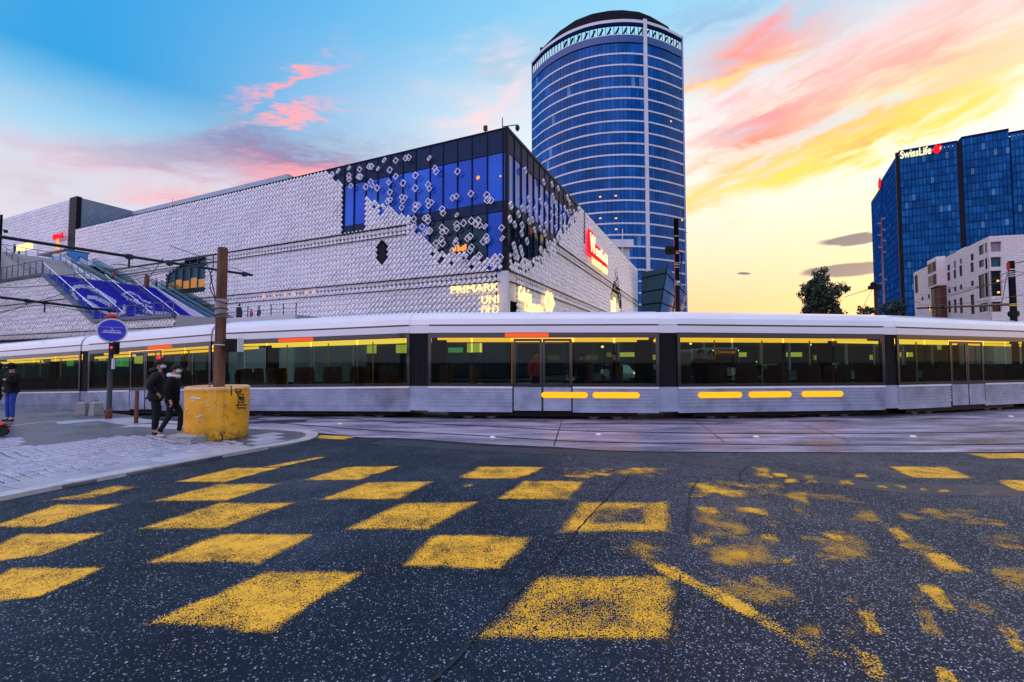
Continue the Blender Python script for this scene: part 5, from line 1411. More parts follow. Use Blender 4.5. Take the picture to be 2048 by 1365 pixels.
# ================================================================== TREES
def tree(label, px, pyt, px0, px1, pybase, Y, seed, n=5200, shape='cone', leaf=.20, group=None):
    rr = random.Random(seed)
    c = at(px, pyt, Y); xl, xr = at(px0, pybase, Y), at(px1, pybase, Y)
    H_, Rr = c.z, (xr.x - xl.x) / 2; zb = max(1.2, xl.z - 1.0); cx = (xl.x + xr.x) / 2
    t = thing('evergreen_tree', label, 'tree', (c.x, Y, 0), 0, group)
    off = cx - c.x
    m_ = MB(); m_.tube([(0, 0, 0), (.1, 0, H_ * .3), (0, .1, H_ * .65), (0, 0, H_ * .95)], [Rr * .11, Rr * .09, Rr * .06, Rr * .02], 8)
    limbs = []
    for k in range(46):
        f = rr.uniform(.0, 1.0); z = zb + (H_ - zb) * f
        prof = 1.1 * (1 - f) ** .62 * (0.72 + .28 * math.sin(f * 9 + seed)) if shape == 'cone' else math.sqrt(max(0, 1 - (2 * f - .9) ** 2))
        a = rr.uniform(0, 6.28); L_ = Rr * prof * rr.uniform(.55, 1.12)
        e = Vector((math.cos(a) * L_ + off * (1 - f), math.sin(a) * L_, z + L_ * .18)); limbs.append((e, L_, f))
        m_.tube([(0, 0, z - .3), tuple((Vector((0, 0, z - .3)) + e) / 2 + Vector((0, 0, .1))), tuple(e)], [Rr * .03, Rr * .02, Rr * .008], 5)
    m_.build('trunk', M['bark'], t)
    m_ = MB()
    clumps = []
    for e, L_, f in limbs:
        for q in range(4):
            clumps.append((e * rr.uniform(.55, 1.05) + Vector((rr.gauss(0, .1), rr.gauss(0, .1), rr.gauss(0, .12))) * Rr if q else e, Rr * rr.uniform(.10, .22)))
    clumps.append((Vector((0, 0, H_ - Rr * .08)), Rr * .09))
    for c_, r in clumps: c_.z = max(c_.z, zb * .8) if c_.z < zb else c_.z
    for k in range(n):
        c_, r = rr.choice(clumps)
        d_ = Vector((rr.gauss(0, 1), rr.gauss(0, 1), rr.gauss(0, .8))).normalized()
        p = c_ + d_ * r * rr.random() ** .35
        a = Vector((rr.gauss(0, 1), rr.gauss(0, 1), rr.gauss(0, 1))).normalized(); b_ = a.cross(d_ + Vector((.1, .2, .3))).normalized()
        s_ = leaf * rr.uniform(.5, 1.2)
        m_.add([p - a * s_ * .5, p + b_ * s_ * .25, p + a * s_ * .5, p - b_ * s_ * .25], [(0, 1, 2, 3)], 0 if rr.random() < .65 else 1)
    m_.build('crown', [M['leaf'], M['leaf_b']], t)
    return t
tree('dark rounded cone shaped evergreen against the yellow sky above the tram', 1642, 552, 1592, 1704, 622, 60, 3, 14000, leaf=.42)
tree('small dark bushy tree in front of the blue office tower base', 1788, 604, 1768, 1812, 622, 90, 8, 4000, 'ball', .5)
tree('tiny low dark shrub beside the wooden pole near the blue office tower', 1733, 616, 1716, 1748, 622, 90, 9, 2000, 'ball', .45)

# ================================================================== POLES, ARMS AND WIRES
def pole(name, label, px, pyb, pyt, Y, r0, r1, mat, cat='pole', n=12):
    c = at(px, pyt, Y); t = thing(name, label, cat, (c.x, Y, hgt(c.x, Y)))
    m_ = MB(); m_.tube([(0, 0, 0), (0, 0, c.z - hgt(c.x, Y))], [r0, r1], n); m_.build('shaft', M[mat], t, smooth=True)
    return t, c
t, c = pole('catenary_pole', 'tall black tram pole with straps in front of the round tower', 1352, 622, 439, 24, .135, .125, 'black')
H_ = c.z
for z_ in (.90, .80, .745, .735, .72, .64, .63, .62):
    m_ = MB(); m_.lathe([(.142, -.012), (.142, .012)], 12, 0, (0, 0, H_ * z_)); m_.build('strap', M['glint'], t)
zc = at(1352, 505, 24).z
m_ = MB(); m_.box(-.55, -.14, -.15, .15, zc - .1, zc + .28); m_.lathe([(.16, -.1), (.2, 0), (.2, .1), (.16, .2)], 10, 0, (-.42, 0, zc + .1)); m_.tube([(.14, 0, zc), (.32, .05, zc - .1), (.26, .05, zc - .55)], .05, 6); m_.build('signal_bracket', M['black'], t)
m_ = MB(); m_.lathe([(.155, -.05), (.155, .05)], 12, 0, (0, 0, zc)); m_.build('red_collar', M['tarp_red'], t)
m_ = MB(); m_.tube([(-.13, -.06, 1.5), (-.13, -.06, H_ * .88)], .018, 5); m_.build('red_conduit', M['tarp_red'], t)
m_ = MB(); m_.box(-.03, .09, -.15, -.135, zc - 1.65, zc - 1.55); m_.build('label_plate', M['sign_rim'], t)
t, c = pole('catenary_pole', 'dark steel tram pole with brass straps before the apartment block at right edge', 2022, 640, 523, 20, .125, .115, 'black')
for py in (540, 545, 549, 553, 609, 612, 625, 630):
    zz = at(2022, py, 20).z; m_ = MB(); m_.lathe([(.14, -.018), (.14, .018)], 12, 0, (0, 0, zz)); m_.build('strap', M['glint'] if py < 600 else M['pole_y'], t)
m_ = MB(); m_.lathe([(.16, -.12), (.19, -.05), (.19, .05), (.16, .12)], 12, 0, (0, 0, at(2022, 628, 20).z)); m_.build('collar', M['black'], t)
m_ = MB(); m_.box(-.16, -.11, -.05, .05, at(2022, 540, 20).z, at(2022, 526, 20).z); m_.build('red_band', M['tarp_red'], t)
t, c = pole('wooden_pole', 'slim wooden utility pole with dark cap left of the blue office tower', 1751, 622, 573, 38, .16, .13, 'wood', 'pole')
m_ = MB(); m_.box(-.5, .35, -.2, .2, c.z - .25, c.z + .05); m_.ball((-.15, 0, c.z + .15), .25); m_.build('cap_fitting', M['black'], t)
M['mast'] = pbr('mast_pink_grey', (.22, .13, .19), .6)
t, c = pole('antenna_mast', 'tall thin pinkish mast with rungs of small fixtures before the blue office tower', 1762, 622, 438, 120, .28, .22, 'mast', 'mast')
for k, py in enumerate((438, 448, 460, 471, 482, 495, 505, 550, 560, 567)):
    zz = at(1762, py, 120).z; sgn = -1 if k % 2 else 1; m_ = MB(); m_.box(-.9 if sgn < 0 else .1, -.1 if sgn < 0 else .9, -.2, .2, zz - .2, zz + .25); m_.build('fixture', M['mast'], t)
t, c = pole('camera_pole', 'thin dark pole with dome camera at the far left edge', 3, 540, 430, 30, .10, .07, 'arm', 'camera pole')
m_ = MB(); m_.tube([(0, 0, c.z - .1), (.28, 0, c.z - .05)], .03, 6); m_.ball((.34, 0, c.z - .17), .12); m_.build('camera_dome', M['arm'], t, smooth=True)
# cross-arms over the track
def arm(label, p0, p1, ex, r, drops):
    a, c = Vector(p0), Vector(p1); a2 = a + (a - c) * ex
    t = thing('catenary_bracket', label, 'catenary bracket', a2)
    m_ = MB(); m_.tube([Vector(), c - a2], r, 8); m_.build('tube', M['arm'], t, smooth=True)
    for f, L_ in drops:
        p = a.lerp(c, f) - a2; m_ = MB(); m_.tube([p, p - Vector((0, 0, L_))], .035, 6); m_.box(p.x - .08, p.x + .08, p.y - .08, p.y + .08, p.z - .1, p.z + .08); m_.build('dropper', M['arm'], t)
    return t
def atz(px, py, z): return gnd(px, py, z)
za = 5.7; pA, pB = atz(0, 474, za), atz(505, 551, za)
arm('long dark horizontal tram arm crossing above the blue steps', pA, pB, .25, .055, [(.42, .42), (.585, .15), (.83, .40), (.955, .12)])
zb_ = 5.0; pC, pD = atz(0, 595, zb_), atz(232, 623, zb_)
arm('lower dark horizontal tram arm crossing in front of the lattice retaining wall', pC, pD, .3, .07, [(.19, .2), (.33, .55), (.93, .12)])
pE, pF = at(1835, 617, 34), at(2022, 609, 20)
arm('dark horizontal arm reaching left from the right hand tram pole', pF, pE, 0.0, .06, [(.6, .15)])
def wire(label, pts, r=.012, sag=0.0, group=None):
    P = [Vector(p) for p in pts]
    if len(P) == 2 and sag:
        P = [P[0].lerp(P[1], k / 10) - Vector((0, 0, sag * 4 * (k / 10) * (1 - k / 10))) for k in range(11)]
    c = P[0].copy(); m_ = MB(); m_.tube([p - c for p in P], r, 5)
    return tag(m_.build('overhead_wire', M['wire'], loc=c), label, 'wire', group or 'overhead wires')
wire('thin wire running up to the wooden pole, upper of the pair at left', [at(-60, 560, 16), at(432, 510, 10.2)], .011, .15)
wire('thin wire running up to the wooden pole, lower of the pair at left', [at(-60, 575, 16), at(432, 524, 10.2)], .011, .2)
wire('thin stay rising left from the tip of the long tram arm', [at(503, 549, 20.3), at(340, 492, 17)], .014)
wire('short steep stay crossing the long tram arm above the blue logo', [at(326, 518, 18), at(250, 622, 20)], .016)
wire('slack wire looping beneath the long tram arm over the steps', bez([at(-40, 640, 17), at(120, 590, 17), at(220, 572, 17), at(330, 545, 17), at(420, 530, 16)], 20), .012)
wire('curved contact wire hanging under the lower tram arm', bez([at(-30, 630, 23), at(60, 613, 23), at(95, 612, 23), at(140, 618, 24), at(250, 640, 26)], 16), .016)
wire('curved wire hung between the droppers of the long tram arm', bez([at(222, 531, 15.6), at(240, 529, 16), at(285, 536, 16.5), at(300, 540, 17)], 10), .014)
wire('black cable hanging down the left of the wooden pole, outer loop', bez([at(411, 510, 10), at(413, 530, 10), at(424, 556, 10), at(420, 575, 10), at(431, 600, 10)], 16), .012)
wire('black cable hanging down the left of the wooden pole, inner loop', bez([at(427, 512, 10), at(426, 535, 10), at(421, 552, 10), at(427, 578, 10), at(431, 598, 10)], 16), .012)
wr = [((1835, 600, 30), (2048, 548, 16)), ((1838, 610, 32), (2060, 588, 16)), ((1900, 592, 26), (2014, 545, 20)), ((1890, 575, 28), (2015, 563, 20)), ((1840, 590, 34), (1975, 568, 24))]
nm = ['topmost', 'lowest', 'second highest', 'middle', 'fourth']
for k, (a, c) in enumerate(wr): wire('thin wire strung in front of the apartment block, %s of the bundle' % nm[k], [at(*a), at(*c)], .012, .15)
wire('wire leaving the right hand tram pole toward the top right edge', [at(2024, 528, 20), at(2075, 518, 16)], .02)
wire('wire leaving the right hand tram pole level toward the right edge', [at(2024, 543, 20), at(2075, 548, 16)], .012)
wire('red and white stay dropping left from the right hand tram pole', [at(2014, 548, 20), at(2003, 610, 21)], .012)
wire('wire from the slim wooden pole down to the dark evergreen', [at(1748, 576, 38), at(1690, 594, 50)], .03)
wire('thin stay from the slim wooden pole down to the tram roof', [at(1744, 580, 38), at(1722, 622, 36)], .018)
wire('wire from the slim wooden pole rightward across the blue office tower', [at(1754, 578, 38), at(1840, 606, 34)], .02, .1)
wire('short wire beside the black tram pole, upper', [at(1356, 465, 24), at(1376, 466, 24)], .012)
wire('slack wires hanging right of the black tram pole', bez([at(1358, 520, 24), at(1364, 560, 24.2), at(1370, 580, 24.5), at(1362, 612, 24)], 12), .016)

# ================================================================== TRAM
tram = thing('tram', 'long white articulated tram with black window band and warm lit ceiling', 'tram', (0, 13.5, 0))
TL = [0.0]; tpp = bez([(p[0], p[1], p[2]) for p in PATH], 600)
for a, c in zip(tpp, tpp[1:]): TL.append(TL[-1] + (c - a).length)
def tpos(u):
    k = min(max(int(np.searchsorted(TL, u, side='right')) - 1, 0), len(tpp) - 2); f = (u - TL[k]) / (TL[k + 1] - TL[k]); return tpp[k].lerp(tpp[k + 1], f)
MODL, GAP = 6.9, .55
nmod = int((TL[-1] + GAP) / (MODL + GAP))
u0 = (TL[-1] - nmod * (MODL + GAP) + GAP) / 2
W_ = 2.4
ROOF = [(.0, 2.60), (-.0, 2.80), (.03, 2.81), (.03, 2.84), (.0, 2.85), (.05, 3.02), (.16, 3.17), (.36, 3.25), (1.2, 3.29)]
prof = ROOF + [(W_ - y, z) for y, z in reversed(ROOF[:-1])]
def carriage(u, idx):
    a, c = tpos(u), tpos(u + MODL); d = c - a; ang = math.atan2(d.y, d.x); L = MODL
    pit = math.atan2(d.z, math.hypot(d.x, d.y))
    w0 = a
    doors = idx % 2 == 0
    # roof + ends + floor + posts
    m_ = MB(); n = len(prof)
    m_.add([(x, y, z) for x in (0, L) for y, z in prof], [(i, i + n, i + n + 1, i + 1) for i in range(n - 1)] + [tuple(range(n)), tuple(reversed(range(n, 2 * n)))])
    car = m_.build('carriage', M['tram_white'], tram)
    car.matrix_local = Matrix.Translation(w0 - Vector((0, 13.5, 0))) @ Matrix.Rotation(ang, 4, 'Z') @ Matrix.Rotation(-pit, 4, 'Y')
    P = lambda name, mb_, mat: mb_.build(name, mat, car)
    m_ = MB()
    for y in (-.004, W_ - .016): m_.box(.02, L - .02, y, y + .02, 2.812, 2.838)
    P('gutter_line', m_, M['tram_dark'])
    m_ = MB(); m_.box(0, L, .05, W_ - .05, .30, .38); P('floor', m_, M['tram_in'])
    m_ = MB(); m_.box(0, L, .06, W_ - .06, 2.50, 2.56); P('ceiling', m_, M['tram_ceiling'])
    m_ = MB()
    for y in (0.0, W_ - .06):
        m_.box(0, L, y, y + .06, 2.44, 2.60); m_.box(0, L, y, y + .06, .99, 1.08)
    for x in (0, L - .10):
        for y in (0.0, W_ - .06): m_.box(x, x + .10, y, y + .06, 1.08, 2.44)
    P('window_surround', m_, M['tram_dark'])
    for y in (0.0, W_ - .05):
        x = 0.0; near_ = y < 1
        segs = [(0.02, L - .02)] if not doors else [(.02, 2.55), (4.35, L - .02)]
        for xa, xb in segs:
            m_ = MB(); n_ = 6
            for k in range(n_):
                z0 = .40 + (.985 - .40) * k / n_; z1 = .40 + (.985 - .40) * (k + 1) / n_
                m_.box(xa, xb, y + .004 + (.0 if near_ else 0), y + .05, z0 + .013, z1 - .013)
            m_.box(xa, xb, y + .03, y + .048, .22, .99)
            P('skirt_panel', m_, M['tram_silver'])
            m_ = MB(); m_.box(xa, xb, y - .006 if near_ else y + .03, y + .02 if near_ else y + .058, .93, .985); P('waist_stripe', m_, M['tram_white'])
        if doors:
            for xa in (2.58, 3.46):
                m_ = MB(); m_.box(xa, xa + .86, y + .012, y + .045, .28, .62); m_.box(xa, xa + .07, y + .012, y + .045, .62, 2.42); m_.box(xa + .79, xa + .86, y + .012, y + .045, .62, 2.42); m_.box(xa + .07, xa + .79, y + .012, y + .045, 2.34, 2.42)
                dr = P('door', m_, M['tram_dark'])
                m_ = MB(); m_.box(xa + .02, xa + .84, y + .006, y + .05, .27, .97); P('door_panel', m_, M['tram_silver'])
                m_ = MB(); m_.box(xa + .075, xa + .785, y + .02, y + .03, 1.0, 2.335); P('door_pane', m_, M['tram_glass'])
        wins = [(.12, 1.30), (1.36, 2.50), (4.40, 5.55), (5.61, L - .12)] if doors else [(.12, 1.72), (1.78, 3.40), (3.46, 5.08), (5.14, L - .12)]
        for xa, xb in wins:
            m_ = MB(); m_.box(xa, xb, y + .012, y + .026, 1.085, 2.435); P('window', m_, M['tram_glass'])
    # ceiling light lines, seats, grab poles
    st = M['strip'] if idx % 3 else M['strip2']
    for y in (.42, W_ - .42):
        m_ = MB(); m_.box(.2, L - .2, y, y + .10, 2.40, 2.49); P('ceiling_light', m_, st)
    sm = MB(); sm.box(0, .44, 0, .44, .38, .82); sm.box(0, .08, 0, .44, .82, 1.48); sm.box(.0, .10, .06, .38, 1.48, 1.62)
    sme = SEAT.setdefault('m', sm.mesh('seat', M['seat']))
    for x in ((.3, 1.2, 4.9, 5.8) if doors else (.5, 1.5, 2.6, 3.7, 4.8, 5.8)):
        for y in (.25, .75, 1.75):
            o = link('seat', sme, car); o.location = (x, y, 0)
    for x in ((2.5, 4.4) if doors else (1.75, 3.4, 5.1)):
        m_ = MB(); m_.tube([(x, .95, .38), (x, .95, 2.5)], .02, 6); P('grab_pole', m_, M['pole_y'])
    # bogie shadow box
    m_ = MB(); m_.box(.6, L - .6, .2, W_ - .2, .08, .30); P('underframe', m_, M['black'])
    m_ = MB()
    for x in (1.2, 1.9, L - 1.9, L - 1.2):
        for y in (.30, W_ - .40): m_.tube([(x, y, .28), (x, y + .1, .28)], .28, 14)
    P('wheel', m_, M['steel_rail'])
    return car
SEAT = {}
cars = []
for k in range(nmod):
    cars.append((carriage(u0 + k * (MODL + GAP), k), u0 + k * (MODL + GAP)))
def shift(v): return v - Vector((0, 13.5, 0))
for k in range(nmod - 1):
    ua, ub = u0 + k * (MODL + GAP) + MODL, u0 + (k + 1) * (MODL + GAP)
    a, c = tpos(ua), tpos(ub); d = c - a; L = d.length; ang = math.atan2(d.y, d.x)
    m_ = MB(); nn = 7
    for i in range(nn):
        xa, xb = L * i / nn - .02, L * (i + .55) / nn; ins = .05
        m_.box(xa, xb, ins, ins + .08, 1.0, 2.62); m_.box(xa, xb, W_ - ins - .08, W_ - ins, 1.0, 2.62)
    m_.box(-.03, L + .03, .10, .15, 1.0, 2.62); m_.box(-.03, L + .03, W_ - .15, W_ - .1, 1.0, 2.62); m_.box(-.03, L + .03, .15, W_ - .15, 2.55, 2.62); m_.box(-.03, L + .03, .15, W_ - .15, .30, .38)
    o = m_.build('gangway', M['bellows'], tram); o.matrix_local = Matrix.Translation(shift(a)) @ Matrix.Rotation(ang, 4, 'Z')
    m_ = MB()
    for y in (.03, W_ - .11):
        m_ = MB(); m_.box(-.03, L + .03, y, y + .08, .26, .985)
        o = m_.build('gangway_skirt', M['tram_silver'], tram); o.matrix_local = Matrix.Translation(shift(a)) @ Matrix.Rotation(ang, 4, 'Z')
    m_ = MB(); pp = [(y * .985 + .02, z - .012) for y, z in prof]; n = len(pp)
    m_.add([(x, y, z) for x in (-.03, L + .03) for y, z in pp], [(i, i + n, i + n + 1, i + 1) for i in range(n - 1)])
    o = m_.build('gangway_cover', M['tram_white'], tram); o.matrix_local = Matrix.Translation(shift(a)) @ Matrix.Rotation(ang, 4, 'Z')
# added amber lamps standing in for the indicator's light streak; lit display panels
def car_at(px):
    for car, u in cars:
        q = tpos(u); q2 = tpos(u + MODL)
        if pxy((q.x, q.y, 1))[0] <= px < pxy((q2.x, q2.y, 1))[0]: return car, u, pxy((q.x, q.y, 1))[0], pxy((q2.x, q2.y, 1))[0]
    return None
def xin(px):
    r = car_at(px)
    if not r: return None
    car, u, p0, p1 = r
    a, c = tpos(u), tpos(u + MODL); dx = (px - 1024) / (FPX * math.cos(PIT)) 
    k = dx; t_ = (k * a.y - a.x) / ((c.x - a.x) - k * (c.y - a.y)); return car, max(.1, min(.99, t_)) * MODL
for k, px in enumerate((1088, 1190, 1400, 1500, 1605)):
    r = xin(px)
    if not r: continue
    car, x = r; x = min(x, MODL - 1.35)
    m_ = MB(); h_ = .085; z_ = .74; L_ = 1.2
    prof_ = [(x + h_ * math.cos(q) * 1 + (L_ if abs(q) < math.pi / 2 - .01 else 0), z_ + h_ * math.sin(q)) for q in [math.radians(v) for v in range(-90, 270, 20)]]
    prof_ = [(x + h_ * math.cos(R(v)), z_ + h_ * math.sin(R(v))) for v in range(90, 271, 20)] + [(x + L_ + h_ * math.cos(R(v)), z_ + h_ * math.sin(R(v))) for v in range(-90, 91, 20)]
    m_.prism(prof_, -.04, .0); m_.build('vehicle_light', M['marker'], car)
for px in (300, 560, 830, 1010):
    r = xin(px)
    if not r: continue
    car, x = r; x = min(max(.15, x), MODL - 1.5); m_ = MB(); m_.box(x, x + 1.3, -.012, .0, 2.47, 2.57); m_.build('display_panel', M['led'], car)

# ================================================================== TRAFFIC AND LIGHTS BEHIND THE TRAM
bus = thing('bus', 'city bus with amber route number display seen through the tram windows', 'bus', (at(1452, 740, 42).x, 42, 0))
b = MB(); bw = 1.25
b.prism([(-bw, .35), (bw, .35), (bw, 2.75), (bw - .15, 3.0), (-bw + .15, 3.0), (-bw, 2.75)], 0, 11.5); b.build('body', M['bus_red'], bus, bevel=.08)
b = MB(); b.box(-bw + .12, bw - .12, -.03, .0, 1.15, 2.32); b.build('windscreen', M['win_dark'], bus)
b = MB(); b.box(-bw + .12, bw - .12, -.03, .0, 2.36, 2.78); b.build('display_box', M['black'], bus)
text('C7', .40, M['led_txt'], bus, (-1.0, -.06, 2.43), extrude=.01); text('HOPITAUX EST', .30, M['led_txt'], bus, (-.55, -.06, 2.46), extrude=.01, sx=.72)
for x in (-.98, .98):
    m_ = MB(); m_.lathe([(.14, -.03), (.14, .03)], 12); m_.build('headlight', M['head_l'], bus, loc=(x, -.02, .72), rot=(math.pi / 2, 0, 0))
    m_ = MB(); m_.tube([(x, 1.8, .48), (x + (.28 if x > 0 else -.28), 1.8, .48)], .46, 16); m_.build('wheel', M['tyre'], bus)
    m_ = MB(); m_.ball((x * 1.2, -.05, 2.72), .05); m_.build('vehicle_light', M['head_l'], bus)
def car_(label, px, Y, rz, mat, back=False):
    t = thing('car', label, 'car', (at(px, 740, Y).x, Y, 0), R(rz), 'cars waiting behind the tram')
    m_ = MB(); m_.prism([(-2.1, .3), (2.1, .3), (2.15, .75), (1.95, .95), (1.2, 1.0), (.55, 1.42), (-.9, 1.45), (-1.6, 1.02), (-2.1, .92)], -.85, .85); m_.build('body', M[mat], t, bevel=.1)
    m_ = MB(); m_.prism([(1.08, 1.02), (.52, 1.38), (-.85, 1.4), (-1.42, 1.04)], -.87, .87); m_.build('window', M['win_dark'], t)
    for x in (-1.3, 1.3):
        for y in (-.82, .82):
            m_ = MB(); m_.tube([(x, y - .1, .32), (x, y + .1, .32)], .32, 14); m_.build('wheel', M['tyre'], t)
    for y in (-.6, .6):
        m_ = MB(); m_.ball((2.1, y, .72), .05, .16, .10); m_.build('headlight', M['head_l'], t)
        m_ = MB(); m_.ball((-2.08, y, .82), .05, .14, .09); m_.build('tail_light', M['tail_l'], t)
    return t
car_('dark car with glowing headlights left of the bus behind the tram', 1320, 44, -95, 'car_dark')
car_('pale car showing yellow headlights far left of the bus behind the tram', 1235, 40, -80, 'car_white')
car_('dark car with red tail lights right of the bus behind the tram', 1530, 46, 92, 'car_dark')
car_('distant dark car near the station hall with red tail lights', 1660, 60, 85, 'car_dark')
def lamp(label, px, py, Y, mat, cat='street lamp', name='street_lamp', h=None):
    c = at(px, py, Y); t = thing(name, label, cat, (c.x, Y, 0), 0)
    m_ = MB(); m_.tube([(0, 0, 0), (0, 0, c.z)], [.07, .05], 8); m_.build('post', M['post_grey'], t)
    m_ = MB(); m_.ball((0, -.1, c.z), .16, .12, .11); m_.build('lamp_head', M[mat], t, smooth=True); return t
for k, (px, py, Y) in enumerate([(1205, 694, 48), (1290, 700, 55), (1380, 688, 50), (1620, 690, 62), (1760, 692, 60), (1860, 684, 52), (1950, 690, 48)]):
    lamp('glowing yellow street lamp seen through the tram, %s from the mall corner' % ('first', 'second', 'third', 'fourth', 'fifth', 'sixth', 'seventh')[k], px, py, Y, 'lamp_w')
def signal(label, px, py, Y, mat, r=.11):
    c = at(px, py, Y); z0 = hgt(c.x, Y); t = thing('traffic_light', label, 'traffic light', (c.x, Y, z0))
    m_ = MB(); m_.tube([(0, .06, 0), (0, .06, c.z - z0 + .3)], .05, 8); m_.build('post', M['post_grey'], t)
    m_ = MB(); m_.box(-.16, .16, -.1, .14, c.z - z0 - .75, c.z - z0 + .25); m_.build('housing', M['black'], t, bevel=.03)
    m_ = MB(); m_.lathe([(r, -.02), (r, .02)], 14); m_.build('lens', M[mat], t, loc=(0, -.12, c.z - z0), rot=(math.pi / 2, 0, 0))
    for k in (1, 2):
        m_ = MB(); m_.lathe([(.09, -.02), (.09, .02)], 14); m_.build('lens', M['frame_dark'], t, loc=(0, -.11, c.z - z0 - .27 * k), rot=(math.pi / 2, 0, 0))
    m_ = MB(); m_.tube([(0, -.1, c.z - z0), (0, -.3, c.z - z0)], .13, 12, cap=False); m_.build('hood', M['black'], t)
    return t
signal('red traffic light glowing behind the tram above the couple', 320, 707, 21, 'red_big', .27)
signal('small red traffic light behind the tram between couple and wooden pole', 369, 709, 26, 'red_dot')
signal('distant red traffic light behind the tram right of the bus', 1630, 697, 50, 'red_dot')
signal('distant green traffic light behind the tram beside the bus', 1511, 724, 48, 'green_dot')
hall = thing('station_hall', 'long low dark station hall with lit openings far behind the tram', 'building', (8, 92, 0))
b = MB(); b.box(-6, 190, 0, 14, 0, 6.6); b.build('wall', M['hall'], hall)
b = MB(); b.box(-8, 192, -3, 16, 6.6, 7.3); b.build('roof', M['metal_dark'], hall)
for k in range(34):
    m_ = MB(); m_.box(-4 + k * 5.6, -4 + k * 5.6 + .35, -2.6, -2.2, 0, 6.6); m_.build('column', M['backl'], hall)
    if k % 3 != 2:
        m_ = MB(); m_.box(-3 + k * 5.6, -3 + k * 5.6 + 3.2, -.06, -.01, 2.0 + (k % 2) * .6, 3.0 + (k % 2) * .5); m_.build('lit_window', M['shop_y'] if k % 4 else M['lit_warm'], hall)

# ================================================================== YELLOW PLANTER WITH WOODEN POLE
PX, PY = at(436, 800, 10.25).x, 10.25
pl = thing('concrete_planter', 'chipped yellow painted concrete tub with black graffiti at the pavement corner', 'planter', (PX, PY, .045), R(22))
def sup(r, n=48, e=3.2):
    out = []
    for k in range(n):
        q = 2 * math.pi * k / n; c_, s_ = math.cos(q), math.sin(q)
        f = (abs(c_) ** e + abs(s_) ** e) ** (-1 / e) * .5 + .5; out.append((.83 * r * f * c_, .83 * r * f * s_))
    return out
b = MB(); n = 48; levels = [(.715, -.02), (.725, .05), (.73, .25), (.735, .6), (.735, 1.0), (.728, 1.06), (.742, 1.085), (.738, 1.135), (.70, 1.15), (.60, 1.145), (.585, 1.10), (.58, .88)]
for r, z in levels:
    for k, (x, y) in enumerate(sup(r)):
        j = (random.uniform(-.006, .006) if .02 < z < 1.0 else random.uniform(-.004, .004)); bz = z + (.03 * math.sin(k * 1.7) * random.random() if z < 0 else 0)
        b.v.append((x * (1 + j), y * (1 + j), bz))
for i in range(len(levels) - 1):
    for k in range(n):
        k2 = (k + 1) % n; b.f.append((i * n + k, i * n + k2, (i + 1) * n + k2, (i + 1) * n + k))
b.f.append(tuple(reversed(range(n)))); b.mi = [0] * len(b.f)
b.build('tub', M['yellow_concrete'], pl, smooth=True)
b = MB(); b.slab([(x * .98, y * .98) for x, y in sup(.59)], .84, .94); b.build('soil', M['soil'], pl)
b = MB(); b.tube([(-.07, -.50, 1.13), (-.06, -.51, 1.21), (0, -.52, 1.245), (.06, -.51, 1.21), (.07, -.50, 1.13)], .014, 6); b.build('lifting_ring', M['rust'], pl, smooth=True)
# graffiti letters and scratches laid on the curved side
def side_pt(px, py):
    d = ray(px, py); c = Vector((PX, PY, 0)); best = None
    o = EYE - c; ca, sa = math.cos(R(22)), math.sin(R(22))
    t = 8.0
    while t < 11.5:
        p = o + d * t; lx, ly = ca * p.x + sa * p.y, -sa * p.x + ca * p.y
        q = math.atan2(ly, lx); f = (abs(math.cos(q)) ** 3.2 + abs(math.sin(q)) ** 3.2) ** (-1 / 3.2) * .5 + .5
        if math.hypot(lx, ly) <= .83 * .736 * f: return Vector((lx, ly, p.z - .045)) * 1.0
        t += .01
    return None
def stroke(name, pts, r, mat, sc=9.1, ox=360, oy=750, n=14):
    P = []
    for q in bez([(x, y, 0) for x, y in pts], n):
        p = side_pt(ox + q.x / sc, oy + q.y / sc)
        if p: h_ = Vector((p.x, p.y, 0)).normalized(); P.append(p + h_ * .001)
    if len(P) > 1:
        m_ = MB(); m_.tube(P, r, 5); return m_.build(name, mat, pl)
for pts in ([(1005, 258), (1112, 262), (1095, 300), (1030, 320), (1050, 345), (1115, 305)], [(1008, 258), (1030, 330), (1042, 350)], [(1060, 368), (1120, 348), (1158, 370), (1150, 410), (1080, 400), (1045, 378), (1060, 366)],
            [(1070, 410), (1066, 500), (1120, 498), (1170, 495)], [(1075, 415), (1130, 470), (1150, 410), (1168, 490)], [(1090, 430), (1140, 425)],
            [(1006, 556), (1100, 548), (1206, 548)], [(1062, 505), (1048, 600)], [(1040, 605), (1120, 602), (1192, 604)], [(1192, 604), (1188, 622)]):
    stroke('graffiti_stroke', pts, .013, M['ink'])
for pts in ([(440, 470), (405, 540), (412, 640)], [(440, 470), (480, 520), (520, 600), (560, 720)], [(520, 450), (590, 430), (560, 470), (500, 500), (540, 560)], [(630, 500), (680, 510), (690, 640), (688, 760), (705, 850)],
            [(690, 520), (620, 570), (640, 660)], [(500, 620), (560, 650), (640, 640)], [(720, 610), (760, 620), (735, 680)], [(655, 260), (650, 380), (640, 480)], [(470, 520), (500, 490), (430, 500)]):
    stroke('scratch', pts, .006, M['scratch'])
for pts, r in (([(190, 430), (280, 425), (380, 440)], .018), ([(215, 470), (260, 480)], .014), ([(300, 770), (350, 755), (400, 742)], .014), ([(125, 630), (150, 620)], .02), ([(535, 250), (530, 330)], .008)):
    stroke('sticker_remnant', pts, r, M['sticker'])
for pts in ([(740, 1050), (770, 1120), (760, 1200)], [(930, 200), (935, 380)], [(800, 1040), (810, 1080)]): stroke('chip', pts, .012, M['groove'])
wp_ = thing('wooden_pole', 'thick brown weathered wooden pole rising from the yellow tub', 'pole', (at(440, 700, 10.2).x, 10.2, .9))
ztop = at(440, 496, 10.2).z - .9
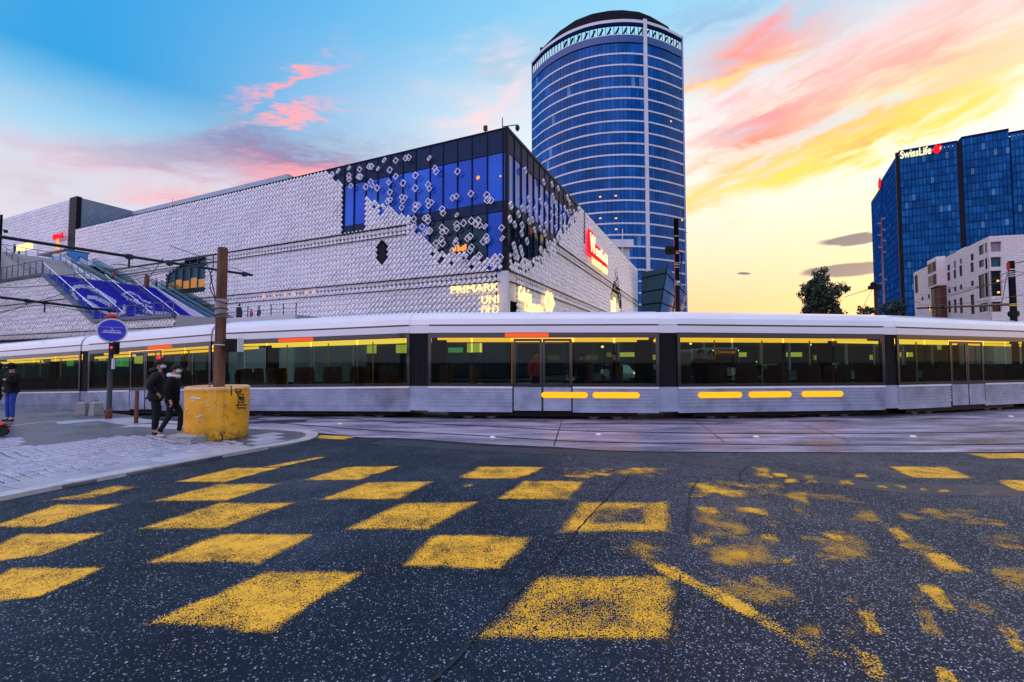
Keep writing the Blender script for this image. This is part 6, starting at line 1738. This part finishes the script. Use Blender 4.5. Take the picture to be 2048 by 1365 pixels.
b = MB(); b.tube([(0, 0, 0), (0, 0, ztop * .5), (0, 0, ztop - .03), (0, 0, ztop)], [.115, .108, .105, .09], 18); b.build('shaft', M['wood'], wp_, smooth=True)
za_, zb2 = at(440, 637, 10.2).z - .9, at(440, 599, 10.2).z - .9
b = MB(); b.lathe([(.118, za_), (.122, za_ + .1), (.118, (za_ + zb2) / 2), (.123, zb2 - .1), (.117, zb2)], 18); b.build('plastic_wrap', M['plastic_clear'], wp_, smooth=True)
for f in (.2, .45, .85):
    z_ = za_ + (zb2 - za_) * f; b = MB(); b.tube([(.13 * math.cos(R(q)), .13 * math.sin(R(q)), z_ + .03 * math.sin(R(q * 1 + f * 300))) for q in range(0, 361, 20)], .010, 5); b.build('cable_loop', M['wire'], wp_)
zs = at(440, 690, 10.2).z - .9
b = MB(); b.lathe([(.116, zs - .01), (.116, zs + .01)], 18); b.tube([(-.1, -.11, zs), (.12, -.11, zs - .01), (.30, -.1, zs - .03)], .008, 5); b.build('metal_strap', M['glint'], wp_)
sb = thing('signal_box', 'black traffic signal head strapped to the right of the wooden pole', 'signal box', (at(467, 690, 10.15).x, 10.15, at(467, 704, 10.15).z))
b = MB(); b.box(-.15, .15, -.1, .1, 0, .29); b.build('housing', M['black'], sb, bevel=.03)
b = MB(); b.box(.15, .165, -.11, .11, .0, .30); b.build('edge_trim', M['sign_rim'], sb)
b = MB(); b.tube([(-.25, 0, .15), (-.1, 0, .15)], .02, 6); b.build('bracket', M['post_grey'], sb)
ru = thing('concrete_rubble', 'broken grey concrete lump lying against the yellow tub', 'rubble', (gnd(372, 886, .05).x, gnd(372, 886, .05).y, .05), R(-12))
bm = bmesh.new(); bmesh.ops.create_cube(bm, size=1)
bmesh.ops.subdivide_edges(bm, edges=bm.edges[:], cuts=3, use_grid_fill=True)
for v in bm.verts: v.co = Vector((v.co.x * .62, v.co.y * .36, (v.co.z + .5) * .15)) + Vector((random.uniform(-.02, .02), random.uniform(-.02, .02), random.uniform(-.02, .02) if v.co.z > 0 else 0)) - Vector((0, 0, 0)) + (Vector((0, 0, .04 * random.random())) if v.co.z > .4 and v.co.x < 0 else Vector())
me = bpy.data.meshes.new('lump'); bm.to_mesh(me); me.materials.append(M['rubble']); link('lump', me, ru)

# ================================================================== SIGN POST, BOLLARD, BLOCKS
g = gnd(217, 838, .04)
sp = thing('tram_sign', 'round blue tram sign on a grey post with a red bag on top', 'sign', (g.x, g.y, .04))
yaw = math.atan2(g.x, g.y)                                  # faces the street corner
zc = at(222, 662, g.y).z - .04
b = MB(); b.tube([(0, 0, 0), (0, 0, zc + .2)], [.07, .055], 10); b.build('post', M['post_grey'], sp, smooth=True)
b = MB(); b.lathe([(.085, 0), (.085, .25), (.075, .3)], 12); b.build('rust_sleeve', M['rust'], sp, smooth=True)
disc = link('sign_plate', None, sp); bpy.data.objects.remove(disc)
def face(mb, name, mat, off):
    o = mb.build(name, mat, sp, rot=(0, 0, -yaw)); o.location = (math.sin(-yaw) * 0 + .06 * 1, -.06, zc); return o
m_ = MB(); m_.tube([(0, -.075, 0), (0, -.045, 0)], .36, 40); face(m_, 'sign_rim', M['sign_rim'], 0)
m_ = MB(); m_.tube([(0, -.083, 0), (0, -.05, 0)], .315, 40); face(m_, 'sign_face', M['sign_blue'], 0)
m_ = MB(); L1 = -.088
def ln(a, c, r=.007): m_.tube([(a[0], L1, a[1]), (c[0], L1, c[1])], r, 5)
for a, c in (((-.20, -.06), (.20, -.07)), ((-.20, -.045), (.20, -.055)), ((-.20, -.06), (-.17, .0)), ((.20, -.07), (.17, -.005)), ((-.17, .0), (.17, -.005)), ((-.13, -.05), (-.13, 0)), ((-.03, -.05), (-.03, 0)), ((.03, -.05), (.03, 0)), ((.13, -.05), (.13, 0)), ((-.02, 0), (.02, .035)), ((.02, .035), (-.03, .09))): ln(a, c)
for a, c in (((-.28, .10), (.27, .09)), ((-.26, -.07), (.26, -.09))): ln(a, c, .003)
face(m_, 'tram_pictogram', M['print_white'], 0)
m_ = MB(); m_.ball((-.02, 0, .43), .12, .09, .075, 10); m_.ball((-.10, 0, .395), .10, .07, .04, 10); m_.ball((.06, .02, .40), .06, .06, .05, 8)
bag = face(m_, 'red_bag', M['tarp_red'], 0)
zl = at(227, 697, g.y).z - .04
m_ = MB(); m_.box(.05, .20, -.1, .08, zl - .18, zl + .2); m_.build('signal_head', M['black'], sp, bevel=.03)
m_ = MB(); m_.lathe([(.028, -.01), (.028, .01)], 10); m_.build('red_lens', M['red_dot'], sp, loc=(.10, -.11, zl + .02), rot=(math.pi / 2, 0, 0))
m_ = MB(); m_.box(.06, .10, -.04, .04, zl - .62, zl - .3); m_.build('junction_box', M['sign_rim'], sp)
g = gnd(272, 847, .045)
bo = tag(MB().lathe([(.055, 0), (.05, .08), (.045, .9), (.03, .93)], 12).build('bollard', M['rust'], smooth=True, loc=(g.x, g.y, .04)), 'thin rusty steel bollard standing between sign post and couple', 'bollard')
for k, (px, lab) in enumerate(((164, 'left one of two grey tapered concrete blocks by the sign post'), (192, 'right one of two grey tapered concrete blocks beside the sign post, chipped'))):
    g = gnd(px, 831, .045); b = MB(); rb, rt, hh = .155, .115, .42
    sq = lambda r, z: [(-r, -r, z), (r, -r, z), (r, r, z), (-r, r, z)]
    v = sq(rb, 0) + sq(rb * .97, .05) + sq(rt, hh - .03) + sq(rt - .03, hh)
    f = [(3, 2, 1, 0)] + [(4 * i + k_, 4 * i + (k_ + 1) % 4, 4 * i + 4 + (k_ + 1) % 4, 4 * i + 4 + k_) for i in range(3) for k_ in range(4)] + [(12, 13, 14, 15)]
    b.add(v, f); t = thing('concrete_block', lab, 'concrete block', (g.x, g.y, .04), R(18 - 40 * k), 'concrete blocks by the sign post'); b.build('body', M['conc_block'], t, bevel=.015)
    m_ = MB(); m_.tube([(-.04, 0, hh), (-.035, 0, hh + .05), (.035, 0, hh + .05), (.04, 0, hh)], .01, 6); m_.build('lifting_loop', M['rust'], t)

# ================================================================== PEOPLE
def skin_mesh(name, verts, edges, radii, mat, parent, lv=2, root=0):
    me = bpy.data.meshes.new(name); me.from_pydata([tuple(v) for v in verts], edges, []); me.materials.append(mat)
    o = link(name, me, parent)
    if not me.skin_vertices:
        bm = bmesh.new(); bm.from_mesh(me); bm.verts.layers.skin.verify(); bm.to_mesh(me); bm.free()
    for i, r in enumerate(radii):
        sv = me.skin_vertices[0].data[i]; sv.radius = r if isinstance(r, tuple) else (r, r); sv.use_root = (i == root)
    sk = o.modifiers.new('skin', 'SKIN'); sk.use_smooth_shade = True; sk.branch_smoothing = .3
    sb_ = o.modifiers.new('subdivision', 'SUBSURF'); sb_.levels = lv; sb_.render_levels = lv
    return o
class Graph:
    def __init__(s): s.v = []; s.e = []; s.r = []
    def add(s, p, r, prev=None):
        s.v.append(Vector(p)); s.r.append(r); i = len(s.v) - 1
        if prev is not None: s.e.append((prev, i))
        return i
def person(label, loc, yaw, h, pose, clothes, group=None, detail=True, cat='person'):
    """forward = +y, right = +x in the person's own frame; all joints for a body of height 1, scaled by h"""
    t = thing('person', label, cat, loc, yaw, group); k = h
    lean = pose.get('lean', 0.0)
    V = lambda x, y, z: Vector((x * k, (y + lean * max(0, z - .5)) * k, z * k))
    pelvis, spine, chest, neck = V(0, 0, .52), V(0, .0, .62), V(0, .004, .74), V(0, 0, .835)
    ht = pose.get('head', (0, 0)); head0 = V(0, .012, .875); headc = V(ht[0] * .02, .02, .925); headt = V(ht[0] * .02, .012, .965)
    sh = {s_: V(.105 * s_, 0, .805) for s_ in (-1, 1)}
    arms = pose['arms']; legs = pose['legs']
    G = Graph()
    i0 = G.add(pelvis, (.075 * k, .055 * k)); i1 = G.add(spine, (.068 * k, .05 * k), i0); i2 = G.add(chest, (.082 * k, .058 * k), i1)
    i3 = G.add(neck, .03 * k, i2); i4 = G.add(head0, .034 * k, i3); i5 = G.add(headc, (.046 * k, .054 * k), i4); i6 = G.add(headt, .036 * k, i5)
    A, L = {}, {}
    for s_ in (-1, 1):
        el, wr_ = V(*arms[s_][0]), V(*arms[s_][1])
        a0 = G.add(sh[s_], .034 * k, i2); a1 = G.add(el, .025 * k, a0); a2 = G.add(wr_, .017 * k, a1)
        A[s_] = (sh[s_], el, wr_)
        d = (wr_ - el).normalized(); pm_ = wr_ + d * .035 * k; a3 = G.add(pm_, (.021 * k, .012 * k), a2)
        if detail:
            side_ = d.cross(Vector((0, 1, 0))); side_ = (side_ if side_.length > .1 else d.cross(Vector((0, 0, 1)))).normalized(); curl = d.cross(side_).normalized()
            for q, fl2 in zip((-.016, -.006, .005, .015), (.036, .043, .041, .032)):
                f1 = G.add(pm_ + side_ * q * k + d * fl2 * .55 * k, .0052 * k, a3); f2 = G.add(pm_ + side_ * q * 1.1 * k + d * fl2 * .95 * k + curl * .014 * k, .0044 * k, f1)
                G.add(pm_ + side_ * q * 1.1 * k + d * fl2 * 1.1 * k + curl * .03 * k, .0036 * k, f2)
            b1 = G.add(wr_ + d * .018 * k - side_ * .024 * k + curl * .008 * k, .0062 * k, a3); G.add(wr_ + d * .045 * k - side_ * .034 * k + curl * .016 * k, .005 * k, b1)
        hip = V(.047 * s_, 0, .50); kn, an_ = V(*legs[s_][0]), V(*legs[s_][1]); to = V(*legs[s_][2])
        l0 = G.add(hip, .048 * k, i0); l1 = G.add(kn, .032 * k, l0); l2 = G.add(an_, .02 * k, l1); G.add(to, .018 * k, l2)
        L[s_] = (hip, kn, an_, to)
    body = skin_mesh('body', G.v, G.e, G.r, M['skin'], t, 2 if detail else 1)
    # face
    hy = pose.get('turn', 0.0)
    fr = Vector((math.sin(-hy), math.cos(hy), 0)); rt = Vector((fr.y, -fr.x, 0))
    if detail:
        m_ = MB()
        for s_ in (-1, 1):
            c_ = headc + fr * .047 * k + rt * s_ * .019 * k + Vector((0, 0, .004 * k)); m_.ball(c_, .006 * k, n=8)
        m_.build('eye', M['black'], t, smooth=True)
        m_ = MB(); m_.tube([headc + fr * .05 * k + Vector((0, 0, .004 * k)), headc + fr * .066 * k - Vector((0, 0, .016 * k))], [.005 * k, .009 * k], 6); m_.build('nose', M['skin'], t, smooth=True)
        m_ = MB()
        for s_ in (-1, 1): m_.ball(headc + rt * s_ * .05 * k - Vector((0, 0, .004 * k)), .007 * k, .012 * k, .019 * k, 8)
        m_.build('ear', M['skin'], t, smooth=True)
    # hair: a cap that follows the skull, open over the face
    m_ = MB(); vs, fs = [], []; nu, nv_ = 18, 9
    rr = random.Random(int(h * 1000))
    for j in range(nv_ + 1):
        for i in range(nu):
            q = 2 * math.pi * i / nu; d0 = Vector((math.sin(q), math.cos(q), 0)); facing = d0.dot(fr)
            mx = 1.25 if facing > .5 else (1.7 if facing > -.2 else 2.15)
            a = mx * j / nv_; w = 1.03 + rr.uniform(-.03, .06)
            p = headc + Vector((0, -.003 * k, .012 * k)) + (d0 * math.sin(a) * .052 * k + fr * (facing * math.sin(a) * .008 * k)) * w + Vector((0, 0, math.cos(a) * .058 * k * w)); vs.append(p)
    for j in range(nv_):
        for i in range(nu): fs.append((j * nu + i, (j + 1) * nu + i, (j + 1) * nu + (i + 1) % nu, j * nu + (i + 1) % nu))
    m_.add(vs, fs); o = m_.build('hair', M[clothes.get('hair', 'hair')], t, smooth=True); so_ = o.modifiers.new('solid', 'SOLIDIFY'); so_.thickness = .008 * k; so_.offset = 0
    if clothes.get('mask'):
        m_ = MB(); vs, fs = [], []
        for j in range(5):
            for i in range(9):
                q = R(-62 + 124 * i / 8); dd = fr * math.cos(q) + rt * math.sin(q); zz = .000 - .040 * j / 4; bul = .055 + .008 * math.cos(q) * math.sin(math.pi * j / 4)
                vs.append(headc + dd * bul * k + Vector((0, 0, zz * k)))
        for j in range(4):
            for i in range(8): fs.append((j * 9 + i, j * 9 + i + 1, (j + 1) * 9 + i + 1, (j + 1) * 9 + i))
        m_.add(vs, fs); o = m_.build('face_mask', M[clothes['mask']], t, smooth=True); so_ = o.modifiers.new('solid', 'SOLIDIFY'); so_.thickness = .004 * k
    # jacket: torso and sleeves
    cw = clothes.get('bulk', 1.0); G = Graph(); hem = clothes.get('hem', .47)
    j0 = G.add(V(0, 0, hem), (.088 * k * cw, .070 * k * cw)); j1 = G.add(V(0, 0, .58), (.092 * k * cw, .070 * k * cw), j0); j2 = G.add(V(0, 0, .70), (.096 * k * cw, .072 * k * cw), j1); j3 = G.add(V(0, -.002, .785), (.088 * k * cw, .060 * k * cw), j2); G.add(V(0, -.004, .835), (.044 * k, .040 * k), j3)
    for s_ in (-1, 1):
        a0 = G.add(A[s_][0] + Vector((0, 0, -.012 * k)), .044 * k * cw, j3); a1 = G.add(A[s_][0].lerp(A[s_][1], .55), .042 * k * cw, a0); a2 = G.add(A[s_][1], .037 * k * cw, a1); a3 = G.add(A[s_][1].lerp(A[s_][2], .55), .033 * k * cw, a2); G.add(A[s_][2] - (A[s_][2] - A[s_][1]).normalized() * .006 * k, .026 * k * cw, a3)
    skin_mesh('jacket', G.v, G.e, G.r, M[clothes['jacket']], t, 2 if detail else 1, root=1)
    G = Graph(); p0 = G.add(V(0, 0, .525), (.074 * k, .058 * k))
    for s_ in (-1, 1):
        hip, kn, an_, to = L[s_]
        a0 = G.add(hip + Vector((0, 0, -.02 * k)), .053 * k, p0); a1 = G.add(hip.lerp(kn, .5), .047 * k, a0); a2 = G.add(kn, .038 * k, a1); a3 = G.add(kn.lerp(an_, .5), .034 * k, a2); G.add(an_ + Vector((0, 0, .008 * k)), .028 * k, a3)
    skin_mesh('trousers', G.v, G.e, G.r, M[clothes['trousers']], t, 2 if detail else 1)
    for s_ in (-1, 1):
        hip, kn, an_, to = L[s_]; d = (to - an_); d.z = 0; d.normalize(); G = Graph()
        z0 = min(an_.z, .06 * k); b0 = Vector((an_.x, an_.y, max(an_.z - .036 * k, .016 * k)))
        a0 = G.add(b0 - d * .022 * k, .022 * k); a1 = G.add(b0 + d * .03 * k, (.023 * k, .021 * k), a0); a2 = G.add(Vector((to.x, to.y, max(to.z - .002 * k, .014 * k))), (.024 * k, .015 * k), a1); G.add(Vector((to.x, to.y, max(to.z - .004 * k, .012 * k))) + d * .028 * k, (.018 * k, .011 * k), a2)
        skin_mesh('shoe', G.v, G.e, G.r, M[clothes['shoe']], t, 2 if detail else 1)
    if clothes.get('hood'):
        m_ = MB(); m_.ball(V(0, -.045, .852), .085 * k, .058 * k, .040 * k, 14); m_.build('hood', M[clothes['hood']], t, smooth=True)
    if clothes.get('scarf'):
        m_ = MB(); pts = [V(.062 * math.sin(q) * 1.05, .058 * math.cos(q) - .004, .842 + .014 * math.cos(q + 2.6)) for q in [2 * math.pi * i / 14 for i in range(15)]]
        m_.tube(pts, .027 * k, 8); m_.build('scarf', M[clothes['scarf']], t, smooth=True)
    if clothes.get('cap'):
        m_ = MB(); m_.ball(headc + Vector((0, -.006 * k, .014 * k)), .064 * k, .068 * k, .062 * k, 14); m_.build('hood_up', M[clothes['cap']], t, smooth=True)
    return t
WALK = lambda f: {-1: ((-.055, .10 * f, .285), (-.06, .075 * f, .045), (-.062, .075 * f + .055, .020)), 1: ((.05, -.02 * f, .275), (.05, -.13 * f, .060), (.052, -.13 * f + .055, .022))}
STAND = {-1: ((-.055, .012, .28), (-.06, 0, .042), (-.07, .06, .018)), 1: ((.055, .012, .28), (.06, 0, .042), (.07, .06, .018))}
POCK = {-1: ((-.165, -.06, .655), (-.125, .035, .545)), 1: ((.165, -.06, .655), (.125, .035, .545))}
DOWN = {-1: ((-.155, -.03, .65), (-.15, .02, .50)), 1: ((.155, -.03, .65), (.15, .02, .50))}
g = gnd(309, 868, .045)
person('taller person in black puffer jacket seen from behind beside the yellow tub', (g.x, g.y, .045), R(-62), 1.74, dict(arms=POCK, legs=STAND, lean=.05, turn=R(-20)), dict(jacket='puffer', trousers='trous', shoe='shoe_b', mask='mask', hood='puffer', bulk=1.36, hem=.49))
g = gnd(342, 873, .045)
person('person in black coat with cream scarf and white trainers walking by the yellow tub', (g.x, g.y, .045), R(-68), 1.63, dict(arms=DOWN, legs=WALK(1.0), lean=.04, turn=R(-15)), dict(jacket='coat', trousers='trous', shoe='shoe_w', mask='mask', scarf='scarf', bulk=1.27, hem=.46))
g = gnd(20, 842, .045)
person('person in dark hooded jacket and blue jeans holding a hand to the chest', (g.x, g.y, .045), R(165), 1.66, dict(arms={-1: ((-.15, .02, .65), (-.05, .12, .71)), 1: ((.16, -.04, .65), (.12, .05, .56))}, legs=STAND, turn=R(10)), dict(jacket='coat', trousers='jeans', shoe='shoe_b', mask='coat', cap='coat', bulk=1.15, hem=.49))
g = gnd(-16, 862, .045)
person('person in black clothes cut off by the left picture edge', (g.x, g.y, .045), R(-60), 1.68, dict(arms=POCK, legs=STAND), dict(jacket='coat', trousers='trous', shoe='shoe_b', bulk=1.15, cap='coat'))
# kick scooter in front of them
g = gnd(8, 873, .045)
sc = thing('kick_scooter', 'black electric scooter with red details at the left picture edge', 'scooter', (g.x - .05, g.y, .045), R(18))
m_ = MB(); m_.tube([(0, -.03, .12), (0, .03, .12)], .12, 20); m_.build('wheel', M['tyre'], sc, smooth=False)
m_ = MB(); m_.tube([(-.92, -.03, .12), (-.92, .03, .12)], .12, 20); m_.build('wheel', M['tyre'], sc)
m_ = MB(); m_.box(-.80, -.16, -.08, .08, .13, .19); m_.tube([(-.16, 0, .17), (-.06, 0, .26), (0, 0, .13)], .03, 8); m_.build('deck', M['black'], sc, bevel=.01)
m_ = MB(); m_.tube([(-.80, 0, .18), (-1.0, 0, 1.02)], .026, 8); m_.tube([(-1.0, -.24, 1.04), (-1.0, .24, 1.04)], .018, 8); m_.build('steering_column', M['black'], sc)
m_ = MB(); m_.prism([(-.16, .20), (.02, .28), (.13, .22), (.11, .17), (0, .25), (-.14, .17)], -.05, .05); m_.build('mudguard', M['black'], sc)
m_ = MB(); m_.box(.09, .12, -.03, .03, .17, .24); m_.box(-.02, .03, -.065, -.05, .26, .33); m_.build('glowing_red_reflector', pbr('glowing_red_reflector', (.5, .01, .01), .3, emit=(1, .02, .01), estr=.4), sc)  # faint glow put into the reflectors, no lamp behind them
# distant people on terrace, landing and escalators
def far_person(label, p, h, jacket, trousers, yaw=2.6, hair='hair'):
    person(label, tuple(p), yaw, h, dict(arms=DOWN, legs=STAND), dict(jacket=jacket, trousers=trousers, shoe='shoe_b', hair=hair, bulk=1.15), 'distant people on the mall terrace', False)
def on_terr(px, w): 
    d = ray(px, 640); # x,y on plane w in front of facade
    P = FL.O + FL.ey * (-w); t_ = (P - EYE).dot(FL.ey) / d.dot(FL.ey); q = EYE + d * t_; return Vector((q.x, q.y, 6.0))
far_person('tiny person in pink top on the terrace left of the mall signs', on_terr(502, 5), 1.62, 'pinkc', 'trous')
far_person('tiny person in dark jacket with pale front on the terrace, nearest the mall corner', on_terr(517, 5), 1.75, 'coat', 'trous')
sg = thing('pointed_board', 'narrow black pointed display board on the terrace beside two tiny people', 'display board', on_terr(478, 5), -A_)
m_ = MB(); m_.prism([(-.42, 0), (.42, 0), (.45, 1.5), (.2, 2.0), (0, 2.35), (-.2, 2.0), (-.45, 1.5)], -.06, .06); m_.build('board', M['black'], sg)
p = FL.world(-60.5, -4.2, 12.9); far_person('tiny person in dark red riding the upper escalator', p, 1.7, 'pinkc', 'trous')
p = FL.world(-54.0, -2.0, 11.83); far_person('tiny person in pink at the head of the lower escalator', p, 1.6, 'pinkc', 'trous')
p = FL.world(-71.0, -WZ + 3.5, 16.36); far_person('tiny dark person on the upper terrace at far left', p, 1.75, 'coat', 'trous')
sl = thing('stone_post', 'small brown pointed post on the landing above the blue steps', 'post', FL.world(-53.6, -3.4, 11.83), -A_)
m_ = MB(); m_.prism([(-.28, 0), (.28, 0), (.28, 1.3), (0, 1.9), (-.28, 1.3)], -.2, .2); m_.build('shaft', M['rust'], sl)

# passengers inside the tram
for k, (px, lab, jk) in enumerate(((560, 'standing passenger in dark coat inside the tram right of the wooden pole', 'coat'), (905, 'standing passenger in pink coat inside the tram below the mall corner', 'pinkc'),
      (1260, 'standing passenger in dark jacket inside the tram above the amber lights', 'puffer'), (1560, 'standing passenger in blue jeans and dark top inside the tram left of the dark evergreen', 'coat'), (1740, 'standing passenger in black inside the tram below the slim wooden pole', 'puffer'))):
    r = xin(px)
    if not r: continue
    car, x = r
    w = tram.matrix_world.copy(); w.translation = Vector((0, 13.5, 0)); p_ = w @ car.matrix_local @ Vector((x, 1.15, .38))
    person(lab, tuple(p_), random.uniform(0, 6), 1.68 + .03 * (k % 3), dict(arms=DOWN, legs=STAND), dict(jacket=jk, trousers='jeans' if k == 3 else 'trous', shoe='shoe_b', bulk=1.12), 'passengers standing in the tram', False)
